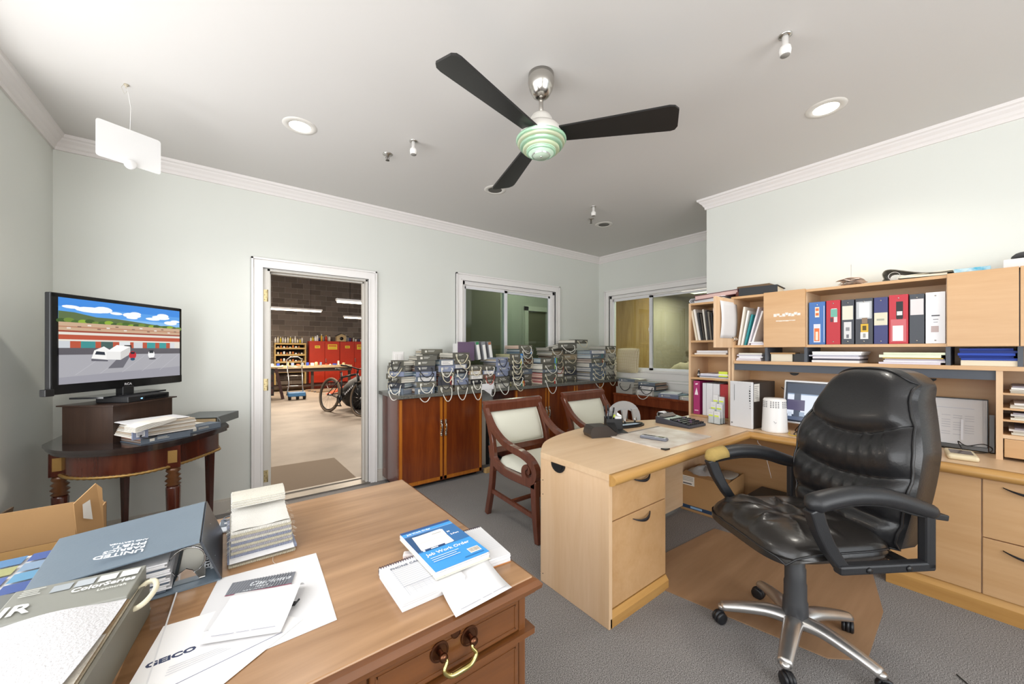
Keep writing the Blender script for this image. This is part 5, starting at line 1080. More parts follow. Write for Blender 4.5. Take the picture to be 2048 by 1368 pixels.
# brochure holder with cards
t = thing('brochure_holder', 'clear stepped brochure holder with lime and white business cards', 'brochure holder', (3.03, 1.325, Z0), -.15)
CLR = glassmat('clear_acrylic', '#f8fafa', .7)
MB().box(0, .002, 0, .10, 0, .06).box(0, .12, 0, .002, 0, .05).box(0, .12, .098, .1, 0, .05).box(0, .12, 0, .1, 0, .002).box(.03, .032, 0, .10, 0, .12).box(.06, .062, 0, .1, 0, .17).box(.09, .092, 0, .1, 0, .22).build('holder', CLR, t)
for k in range(3):
    for j in range(2):
        c = bx('card_stack', .008+k*.03, .022+k*.03, .006+j*.047, .048+j*.047, .004, .10+.055*k+.012*j, PAPER, t)
        prints('card_print', [('#d5e34c', (-.045-j*.047, -.010-j*.047, .058+.055*k, .07+.055*k)), ('#bcbcc0', (-.04-j*.047, -.015-j*.047, .085+.055*k, .088+.055*k))], c, (.008+k*.03, 0, 0), (PI/2, 0, -PI/2))
# calculator
t = thing('calculator', 'dark printing calculator with a white paper roll on the maple desk', 'calculator', (2.82, 1.53, Z0), 0, rot=(0, 0, math.radians(-4)))
b = MB(); b.add([(-.11, -.15, 0), (.11, -.15, 0), (.11, .14, 0), (-.11, .14, 0), (-.11, -.15, .02), (.11, -.15, .02), (.11, .06, .045), (-.11, .06, .045), (-.11, .14, .055), (.11, .14, .055)], [(0,3,2,1), (0,1,5,4), (4,5,6,7), (7,6,9,8), (3,8,9,2), (1,2,9,6,5), (0,4,7,8,3)])
b.build('calculator_body', mat('calculator_grey', '#3b3c44', .4), t, bevel=.006)
MB().cyl((-.032, .155, .055), (.032, .155, .055), .026, 20).build('paper_roll', PAPER, t); MB().box(-.04, -.034, .12, .17, .03, .075).box(.034, .04, .12, .17, .03, .075).build('roll_arm', BLACKP, t)
MB().add([(-.08, .075, .052), (.08, .075, .052), (.08, .115, .072), (-.08, .115, .072), (-.08, .125, .05), (.08, .125, .05)], [(0,1,2,3), (3,2,5,4), (0,3,4), (1,5,2)]).build('display', mat('grey_display', '#77736f', .15), t)
for i in range(5):
    for j in range(8): bx('key', -.098+j*.0255, -.079+j*.0255, -.138+i*.034, -.116+i*.034, .022+.004*i, .032+.004*i+.001, mat('key_purple', '#6a4a70', .5) if (i*j) % 7 == 3 else mat('key_grey', '#202024', .5), t)
# hole punch
t = thing('hole_punch', 'silver three-arch hole punch with black base on the maple desk', 'hole punch', (2.42, 1.73, Z0), math.radians(-12))
MB().prism(ell(0, 0, .165, .065, 28), 0, .012).prism(ell(0, .005, .155, .055, 28), .012, .02).build('base', BLACKP, t); bx('tray_label', -.08, .08, -.045, -.01, .0205, .0215, mat('pale_blue_label', '#b8cfe2', .4), t)
SILP = mat('silver_plastic', '#b9bbbd', .3, .5)
pts = []
arcp = [(.145*math.cos(PI-PI*i/16), .03+.015*math.sin(PI*i/16), .03+.125*math.sin(PI*i/16)**.8) for i in range(17)]
MB().strip(arcp, .012, [.035+.03*math.sin(PI*i/16) for i in range(17)], (0, 1, 0)).build('handle_arch', SILP, t)
for x in (-.10, 0, .10):
    MB().add([(x-.03, .02, .125), (x+.03, .02, .125), (x+.008, .02, .035), (x-.008, .02, .035), (x-.03, .034, .125), (x+.03, .034, .125), (x+.008, .034, .035), (x-.008, .034, .035)], [(0,1,2,3), (4,7,6,5), (0,4,5,1), (1,5,6,2), (2,6,7,3), (3,7,4,0)]).build('lever', SILP, t)
    MB().cyl((x, .02, .018), (x, .02, .06), .007).build('punch_pin', STEEL, t)
# pen holder with pens and a card/tape box
t = thing('desk_organizer', 'black desk organizer holding pens and a white note cube', 'organizer', (2.22, 1.69, Z0), math.radians(-35))
b = MB(); b.box(-.06, .06, -.11, .06, 0, .012); b.add([(-.06, -.10, .012), (.0, -.10, .012), (.0, .0, .06), (-.06, .0, .06), (-.06, .0, .012), (0, .0, .012)], [(0,1,2,3), (3,2,5,4), (0,3,4), (1,5,2)])
b.box(-.06, .06, .0, .004, 0, .085).box(-.06, .06, .056, .06, 0, .095).box(-.06, -.056, 0, .06, 0, .09).box(.056, .06, 0, .06, 0, .09).box(-.002, .002, 0, .06, 0, .09).build('tray', BLACKP, t, bevel=.002)
bx('note_cube', .006, .052, .006, .052, .012, .10, PAPER, t)
for k, (x, y, a, b_, h, c) in enumerate(((-.045, .02, -6, 5, .15, '#1e2230'), (-.03, .035, 2, -4, .17, '#555a66'), (-.02, .02, 5, 6, .155, '#1a1a1a'), (-.04, .045, -3, -8, .16, '#2b2b30'))):
    p = thing('pen', ['dark blue-capped', 'slim grey', 'black thick', 'charcoal'][k]+' pen standing in the black desk organizer', 'pen', (0, 0, 0), 0, 'pens in the desk organizer')
    M_ = Matrix.Translation((2.22, 1.69, Z0)) @ Matrix.Rotation(math.radians(-35), 4, 'Z') @ Matrix.Translation((x, y, .013)) @ Euler((math.radians(a), math.radians(b_), 0)).to_matrix().to_4x4()
    p.matrix_world = M_
    MB().cyl((0, 0, 0), (0, 0, h*.75), .0045).build('barrel', mat('pen_'+c.strip('#'), c, .4), p); MB().cyl((0, 0, h*.75), (0, 0, h), .0052).box(.005, .0065, -.0015, .0015, h*.78, h).build('cap', BLACKP, p)
p = thing('highlighter', 'lime highlighter lying in the organizer beside the pens', 'pen', (2.262, 1.725, .822), .6); MB().cyl((-.03, 0, .009), (.035, 0, .009), .009).build('barrel', mat('lime_plastic', '#cfe04a', .4), p); MB().cyl((.035, 0, .009), (.055, 0, .009), .0085).build('cap', PAPER, p)
t = thing('card_file_box', 'brown-black card file box with sloping lid on the maple desk', 'box', (2.02, 1.645, Z0), math.radians(-22))
b = MB(); pr = [(-.10, 0), (.075, 0), (.09, .018), (.02, .075), (-.085, .075), (-.10, .06), (-.11, .025)]
b.prism(pr, -.055, .055, T=Matrix.Rotation(PI/2, 4, 'X')); b.build('box_body', mat('smoked_plastic', '#322a26', .3), t, bevel=.004)
MB().add([(.024, -.056, .0755), (.093, -.056, .0185), (.093, .056, .0185), (.024, .056, .0755)], [(0,1,2,3)]).build('lid_panel', mat('smoked_lid', '#4a3e37', .15), t)
# desk pad and phone handset
t = thing('desk_pad', 'worn pale desk pad with coffee-coloured stains on the maple desk', 'desk pad', (0, 0, Z0))
pm = mat('stained_desk_pad', '#dcd6ce', .5, col2='#b8a89a', vscale=9)
MB().prism([(2.035, 1.575), (2.02, 1.19), (2.57, 1.175), (2.585, 1.56)], 0, .006).build('pad_sheet', pm, t)
MB().prism([(2.02, 1.21), (2.018, 1.178), (2.06, 1.176)], 0, .008).build('corner_guard', BLACKP, t); MB().prism([(2.03, 1.57), (2.04, 1.595), (2.59, 1.575), (2.583, 1.555)], 0, .007).build('top_binding', mat('pad_binding', '#8a8078', .5), t)
t = thing('phone_handset', 'silver cordless phone handset lying on the desk pad', 'phone', (2.19, 1.36, Z0+.0065), math.radians(-78))
MB().box(-.085, .085, -.023, .023, 0, .016).build('handset_body', mat('handset_grey', '#6d6f78', .35), t, bevel=.006, seg=3)
bx('silver_face', -.08, .08, -.019, .019, .0155, .020, mat('silver_face', '#b9bac0', .25, .7), t, .003); bx('display', .03, .065, -.013, .013, .0195, .0205, mat('dark_gloss', '#0b0c10', .08), t)
for i in range(4):
    for j in range(3): bx('key', -.06+i*.018, -.048+i*.018, -.014+j*.010, -.007+j*.010, .0198, .0212, mat('key_dark', '#44454c', .5), t)
# chart easel with papers and the beige thermostat unit
t = thing('chart_stand', 'stand holding printed schedule sheets at the right of the credenza', 'stand', (3.44, .046, Z0), 0, rot=(0, math.radians(12), 0))
bx('backing', 0.0, .006, 0, .26, .02, .30, BLACKP, t)
for k in range(3): bx('printed_sheet', -.004-.006*k, -.002-.006*k, .0+.008*k+.004, .25, .024, .293-.004*k, PAPER, t)
prints('sheet_print', [('#bfc1cc', (-.22, -.05, .235, .238))]+[(c, (-.22+i*.045, -.185+i*.045, .19-j*.014, .192-j*.014)) for i in range(4) for j in range(9) for c in ('#a9abb5',) if (i*7+j*3) % 5]+[('#e8e9ef', (-.10, -.09, .05, .17))], t, (-.0175, 0, 0), (PI/2, 0, -PI/2))
MB().box(-.03, .02, .0, .26, .0, .02).box(-.03, .03, -.022, -.004, 0, .21).build('stand_base', mat('smoky_acrylic', '#5b5a58', .3), t)
t = thing('beige_controller', 'beige handheld controller with dark display on the credenza edge', 'controller', (3.17, .135, Z0), math.radians(8))
MB().box(-.10, .09, -.055, .055, 0, .028).build('case', mat('aged_beige_plastic', '#dccfae', .45), t, bevel=.012, seg=3); bx('display', -.055, .05, -.04, .04, .0275, .0295, mat('brown_display', '#4a3a32', .2), t)
plug('black wire curling from the chart stand to the beige controller', [(3.25, .13, .76), (3.30, .15, .80), (3.33, .12, .775), (3.36, .06, .79), (3.38, .03, .765), (3.36, .06, .742), (3.34, .16, .741), (3.40, .24, .742)], .0025)
tag(MB().box(0, .05, 0, .07, 0, .02).build('power_adapter', BLACKP, loc=(3.34, .22, Z0), bevel=.004), 'small black power adapter by the chart stand', 'adapter')
# ------------------------------------------------------------------ under the desk
t = thing('cardboard_box', 'brown cardboard box with white label under the corner of the maple desk', 'box', (3.03, 1.27, 0), .08)
MB().box(0, .4, 0, .004, 0, .29).box(0, .4, .346, .35, 0, .29).box(0, .004, 0, .35, 0, .29).box(.396, .4, 0, .35, 0, .29).box(0, .4, 0, .35, 0, .004).build('box_walls', CARD, t)
MB().add([(0, 0, .29), (0, .35, .29), (.1, .35, .30), (.1, 0, .30)], [(0,1,2,3)]).build('flap', CARD, t)
prints('box_label', [('#e9e6de', (-.34, -.24, .21, .285))]+lines(-.335, -.25, .275, .012, 3, .003, '#4a4a4a')+[('#33333a', (-.33, -.26, .22, .228)), ('#28405e', (-.345, 0, .022, .05)), ('#8fb4d8', (-.27, -.18, .028, .044))], t, (-.0005, 0, 0), (PI/2, 0, -PI/2))
q = MB(); blob(q, (.16, .22, .27), (.12, .12, .07), 21, amp=.2, n=22); q.build('plastic_bag', mat('crumpled_clear_plastic', '#b9b9b8', .25, bump=.8, bscale=40, var=.3), t); q = MB(); blob(q, (.24, .08, .29), (.13, .07, .02), 23, amp=.05, n=22); q.build('grey_bag', mat('grey_bag', '#9b958b', .5, bump=.4, bscale=20), t)
tag(MB().box(0, .32, 0, .34, 0, .20).build('black_footrest', mat('slate_black', '#2e3234', .5), loc=(3.18, .86, 0), bevel=.012), 'flat-topped black box on the floor under the credenza knee space', 'box')
plug('two thin wires hanging below the worktop corner', [(3.0, 1.05, .70), (3.0, 1.05, .66), (3.05, 1.03, .60), (3.1, 1.0, .4)], .0015, mat('thin_wire', '#cfcfcf', .4))
tag(MB().prism([(1.90, 1.16), (2.25, 1.32), (2.85, 1.28), (3.02, .46), (2.62, .36), (2.16, .345), (2.04, .45)], 0, .005).build('chair_mat', wood('brown_chair_mat', '#a48365', '#8f7053', 0, 5., .38, 0)), 'brown wood-look chair mat on the carpet under the office chair', 'mat')

# ------------------------------------------------------------------ office chair
LEA = mat('black_leather', '#1d1d1f', .34, bump=.22, bscale=140, coat=.15); LEW = mat('worn_black_leather', '#221f1d', .30, bump=.25, bscale=60, coat=.2)
ARM = mat('black_urethane', '#202124', .42, bump=.15, bscale=200); CAST = mat('caster_black', '#1b1c20', .4)
ALU = mat('scuffed_aluminium', '#d2d0ce', .3, .9, bump=.1, bscale=60, var=.12, vscale=12)
t = thing('office_chair', 'black leather executive office chair on a five-star metal base, one armrest torn', 'chair', (2.04, .565, 0), math.radians(237.3))
wr = random.Random(4)
def creases(seed, n, L=.5):
    r = random.Random(seed); return [(r.random(), r.random(), r.random()*PI, .03+.05*r.random(), .006+.006*r.random()) for _ in range(n)]
def relief(u, v, cr):
    s = 0
    for cu, cv, a, w, h in cr:
        du, dv = u-cu, v-cv; x = du*math.cos(a)+dv*math.sin(a); y = -du*math.sin(a)+dv*math.cos(a); s += h*math.exp(-(x/.10)**2-(y/w/.6)**2)
    return s
# backrest
def bw(v): return .225+.045*math.sin(PI*min(1, v*1.15))-.05*max(0, v-.55)/.45
def bform(sg, m=0):
    cr = [(.5+.085*i, .56+.012*abs(i), PI/2+.13*i, .03, .004+.007*wr.random()) for i in range(-4, 5)]+[(.5+.10*i, .30, PI/2+.16*i, .03, .004+.006*wr.random()) for i in range(-4, 5)]+creases(3, 8)
    def g(u, v):
        x = u*2-1; th = abs(2*v-1); corner = max(0, 1-abs(x)**5)**.22
        top = 1-.10*abs(x)**3.2*(v**4)
        z = .52+.72*v*top; y0 = .245+.11*v+.05*v*v-.03*math.sin(PI*v)
        edge = max(0, (1-x**10)*(1-(2*v-1)**14))**.5
        X_ = x*bw(v)
        if sg > 0:
            seam1 = .70-.11*(1-x*x)**1.2; seam2 = .42-.07*(1-x*x); seam3 = .16
            d = min(abs(v-seam1), abs(v-seam2), abs(v-seam3)*1.5)
            puff = .034*(1-math.exp(-(d/.05)**1.3)); side = .02*math.exp(-((1-abs(x))/.12)**2)
            ff = .045+puff+relief(u, v, cr)*(1 if v < seam1 else .2)*math.exp(-(d/.25)**2)*(1-abs(x)**3)-side
            return (X_, y0-ff*edge-.0, z)
        return (X_, y0+(.105+.01*math.sin(PI*v))*edge**.35, z)
    return g
bk = MB().grid(bform(1), 49, 73).grid(bform(-1), 49, 73).build('backrest', LEA, t)
def rim(sg_y, off):
    g = bform(1); p = []
    N_ = 20
    for i in range(N_): p.append(g(0.012, i/N_))
    for i in range(N_): p.append(g(i/N_, .992))
    for i in range(N_): p.append(g(.988, 1-i/N_))
    for i in range(N_): p.append(g(1-i/N_, .008))
    return p
MB().tube([(x*1.005, y-.006, z) for x, y, z in rim(0, 0)], .005, 6, closed=True).build('piping', LEA, bk)
for f_, w_ in ((lambda x: .70-.11*(1-x*x)**1.2, .95), (lambda x: .42-.07*(1-x*x), .97)):
    g = bform(1); MB().tube([(lambda q: (q[0], q[1]-.001, q[2]))(g((x*w_+1)/2, f_(x))) for x in [-1+2*i/24 for i in range(25)]], .0022, 5).build('seam', BLACKP, bk)
# seat
def sform(sg):
    cr = creases(11, 16)+[(.5+.28*math.cos(a), .45+.25*math.sin(a), a, .03, .012) for a in [i*PI/4+.3 for i in range(8)]]
    def g(u, v):
        x = u*2-1; y = v*2-1; e = max(0, (1-abs(x)**5)*(1-abs(y)**6))**.38
        X_ = x*(.268-.015*v)*(1-.13*abs(y)**5); Y_ = -.02+y*.265*(1-.16*abs(x)**5)
        if sg > 0: return (X_, Y_, .520+e*(.062+.012*(1-x*x)+relief(u, v, cr)*1.2)-.018*math.exp(-((u-.5)**2+(v-.45)**2)/.006)-.03*max(0, -y)**4)
        return (X_, Y_, .520-.035*e+.0)
    return g
st = MB().grid(sform(1), 49, 49).grid(sform(-1), 49, 49).build('seat', LEW, t)
g = sform(1); N_ = 16
pp = [g(i/N_, .006) for i in range(N_)]+[g(.994, i/N_) for i in range(N_)]+[g(1-i/N_, .994) for i in range(N_)]+[g(.006, 1-i/N_) for i in range(N_)]
MB().tube([(x, y, z) for x, y, z in pp], .0045, 6, closed=True).build('piping', LEA, st)
# arms: pad, front strut, rectangular rear frame
for s in (-1, 1):
    x = s*.305
    ap = smooth_pts([(x, -.225, .745), (x, -.17, .765), (x, -.05, .782), (x, .08, .772), (x, .20, .735), (x, .27, .712)], 5)
    n = len(ap)
    a = MB().tube(ap, .03, 14, rs=[.012+.022*min(1, i/3)-.008*max(0, (i-n*.6)/(n*.4)) for i in range(n)], up=(1, 0, 0), flatz=1.15).build('armrest_pad', ARM, t)
    if s < 0:
        tip = ap[:8]
        MB().tube([p+Vector((0, -.004 if i == 0 else 0, .003)) for i, p in enumerate(tip)], .03, 14, rs=[.010+.0255*min(1, (i+.4)/3) for i in range(8)], up=(1, 0, 0), flatz=1.15).build('torn_foam', mat('exposed_foam', '#b59a5a', .95, bump=.6, bscale=90, var=.2), a)
    MB().strip(smooth_pts([(x, -.20, .735), (x, -.05, .757), (x, .08, .748), (x, .20, .712), (x, .33, .688)], 4), .03, .022, (1, 0, 0)).build('armrest_rail', ARM, t, bevel=.004)
    MB().strip(smooth_pts([(x, -.205, .74), (x-s*.004, -.175, .66), (x-s*.01, -.13, .58), (x-s*.012, -.07, .50)], 4), .042, [.055, .052, .05, .05, .05, .048, .046, .045, .045, .042, .04, .04, .038], (1, 0, 0)).build('front_strut', ARM, t, bevel=.006)
    MB().box(x-.018, x+.018, -.11, .275, .495, .53).box(x-.018, x+.018, .235, .275, .50, .715).build('side_frame', ARM, t, bevel=.008)
    for y in (0, .16): MB().lathe([(0, 0), (.012, 0), (.010, .005), (0, .006)], 12, T=Matrix.Translation((x+s*.018, y, .512)) @ Matrix.Rotation(s*PI/2, 4, 'Y')).build('bolt_cap', BLACKP, t)
MB().box(-.28, .28, .19, .235, .49, .51).box(-.28, .28, -.06, -.02, .485, .505).box(-.11, .11, -.12, .14, .44, .49).build('seat_mechanism', BLACKP, t, bevel=.004)
MB().cyl((-.24, -.09, .455), (-.11, -.09, .46), .007).lathe([(0, -.03), (.022, -.03), (.024, 0), (.022, .03), (0, .03)], 14, T=Matrix.Translation((-.05, -.14, .46))).build('tilt_knob', BLACKP, t)
MB().lathe([(.05, .085), (.047, .19), (.043, .20), (.043, .27), (.040, .28), (.040, .34), (.036, .345), (.036, .45)], 28).build('gas_column', mat('column_grey', '#3a3b3e', .5), t)
for i in range(5):
    a = math.radians(117+72*i-237.3); d = Vector((math.cos(a), math.sin(a), 0)); sd = Vector((-d.y, d.x, 0))
    lp = smooth_pts([d*.02+Vector((0, 0, .105)), d*.10+Vector((0, 0, .115)), d*.20+Vector((0, 0, .10)), d*.29+Vector((0, 0, .078))], 5)
    l = MB().tube(lp, .03, 12, rs=[.040-.014*j/(len(lp)-1) for j in range(len(lp))], up=(0, 0, 1), flatz=.75).build('base_leg', ALU, t)
    MB().lathe([(.012, -.014), (.018, -.012), (.018, .004), (0, .006)], 12, c=tuple(d*.288+Vector((0, 0, .078)))).build('leg_cap', ALU, l)
    c = d*.288; ca = a+.7; w = Vector((math.cos(ca+PI/2), math.sin(ca+PI/2), 0)); cm = MB()
    off = Vector((math.cos(ca), math.sin(ca), 0))*.015
    for q in (-1, 1): cm.lathe([(0, -.008), (.022, -.008), (.0275, -.004), (.0275, .005), (.02, .008), (0, .008)], 18, T=Matrix.Translation(c+off+w*q*.014+Vector((0, 0, .0278))) @ w.to_track_quat('Z', 'Y').to_matrix().to_4x4())
    cs = cm.build('caster_wheel', CAST, l)
    MB().cyl(tuple(c+off+Vector((0, 0, .03))-w*.006), tuple(c+off+Vector((0, 0, .03))+w*.006), .030, 16).cyl(tuple(c+Vector((0, 0, .03))), tuple(c+Vector((0, 0, .07))), .007).build('caster_hood', CAST, l)
# threads on the carpet
for k, (pts, c, lb) in enumerate((([(2.27, .52, .007), (2.22, .50, .007), (2.18, .44, .007), (2.17, .40, .007)], '#d8c8b8', 'pale thread lying on the chair mat by the chair base'), ([(2.05, .09, .003), (2.02, .05, .003), (2.0, .0, .003)], '#d8d4cc', 'pale thread lying on the carpet right of the chair mat'))):
    tag(MB().tube(smooth_pts(pts, 5), .0012, 5).build('thread', mat('thread_%d' % k, c, .8)), lb, 'thread')
tag(MB().tube(smooth_pts([(2.35, .11, .004), (2.25, .02, .004), (2.20, -.02, .004), (2.14, -.07, .004), (2.12, -.14, .004)], 5), .0025, 5).tube(smooth_pts([(2.24, .03, .004), (2.19, .0, .006), (2.16, -.05, .004), (2.18, -.09, .004)], 4), .002, 5).build('dark_strand', mat('dark_fibre', '#26241f', .9)), 'dark frayed carpet strand on the floor in the lower right', 'thread')
# ------------------------------------------------------------------ walnut desk in the foreground
t = thing('walnut_desk', 'worn walnut pedestal desk with moulded edge and brass drawer pulls in the foreground', 'desk', (0, 0, 0))
TX0, TX1, TY0, TY1, TZ = -.86, .603, .705, 1.570, .760
MB().box(TX0, TX1, TY0, TY1, .735, TZ).build('desk_top', DESKT, t, bevel=.003)
pr = [(0, TZ-.004), (.010, TZ-.008), (.018, TZ-.018), (.016, TZ-.028), (.006, TZ-.034), (.004, TZ-.040), (-.01, TZ-.046), (-.02, TZ-.055), (-.02, TZ-.006)]
def mould(p0, p1, out):
    n = len(pr); d = Vector(out); b = MB(); vs = []
    P0, P1 = Vector(p0), Vector(p1); dr = (P1-P0).normalized()
    for P, s in ((P0, -1), (P1, 1)):
        for a, z in pr: vs.append(tuple(P+d*a+dr*s*a+Vector((0, 0, z))))
    b.add(vs, [(i, (i+1) % n, n+(i+1) % n, n+i) for i in range(n)], 0, False); b.add(vs, [tuple(range(n)), tuple(range(n, 2*n))])
    return b.build('edge_moulding', DESKW, t)
mould((TX0, TY0, 0), (TX1, TY0, 0), (0, -1, 0)); mould((TX1, TY0, 0), (TX1, TY1, 0), (1, 0, 0)); mould((TX1, TY1, 0), (TX0, TY1, 0), (0, 1, 0)); mould((TX0, TY1, 0), (TX0, TY0, 0), (-1, 0, 0))
FY = .725
bx('carcass', TX0+.03, TX1-.015, FY+.02, TY1-.03, .08, .72, DESKV, t)
MB().box(.19, .585, FY+.0, FY+.02, .08, .715).box(TX0+.03, -.33, FY+.0, FY+.02, .08, .715).box(-.33, .19, FY, FY+.02, .62, .715).build('face_frame', DESKV, t)
MB().box(.055, .60, FY-.012, FY+.04, 0, .08).box(TX0+.02, -.32, FY-.012, FY+.04, 0, .08).box(.57, .60, FY, TY1-.02, 0, .08).build('base_plinth', DESKW, t, bevel=.006)
bx('pilaster', .569, .590, FY-.008, FY+.02, .08, .712, DESKV, t, .003); bx('pilaster', .185, .208, FY-.008, FY+.02, .08, .712, DESKV, t, .003)
def drawer(x0, x1, z0, z1, n=2):
    d = MB().box(x0, x1, FY-.012, FY+.002, z0, z1).build('drawer', DESKW, t, bevel=.004)
    MB().box(x0+.012, x1-.012, FY-.0135, FY-.012, z1-.014, z1-.010).box(x0+.012, x1-.012, FY-.0135, FY-.012, z0+.010, z0+.014).box(x0+.010, x0+.014, FY-.0135, FY-.012, z0+.010, z1-.010).box(x1-.014, x1-.010, FY-.0135, FY-.012, z0+.010, z1-.010).build('cockbead', DESKW, d)
    cx_ = (x0+x1)/2; cz = z1-.024 if z1 > .7 else z1-.06; s = .036
    for sg in (-1, 1):
        h = MB()
        h.lathe([(.0, .0005), (.021, .0005), (.021, .003), (.017, .0035), (.016, .0025), (.0, .0026)], 32, sm=False, T=Matrix.Translation((cx_+sg*s, FY-.012, cz)) @ Matrix.Rotation(PI/2, 4, 'X'))
        h.lathe([(.006, .0), (.006, .012), (.009, .016), (.009, .022), (.004, .025), (0, .025)], 14, T=Matrix.Translation((cx_+sg*s, FY-.014, cz)) @ Matrix.Rotation(PI/2, 4, 'X'))
        h.build('rosette', mat('antique_bronze', '#6f4a36', .3, 1.), d)
    pts = smooth_pts([(cx_-s, FY-.032, cz+.003), (cx_-s+.006, FY-.036, cz-.008), (cx_-s-.002, FY-.040, cz-.022), (cx_-s+.012, FY-.042, cz-.036), (cx_, FY-.044, cz-.036), (cx_+s-.012, FY-.042, cz-.036), (cx_+s+.002, FY-.040, cz-.022), (cx_+s-.006, FY-.036, cz-.008), (cx_+s, FY-.032, cz+.003)], 6)
    n_ = len(pts); MB().tube(pts, .004, 10, rs=[.0036+.0028*math.sin(PI*i/(n_-1))**3 for i in range(n_)]).build('bail_pull', mat('polished_brass', '#c8b878', .22, 1.), d)
    return d
drawer(.212, .566, .636, .714)
drawer(.212, .566, .36, .612); drawer(.212, .566, .10, .345); drawer(-.30, .17, .636, .714); drawer(-.80, -.34, .636, .714); drawer(-.80, -.34, .10, .575)
MB().prism([(.18, FY-.022), (.61, FY-.022), (.61, TY1-.02), (.58, TY1-.02), (.58, FY+.015), (.18, FY+.015)], .617, .631).build('waist_moulding', DESKW, t, bevel=.003)
MB().lathe([(.007, 0), (.011, 0), (.011, .003), (.007, .003)], 16, T=Matrix.Translation((.385, TY0-.004, .722)) @ Matrix.Rotation(PI/2, 4, 'X')).build('keyhole', mat('antique_bronze', '#6f4a36', .3, 1.), t)
DT = TZ+.0005
# ---- notepads on the right of the desk
def pad(name, lab, cat, x, y, w, h, th, z=DT, rz=0, top='#2f86cf', body=PAPER, grp=None):
    t = thing(name, lab, cat, (x, y, z), rz, grp)
    b = MB(); n = max(2, int(th/.004))
    for k in range(n): q = rnd.random()*.0015; b.box(q, w-q, q, h-q, k*th/n, (k+1)*th/n-.0004)
    b.build('page_block', body, t); return t
def spiral(parent, x0, x1, y, z, r=.006, step=.0062):
    b = MB(); x = x0
    while x < x1: b.tube([(x+.0004*math.sin(a), y+r*math.cos(a), z+r*1.1*math.sin(a)) for a in [2*PI*i/10 for i in range(10)]], .0009, 5, closed=True); x += step
    return b.build('wire_spiral', mat('dark_violet_wire', '#4b3f5c', .3, .7), parent)
t = pad('phone_call_pad', 'thick white spiral phone call pad with ruled page, left of the blue work order pad', 'notepad', .296, .772, .155, .152, .024)
spiral(t, .004, .152, .152, .012, .012)
prints('printed_page', lines(.018, .10, .118, .0085, 10, .0006, '#8b93a6')+[('#5b6478', (.02, .105, .040, .0412)), ('#9aa1b0', (.112, .1127, .02, .13)), ('#9aa1b0', (.02, .0205, .004, .12))]+[('#a9afbc', (.024+.013*i, .0243+.013*i, .006, .037)) for i in range(6)]+lines(.03, .1, .034, .007, 4, .0005, '#a9afbc'), t, (0, 0, .0242))
text('PHONE CALL', .012, flat('#5b6478'), t, (.02, .124, .0248), sx=1.1)
t = pad('spiral_notepad', 'white spiral notepad with an orange-brown cover under the right side of the blue pad', 'notepad', .492, .797, .105, .175, .022, rz=-.10)
spiral(t, .03, .1, .175, .012, .010); prints('ruled_page', lines(.008, .098, .155, .009, 14, .0005, '#a8adb8'), t, (0, 0, .0222))
bx('brown_cover', 0, .105, -.001, .175, -.0004, .002, mat('orange_brown_cover', '#b8763e', .6), t)
t = pad('lilac_pad', 'thin lilac-edged notepad lying between the phone call pad and the desk top', 'notepad', .40, .80, .12, .16, .012, body=mat('lilac_paper', '#cfc8d6', .7))
t = pad('work_order_pad', 'blue and white job work order pad lying on top of the notepads', 'notepad', .386, .797, .150, .226, .016, z=DT+.0255)
L_ = [('#2f86cf', (0, .15, 0, .226)), ('#3f9be0', (0, .15, .196, .214)), ('#2b4f86', (0, .15, .214, .226)), ('#356fa8', (0, .15, .098, .196)), ('#274f7c', (0, .075, .102, .19)), ('#3f9be0', (0, .15, .0, .096)),
      ('#ece8de', [(.012, .105), (.092, .105), (.104, .178), (.018, .184)]), ('#f6f3ec', [(.014, .098), (.10, .100), (.108, .182), (.024, .180)]), ('#f6f3ec', [(.02, .100), (.104, .102), (.104, .186), (.02, .182)]), ('#9a9488', (.02, .104, .142, .1428)), ('#c9c3b6', (.10, .1006, .105, .18)), ('#7a7468', (.07, .098, .168, .170)),
      ('#1d3f6e', [(.02, .097), (.075, .097), (.078, .106), (.02, .106)]), ('#f3f0e8', (.108, .14, .020, .044)), ('#cfd3da', (.0, .15, .1955, .1965))]+[('#6a5a4c' if i % 3 else '#a08a70', (.111+i*.0035, .1125+i*.0035, .024, .041)) for i in range(8)]+lines(.014, .10, .058, .009, 3, .003, '#cfe4f6', .4, 3)+lines(.085, .14, .012, .009, 1, .002, '#1f5f9e')
prints('cover_print', L_, t, (0, 0, .0163), step=.00008)
LW = flat('#f4f7fb')
text('Job Work Order', .0175, LW, t, (.012, .070, .0180), bold=.0003); text('Job Work Order', .010, LW, t, (.012, .201, .0180), bold=.0002)
text('adams', .008, LW, t, (.036, .099, .0180), bold=.0002); text('2-Part', .010, LW, t, (.112, .135, .0180), bold=.0002); text('50', .009, LW, t, (.110, .154, .0180), bold=.0002)
bx('backing_board', 0, .15, -.004, .226, 0, .0015, CREAM, t)
q = MB().grid(lambda u, v: (.392+.135*u-.012*(1-v)*(1-u)+.004*v, .690+.135*v, DT+.002+.024*min(1, v*1.2)**2*(.6+.4*u)+.006*(1-v)*u), 8, 12).build('note_sheet', PAPER)
md = q.modifiers.new('s', 'SOLIDIFY'); md.thickness = .0006; tag(q, 'white note sheet sticking out from under the blue pad toward the desk edge', 'paper')
prints('footer_print', [('#9a9aa8', (.0, .05, 0, .0012)), ('#9a9aa8', (.056, .08, 0, .0012)), ('#9a9aa8', (.084, .12, 0, .0012))], q, (.398, .700, DT+.0045), (0, math.radians(-2), 0))
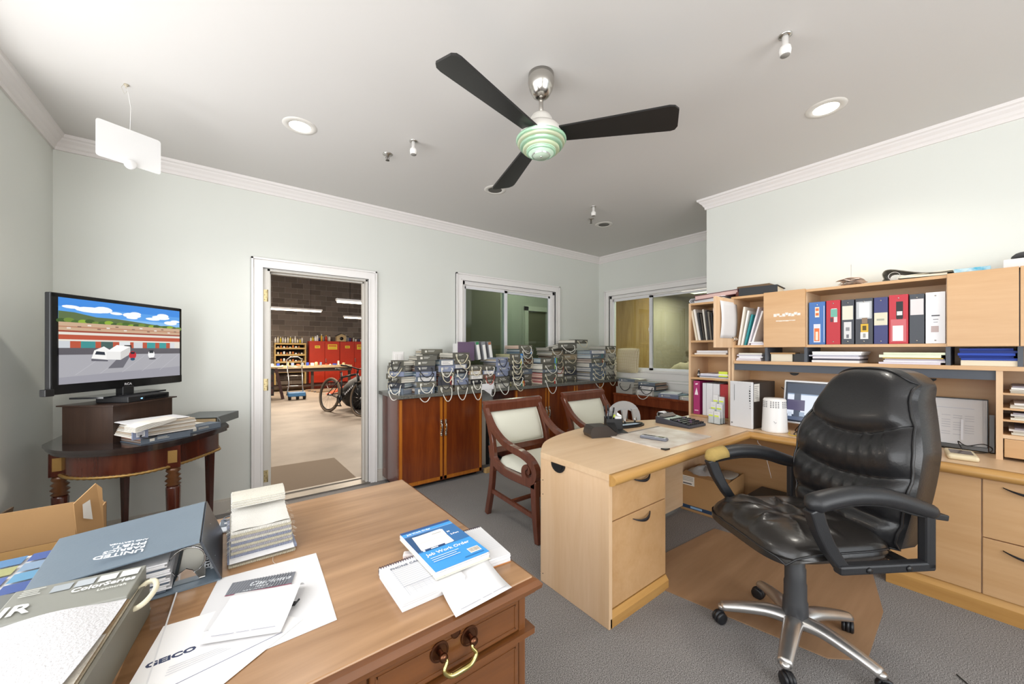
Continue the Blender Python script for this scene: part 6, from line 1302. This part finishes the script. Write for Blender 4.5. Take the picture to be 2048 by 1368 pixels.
t = thing('eraser_sleeve', 'small white and pinkish wrapped eraser touching the phone call pad spiral', 'eraser', (.372, .965, DT), -.5); MB().box(0, .05, 0, .022, 0, .014).build('wrapper', mat('glossy_pink_white', '#eadfdc', .3), t, bevel=.004); bx('eraser_end', .049, .058, .002, .02, .001, .013, mat('eraser_white', '#f2eeea', .7), t, .003)
# ---- papers in the middle
def sheet(name, lab, pts, z, cat='paper', m=PAPER, th=.0008):
    return tag(MB().prism(pts, z, z+th).build(name, m), lab, cat)
sheet('large_sheet', 'large white paper sheet lying on the walnut desk under the letters', [(-.015, 1.158), (.196, 1.143), (.190, 1.0), (.182, .835), (.045, .832), (-.005, .80), (-.10, .80), (-.06, .95)], DT)
t = thing('insurance_letter', 'white letter with blue printed letterhead under the folded paper', 'letter', (-.108, .90, DT+.0012), math.radians(-8))
MB().prism([(-.02, -.06), (.115, -.10), (.235, .01), (.11, .13), (-.01, .125)], 0, .0008).build('letter_sheet', mat('letter_paper', '#ebe9e8', .7), t)
NAVY = flat('#2a3556')
text('GEICO', .0175, NAVY, t, (-.006, .006, .0010), (0, 0, math.radians(10)), bold=.0008, sx=1.3)
prints('letter_print', [('#2a3556', [(.074, .028), (.098, .033), (.099, .042), (.077, .037)]), ('#ebe9e8', [(.078, .031), (.096, .0345), (.097, .0395), (.079, .036)]), ('#2a3556', [(.083, .033), (.093, .035), (.093, .0385), (.083, .0365)])]+[('#8e90a0', [(.03, -.012-.007*i), (.10+.006*i, -.002-.004*i), (.10+.006*i, -.0012-.004*i), (.03, -.0112-.007*i)]) for i in range(4)], t, (0, 0, .0009))
prints('window_edge', [('#5a648c', [(.0, -.075), (.20, -.012), (.20, -.0108), (.0, -.0738)])], t, (0, 0, .0009))
sheet('small_white_slip', 'small white slip between the letter and the large sheet near the desk front', [(-.01, .86), (.055, .83), (.075, .855), (.01, .89)], DT+.001)
t = thing('fabric_card', 'white card with grey striped header and thin red line on the large sheet', 'card', (-.006, 1.052, DT+.0015), math.radians(-17))
bx('card_sheet', 0, .132, -.10, .062, 0, .002, PAPER, t)
prints('header_print', [('#6d7078', (0, .132, .012, .062)), ('#8e3050', (0, .132, .009, .012))]+[('#83868d', [(i*.006, .012), (i*.006+.002, .012), (i*.006+.010, .062), (i*.006+.008, .062)]) for i in range(20)], t, (0, 0, .0021), step=.0001)
text('Charlotte', .022, LW, t, (.036, .034, .0028), shear=.5, bold=.0003); text('FABRICS', .007, LW, t, (.055, .024, .0028), bold=.0002); text('FABRICS | LEATHER | VINYL', .0048, LW, t, (.032, .016, .0028))
t = thing('folded_leaflet', 'white folded leaflet tented over the letters, held with a small clip', 'leaflet', (-.032, .93, DT+.003), math.radians(-24))
MB().grid(lambda u, v: (-.002+.138*u, -.02+.125*v, .004+.020*v**1.5*(.5+.5*u)), 8, 8).grid(lambda u, v: (-.002+.138*u, .105+.028*v, .004+.020*(1-v)**.7*(.5+.5*u)), 8, 5).grid(lambda u, v: (.004+.13*u, -.015+.118*v, .001+.006*v), 6, 6).build('folded_sheet', PAPER, t)
prints('footer_print', [('#8f90a4', (.012, .050, 0, .0013)), ('#8f90a4', (.054, .076, 0, .0013)), ('#8f90a4', (.080, .122, 0, .0013))], t, (0, -.006, .0062))
MB().tube([(.140, .055, .008), (.146, .062, .013), (.143, .070, .010), (.139, .064, .006)], .0012, 6, closed=True).box(.132, .139, .056, .066, .004, .008).build('binder_clip', BLACKP, t)
# ---- woven swatch stack
t = thing('woven_swatch_stack', 'stack of white zigzag-cut woven fabric swatches with a folded-back roll on top', 'fabric swatches', (0, 0, DT))
FAB = [mat('woven_'+c, '#'+c, .95, bump=.7, bscale=420) for c in ('d9d6cf', 'c4bda9', 'a5a3aa', '8f93a4', 'cdc8bb')]
def pink(x0, x1, y0, y1, z0, z1, tooth=.004):
    p = []; n = int((x1-x0)/tooth)
    for i in range(n): p += [(x0+(i+.0)*tooth, y0), (x0+(i+.5)*tooth, y0-tooth*.6)]
    p.append((x1, y0)); n2 = int((y1-y0)/tooth)
    for i in range(n2): p += [(x1+tooth*.5, y0+(i+.5)*tooth), (x1, y0+(i+1)*tooth)]
    p.append((x0, y1)); return p
def lay(x0, x1, y0, y1, z0, z1, m, name='swatch', rz=0):
    q = MB().prism(pink(x0, x1, y0, y1, z0, z1), z0, z1).build(name, m, t); q.rotation_euler = (0, 0, rz); return q
bx('grey_cover', .002, .158, 1.205, 1.50, .006, .012, mat('book_cover_blue-grey', COV['blue-grey'], .55), t)
lay(.004, .152, 1.196, 1.40, .0, .005, FAB[1], 'bottom_sheet'); bx('printed_sheet', .006, .150, 1.19, 1.35, .0125, .0145, PAPER, t)
z = .015
for k in range(9):
    lay(.008+.001*(k % 3), .146+.002*(k % 2), 1.218+.0035*k, 1.40, z, z+.0055, FAB[[3, 1, 2, 1, 3, 4, 2, 1, 0][k]]); z += .006
MB().grid(lambda u, v: (.012+.134*u+.002*math.sin(40*v), 1.25+.17*v, z+.002+.022*v**1.6+.0015*math.sin(9*u)), 12, 14).build('top_swatch', FAB[0], t)
b = MB()
for k in range(6): b.strip(smooth_pts([(.079, 1.425+.003*k, .018), (.079, 1.44-.002*k, z+.018+.003*k), (.079, 1.42, z+.040+.003*k), (.079, 1.385, z+.038+.0035*k), (.079, 1.36, z+.026+.0035*k)], 4), .135-.003*(k % 2), .0028, (1, 0, 0), k % 2)
b.build('folded_back_swatches', [FAB[0], FAB[4]], t)
b = MB()
rf = random.Random(2)
for k in range(60):
    y = 1.2+.22*rf.random(); zz = .02+.06*rf.random(); s = rf.choice((-1, 1)); x = .008 if s < 0 else .15; b.tube([(x, y, zz), (x+s*.004, y+.003*rf.random(), zz-.002), (x+s*.008, y-.004*rf.random(), zz-.004)], .0004, 3)
fr = b.build('frayed_threads', FAB[4], t); fr['kind'] = 'stuff'
t = thing('swatch_hanger', 'plastic hanger tab with white label behind the woven swatch stack', 'label', (-.02, 1.44, DT), -.05); bx('backing', 0, .10, 0, .085, 0, .004, mat('pale_folder', '#d8dde4', .2), t); bx('slate_tab', .002, .08, .04, .10, .0042, .006, mat('book_cover_slate', COV['slate'], .55), t); MB().tube([(.035+.026*math.cos(a), .095+.018*math.sin(a), .009) for a in [2*PI*i/16 for i in range(16)]], .0025, 6, closed=True).build('hanger_ring', mat('grey_plastic_ring', '#6c7078', .4), t); bx('white_label', .012, .07, .055, .066, .0062, .0066, PAPER, t)
tag(MB().tube(smooth_pts([(.10, 1.19, DT+.001), (.098, 1.165, DT+.001), (.103, 1.145, DT+.0015)], 5), .0006, 4).build('thread', mat('thread_5', '#d8cfc0', .8)), 'short pale thread lying below the woven swatch stack', 'thread')
# ---- big slate ring binder
t = thing('slate_binder', 'large slate-blue ring binder with white upside-down lettering, half open on the desk', 'binder', (0, 0, DT))
SLB = mat('slate_blue_cover', '#6c7a86', .42, bump=.08, bscale=150, var=.06); SLD = mat('dark_spine_cover', '#3d4148', .3)
MB().box(-.33, -.012, 1.15, 1.447, 0, .004).build('bottom_cover', SLB, t)
MB().add([(-.315, 1.150, .082), (-.050, 1.150, .102), (-.050, 1.445, .102), (-.335, 1.445, .078), (-.315, 1.150, .086), (-.050, 1.150, .106), (-.050, 1.445, .106), (-.335, 1.445, .082)], [(0,3,2,1), (4,5,6,7), (0,1,5,4), (1,2,6,5), (2,3,7,6), (3,0,4,7)]).build('lid', SLB, t, bevel=.001)
MB().add([(-.050, 1.150, .102), (-.012, 1.15, .003), (-.012, 1.445, .003), (-.050, 1.445, .102), (-.046, 1.150, .106), (-.008, 1.15, .003), (-.008, 1.445, .003), (-.046, 1.445, .106)], [(0,1,2,3), (4,7,6,5), (0,4,5,1), (2,6,7,3), (0,3,7,4)]).build('spine', SLD, t)
b = MB(); r = random.Random(6)
for k in range(16): b.box(-.32+.01*r.random(), -.10-.012*r.random(), 1.158+.004*r.random(), 1.44, .006+k*.0042, .006+k*.0042+.0034, 0 if k % 4 else 1)
b.build('page_sheets', [PAPER, mat('dark_page_edge', '#56606c', .6)], t)
for y in (1.20, 1.39):
    MB().tube([(-.075+.034*math.cos(a), y, .045+.034*math.sin(a)) for a in [PI*.05+2*PI*i/18 for i in range(18)]], .0022, 8, closed=True).build('ring', CHROME, t)
MB().prism([(-.100, 0), (-.096, .010), (-.088, .026), (-.076, .033), (-.064, .026), (-.056, .010), (-.050, 0)], -1.180, -1.176, T=Matrix.Rotation(PI/2, 4, 'X')).build('ring_booster', CHROME, t, loc=(0, 0, .005))
bx('ring_plate', -.095, -.04, 1.18, 1.42, .004, .008, STEEL, t, .002)
tw = [('UNITED', .0235, 1.190, .0008), ('FABRICS', .0195, 1.210, .0005), ('PH&T.', .0235, 1.232, .0006), ('AND LEATHER', .0105, 1.248, .0003)]
sl = math.atan2(.020, .265)
for s, sz, y, bd in tw: text(s, sz, LW, t, (-.150, y+.012, .1066-.1*math.tan(sl)+.0015), (0, -sl, PI), bold=bd*.6, sx=.95)
for s, sz, y, x_ in (('UNITED', .020, 1.20, .060), ('FABRICS', .015, 1.20, .04), ('', .01, 1.3, .03), ('PHILLIPS', .011, 1.33, .075)):
    if s: text(s, sz, LW, t, (-.012-.038*(x_/.102)+.0048, y, x_+.003), (0, math.atan2(.099, .038), PI/2), bold=.0003)
# ---- colour cards at the left
t = thing('colour_board', 'white board of blue, green and yellow colour squares at the left of the slate binder', 'colour board', (-.60, 1.26, DT), 0)
bx('board_base', 0, .262, 0, .225, 0, .040, PAPER, t)
prints('colour_squares', [(['#4a5f9c', '#8894a6', '#5d8fae', '#9a9a68', '#c9c06a', '#7d92a8', '#4f78a0', '#a8a078', '#3f5590'][(i*2+j*3) % 9], (.008+i*.052, .052+i*.052, .008+j*.054, .054+j*.054)) for i in range(5) for j in range(4)], t, (0, 0, .0403))
# ---- colour series sample book at the front left
t = thing('colour_series_book', 'grey ColorSeries swatch book with cream fabric pages and a beige rope loop', 'sample book', (-.225, 1.068, DT), math.radians(-7))
GRB = mat('grey_book_board', '#85857d', .45); 
bx('back_cover', -.11, .09, -.46, .055, 0, .004, GRB, t)
b = MB()
for k in range(12): b.box(-.105+.001*(k % 3), .086-.003*(k % 3), -.44-.004*(k % 2), .045, .005+k*.0062, .0105+k*.0062, k % 3)
b.build('fabric_pages', [mat('woven_'+c, '#'+c, .95, bump=.7, bscale=300) for c in ('b8a283', 'cbbfa8', 'a58c6c')], t)
MB().grid(lambda u, v: (-.105+.185*u-.03*(1-v)**4*u, -.34+.298*v, .087+.004*math.sin(6*u+5*v)-.006*u*(1-v)), 16, 20).build('top_fabric', mat('bumpy_white_fabric', '#c9c7c8', .95, bump=.8, bscale=220), t)
q = t.children[-1] if t.children else None
MB().grid(lambda u, v: (-.10+.182*u, -.44+.30*v, .079), 6, 6).build('second_fabric', mat('woven_e0d8cc', '#c9c2b6', .95, bump=.7, bscale=300), t)
st = MB().add([(-.095, -.042, .090), (.080, -.042, .088), (.084, .052, .100), (-.10, .056, .100), (-.095, -.042, .085), (.080, -.042, .083), (.084, .052, .0), (-.10, .056, .0)], [(0,1,2,3), (0,4,5,1), (1,5,6,2), (2,6,7,3), (3,7,4,0), (4,7,6,5)]).build('header_strip', GRB, t, bevel=.002)
sl2 = math.atan2(.011, .094)
pr_ = prints('header_print', [(c, (-.045+i*.032, -.018+i*.032, .062, .082)) for i, c in enumerate(('#9aa0a4', '#a9aeb2', '#c3c6c2', '#e2e2dc'))]+lines(-.085, -.055, .085, .006, 4, .002, '#c4c4be', .3), t, (0, -.040, .0905), (sl2, 0, 0))
text('IR', .038, flat('#e6e6e2'), t, (-.092, -.026, .0945), (sl2, 0, 0), bold=.001, sx=1.2); text('ColorSeries', .017, flat('#e6e6e2'), t, (-.012, .004, .0973), (sl2, 0, 0), bold=.0004, sx=1.1); text('Loomcraft', .009, flat('#d4d4ce'), t, (.028, -.010, .0960), (sl2, 0, 0), sx=1.1)
MB().tube(smooth_pts([(.078, -.035, .062), (.092, -.052, .064), (.108, -.050, .072), (.116, -.022, .080), (.108, .006, .082), (.094, .014, .078), (.083, .010, .070)], 6), .0048, 10).build('rope_loop', mat('rope_cream', STR['cream'], .8, bump=.5, bscale=200), t)
bx('side_board', .086, .092, -.44, .04, .0, .075, mat('olive_side_board', '#6a665a', .5), t)
t = thing('clear_sleeve', 'clear plastic sleeve sticking out beneath the ColorSeries swatch book', 'sleeve', (-.14, 1.05, DT), math.radians(-3))
MB().box(0, .045, -.38, .15, .0, .0012).build('sleeve_sheet', glassmat('clear_plastic_film', '#efece8', .5), t); bx('sleeve_seam', .043, .0455, -.38, .15, 0, .0025, PAPER, t)
t = thing('dark_swatch_book', 'grey swatch book with white script letters at the far left, behind the ColorSeries book', 'sample book', (-.335, 1.135, DT), math.radians(-12))
bx('cover', -.22, .012, -.30, .04, .070, .082, mat('grey_book_board_dark', '#6f716d', .45), t); bx('fabric_pages', -.22, .0, -.30, .03, 0, .070, mat('woven_a58c6c', '#a58c6c', .95), t)
text('K', .035, flat('#e6e6e2'), t, (-.03, -.02, .0823), (0, 0, .3), shear=.4)
# ------------------------------------------------------------------ boxes on the floor between desk and wall
t = thing('open_cardboard_box', 'open brown cardboard box with raised flaps behind the walnut desk, label on one flap', 'box', (-.89, 2.0, 0))
MB().box(0, .47, 0, .005, 0, .65).box(0, .47, .395, .4, 0, .65).box(0, .005, 0, .4, 0, .65).box(.465, .47, 0, .4, 0, .65).box(0, .47, 0, .4, 0, .005).build('box_walls', CARD, t)
def flap(pts, name='flap'):
    q = MB().poly(pts).build(name, CARD, t); md = q.modifiers.new('s', 'SOLIDIFY'); md.thickness = .005; return q
flap([(0, 0, .652), (.465, 0, .652), (.458, .012, .775), (0, .012, .775)])
f = flap([(.468, .0, .652), (.525, .045, .652), (.520, .05, .80), (.505, .045, .822), (.46, .0, .772)])
lb = MB().add([(.480, .004, .715), (.500, .020, .700), (.494, .016, .775), (.478, .004, .765)], [(0,1,2,3)]).build('shipping_label', mat('label_white', '#dcd8d0', .6), t)
lb.location = (.003, -.006, 0)
flap([(.46, .4, .652), (.0, .4, .652), (.02, .50, .54), (.44, .50, .54)])
bx('packing_tape', 0, .47, -.001, 0, .60, .65, mat('shiny_tape', '#c9a06a', .2), t)
t = thing('dark_cardboard_flap', 'dark brown folded cardboard leaning in the left corner behind the open box', 'cardboard', (-.89, 2.55, 0))
MB().add([(0, 0, 0), (.02, .30, 0), (.125, .14, .615), (.09, .04, .60), (0, .0, .53), (.008, 0, 0), (.028, .30, 0), (.133, .14, .615), (.098, .04, .60), (.008, .0, .53)], [(0,1,2,3,4), (9,8,7,6,5), (0,5,6,1), (1,6,7,2), (2,7,8,3), (3,8,9,4), (4,9,5,0)]).build('folded_board', mat('dark_cardboard', '#5f4c3c', .8), t)

# ------------------------------------------------------------------ ceiling: fan, lights, sprinklers, hanging card
NICK = mat('brushed_nickel', '#c6c2bc', .22, 1., bump=.05, bscale=200); BLD = mat('black_fan_blade', '#1b1a1a', .35); GRN = mat('frosted_green_glass', '#aecbb4', .12, trans=.4, emit='#a9d8b8', es=.05, coat=.5)
t = thing('ceiling_fan', 'three-blade black ceiling fan with stepped green glass lamp and nickel canopy', 'ceiling fan', (1.294, 1.446, 0))
MB().lathe([(.0, 2.740), (.066, 2.7395), (.068, 2.70), (.060, 2.665), (.058, 2.663), (.055, 2.655), (.042, 2.632), (.038, 2.63), (.028, 2.622), (.012, 2.620)], 36).build('canopy', NICK, t)
MB().lathe([(.011, 2.50), (.011, 2.66)], 16).lathe([(.018, 2.625), (.018, 2.635), (.011, 2.64)], 16).build('downrod', NICK, t)
MB().lathe([(.012, 2.540), (.034, 2.536), (.048, 2.525), (.058, 2.508), (.062, 2.490), (.064, 2.478), (.088, 2.468), (.103, 2.450), (.110, 2.425), (.105, 2.408), (0, 2.402)], 40).build('motor_housing', mat('pearl_housing', '#dedad3', .3, .2), t)
for a in (194, 309, 72):
    ang_ = math.radians(a); M_ = Matrix.Rotation(ang_, 4, 'Z') @ Matrix.Translation((0, 0, 2.425)) @ Matrix.Rotation(math.radians(-13), 4, 'X')
    p = [(.075, -.045), (.61, -.075), (.635, -.07), (.655, -.05), (.665, .05), (.655, .07), (.635, .075), (.075, .045)]
    q = MB().prism(p, -.005, .005).build('blade', BLD, t, bevel=.0015); q.matrix_local = M_
for k, (r_, z_) in enumerate(((.130, 2.402), (.122, 2.386), (.110, 2.370), (.095, 2.355), (.076, 2.341))):
    MB().lathe([(r_-.030, z_+.006), (r_-.004, z_+.006), (r_, z_+.002), (r_, z_-.006), (r_-.006, z_-.010), (r_-.030, z_-.006)], 48, cap=False).build('glass_ring', GRN if k % 2 == 0 else mat('pale_cream_glass', '#cfd2b6', .12, trans=.35, emit='#dde0c0', es=.05, coat=.5), t)
MB().lathe([(.045, 2.325), (.066, 2.332), (.085, 2.36), (.10, 2.40)], 32, cap=False).build('inner_bowl', mat('lamp_bowl_glass', '#cfe8d4', .3, trans=.3, emit='#c6ecd2', es=.25), t)
c = MB().lathe([(0, 2.318), (.042, 2.319), (.046, 2.325), (.045, 2.335)], 32).build('lamp_cap', mat('cap_glass', '#cfe6d2', .2), t); MB().lathe([(.0465, 2.318), (.049, 2.322), (.0465, 2.330), (.044, 2.324)], 32, cap=False).lathe([(0, 2.312), (.005, 2.314), (.006, 2.319)], 12).build('chrome_rim', CHROME, c)
l = bpy.data.lights.new('fan_lamp', 'POINT'); l.energy = .6; l.color = (.85, 1, .88); l.shadow_soft_size = .03; lo = bpy.data.objects.new('fan_lamp', l); C.objects.link(lo); lo.location = (1.294, 1.446, 2.375)
for k, (x, y, lit, lb) in enumerate(((.372, 2.706, 1, 'lit round recessed ceiling light left of the fan'), (2.802, .627, 1, 'brightest round recessed ceiling light at the upper right'), (1.90, 2.734, 0, 'unlit recessed ceiling light beside the fan blade tip'), (3.41, 2.742, 0, 'small unlit recessed ceiling light near the far corner'))):
    t = thing('recessed_light', lb, 'ceiling light', (x, y, ZC), 0, 'recessed ceiling lights')
    MB().lathe([(.060, -.001), (.062, -.006), (.094, -.004), (.098, -.0002)], 40, cap=False).build('trim_ring', mat('light_trim', '#dcd8d2', .4), t)
    MB().lathe([(0, -.003), (.061, -.0035)], 32, cap=False).build('lamp_face', mat('lit_lamp', '#ffffff', emit='#fff8ec', es=9) if lit else mat('unlit_lamp', '#4a4640', .4), t)
CHP = mat('white_sprinkler_paint', '#ebe8e4', .35)
for k, (x, y, lb) in enumerate(((2.005, .593, 'white hooded sprinkler head at the upper right, nearest the camera'), (1.013, 2.431, 'white hooded sprinkler head left of the fan'), (2.898, 2.46, 'small white hooded sprinkler head near the far corner'))):
    t = thing('sprinkler', lb, 'sprinkler', (x, y, ZC), 0, 'hooded sprinkler heads')
    MB().lathe([(.026, 0), (.026, -.006), (.015, -.008)], 20, cap=False).build('escutcheon', STEEL, t)
    MB().lathe([(.013, -.005), (.013, -.05), (.022, -.056), (.024, -.07), (.021, -.092), (.0, -.093)], 20).build('hood', CHP, t)
    MB().lathe([(0, -.0945), (.018, -.0945), (.019, -.0925)], 18).build('grey_face', mat('sprinkler_face', '#8f8b86', .4), t)
for k, (x, y, lb) in enumerate(((.931, 2.708, 'bare pendant sprinkler left of the hooded one by the fan'), (3.154, 2.712, 'bare pendant sprinkler beside the far unlit recessed light'))):
    t = thing('pendant_sprinkler', lb, 'sprinkler', (x, y, ZC), 0, 'bare pendant sprinklers')
    MB().lathe([(.034, 0), (.034, -.004), (.012, -.008), (.010, -.02)], 22).build('escutcheon', STEEL, t)
    b = MB()
    for s in (-1, 1): b.tube([(s*.008, 0, -.02), (s*.012, 0, -.032), (0, 0, -.046)], .002, 6)
    b.cyl((0, 0, -.02), (0, 0, -.046), .003).lathe([(0, -.048), (.014, -.048), (.014, -.046), (0, -.046)], 14).build('frame_arms', mat('dark_chrome', '#6a6660', .3, 1.), t)
t = thing('hanging_card', 'blank white acrylic card hanging on a string from the ceiling hook', 'sign', (-.405, 2.802, 0), math.atan2(.103, .227))
rc = [(-.125+.012, 2.295), (.125-.012, 2.295), (.125-.003, 2.299), (.125, 2.307), (.125, 2.471), (.122, 2.479), (.113, 2.483), (-.113, 2.483), (-.122, 2.479), (-.125, 2.471), (-.125, 2.307), (-.122, 2.299)]
MB().prism(rc, -.0015, .0015, T=Matrix.Rotation(PI/2, 4, 'X')).build('card', mat('white_acrylic', '#dddcdb', .35), t)
MB().tube([(0, 0, 2.483), (0.003, 0, 2.60), (-.004, .02, 2.70), (0, .05, 2.738)], .0009, 5).build('string', mat('white_string', '#f2f0ee', .6), t)
MB().tube([(-.01, .045, 2.735), (-.022, .04, 2.71), (-.012, .03, 2.675), (.0, .03, 2.70)], .0007, 4).lathe([(.010, 2.74), (.010, 2.734), (.003, 2.728), (.004, 2.722)], 12, c=(0, .05, 0)).build('ceiling_hook', mat('aged_hook', '#b8ae98', .5), t)
MB().lathe([(0, -.012), (.021, -.012), (.024, -.006), (.024, .010), (.020, .014), (0, .014)], 24, T=Matrix.Translation((.0, -.004, 2.298)) @ Matrix.Rotation(PI/2, 4, 'X')).build('round_magnet', mat('white_acrylic', '#dddcdb', .35), t)
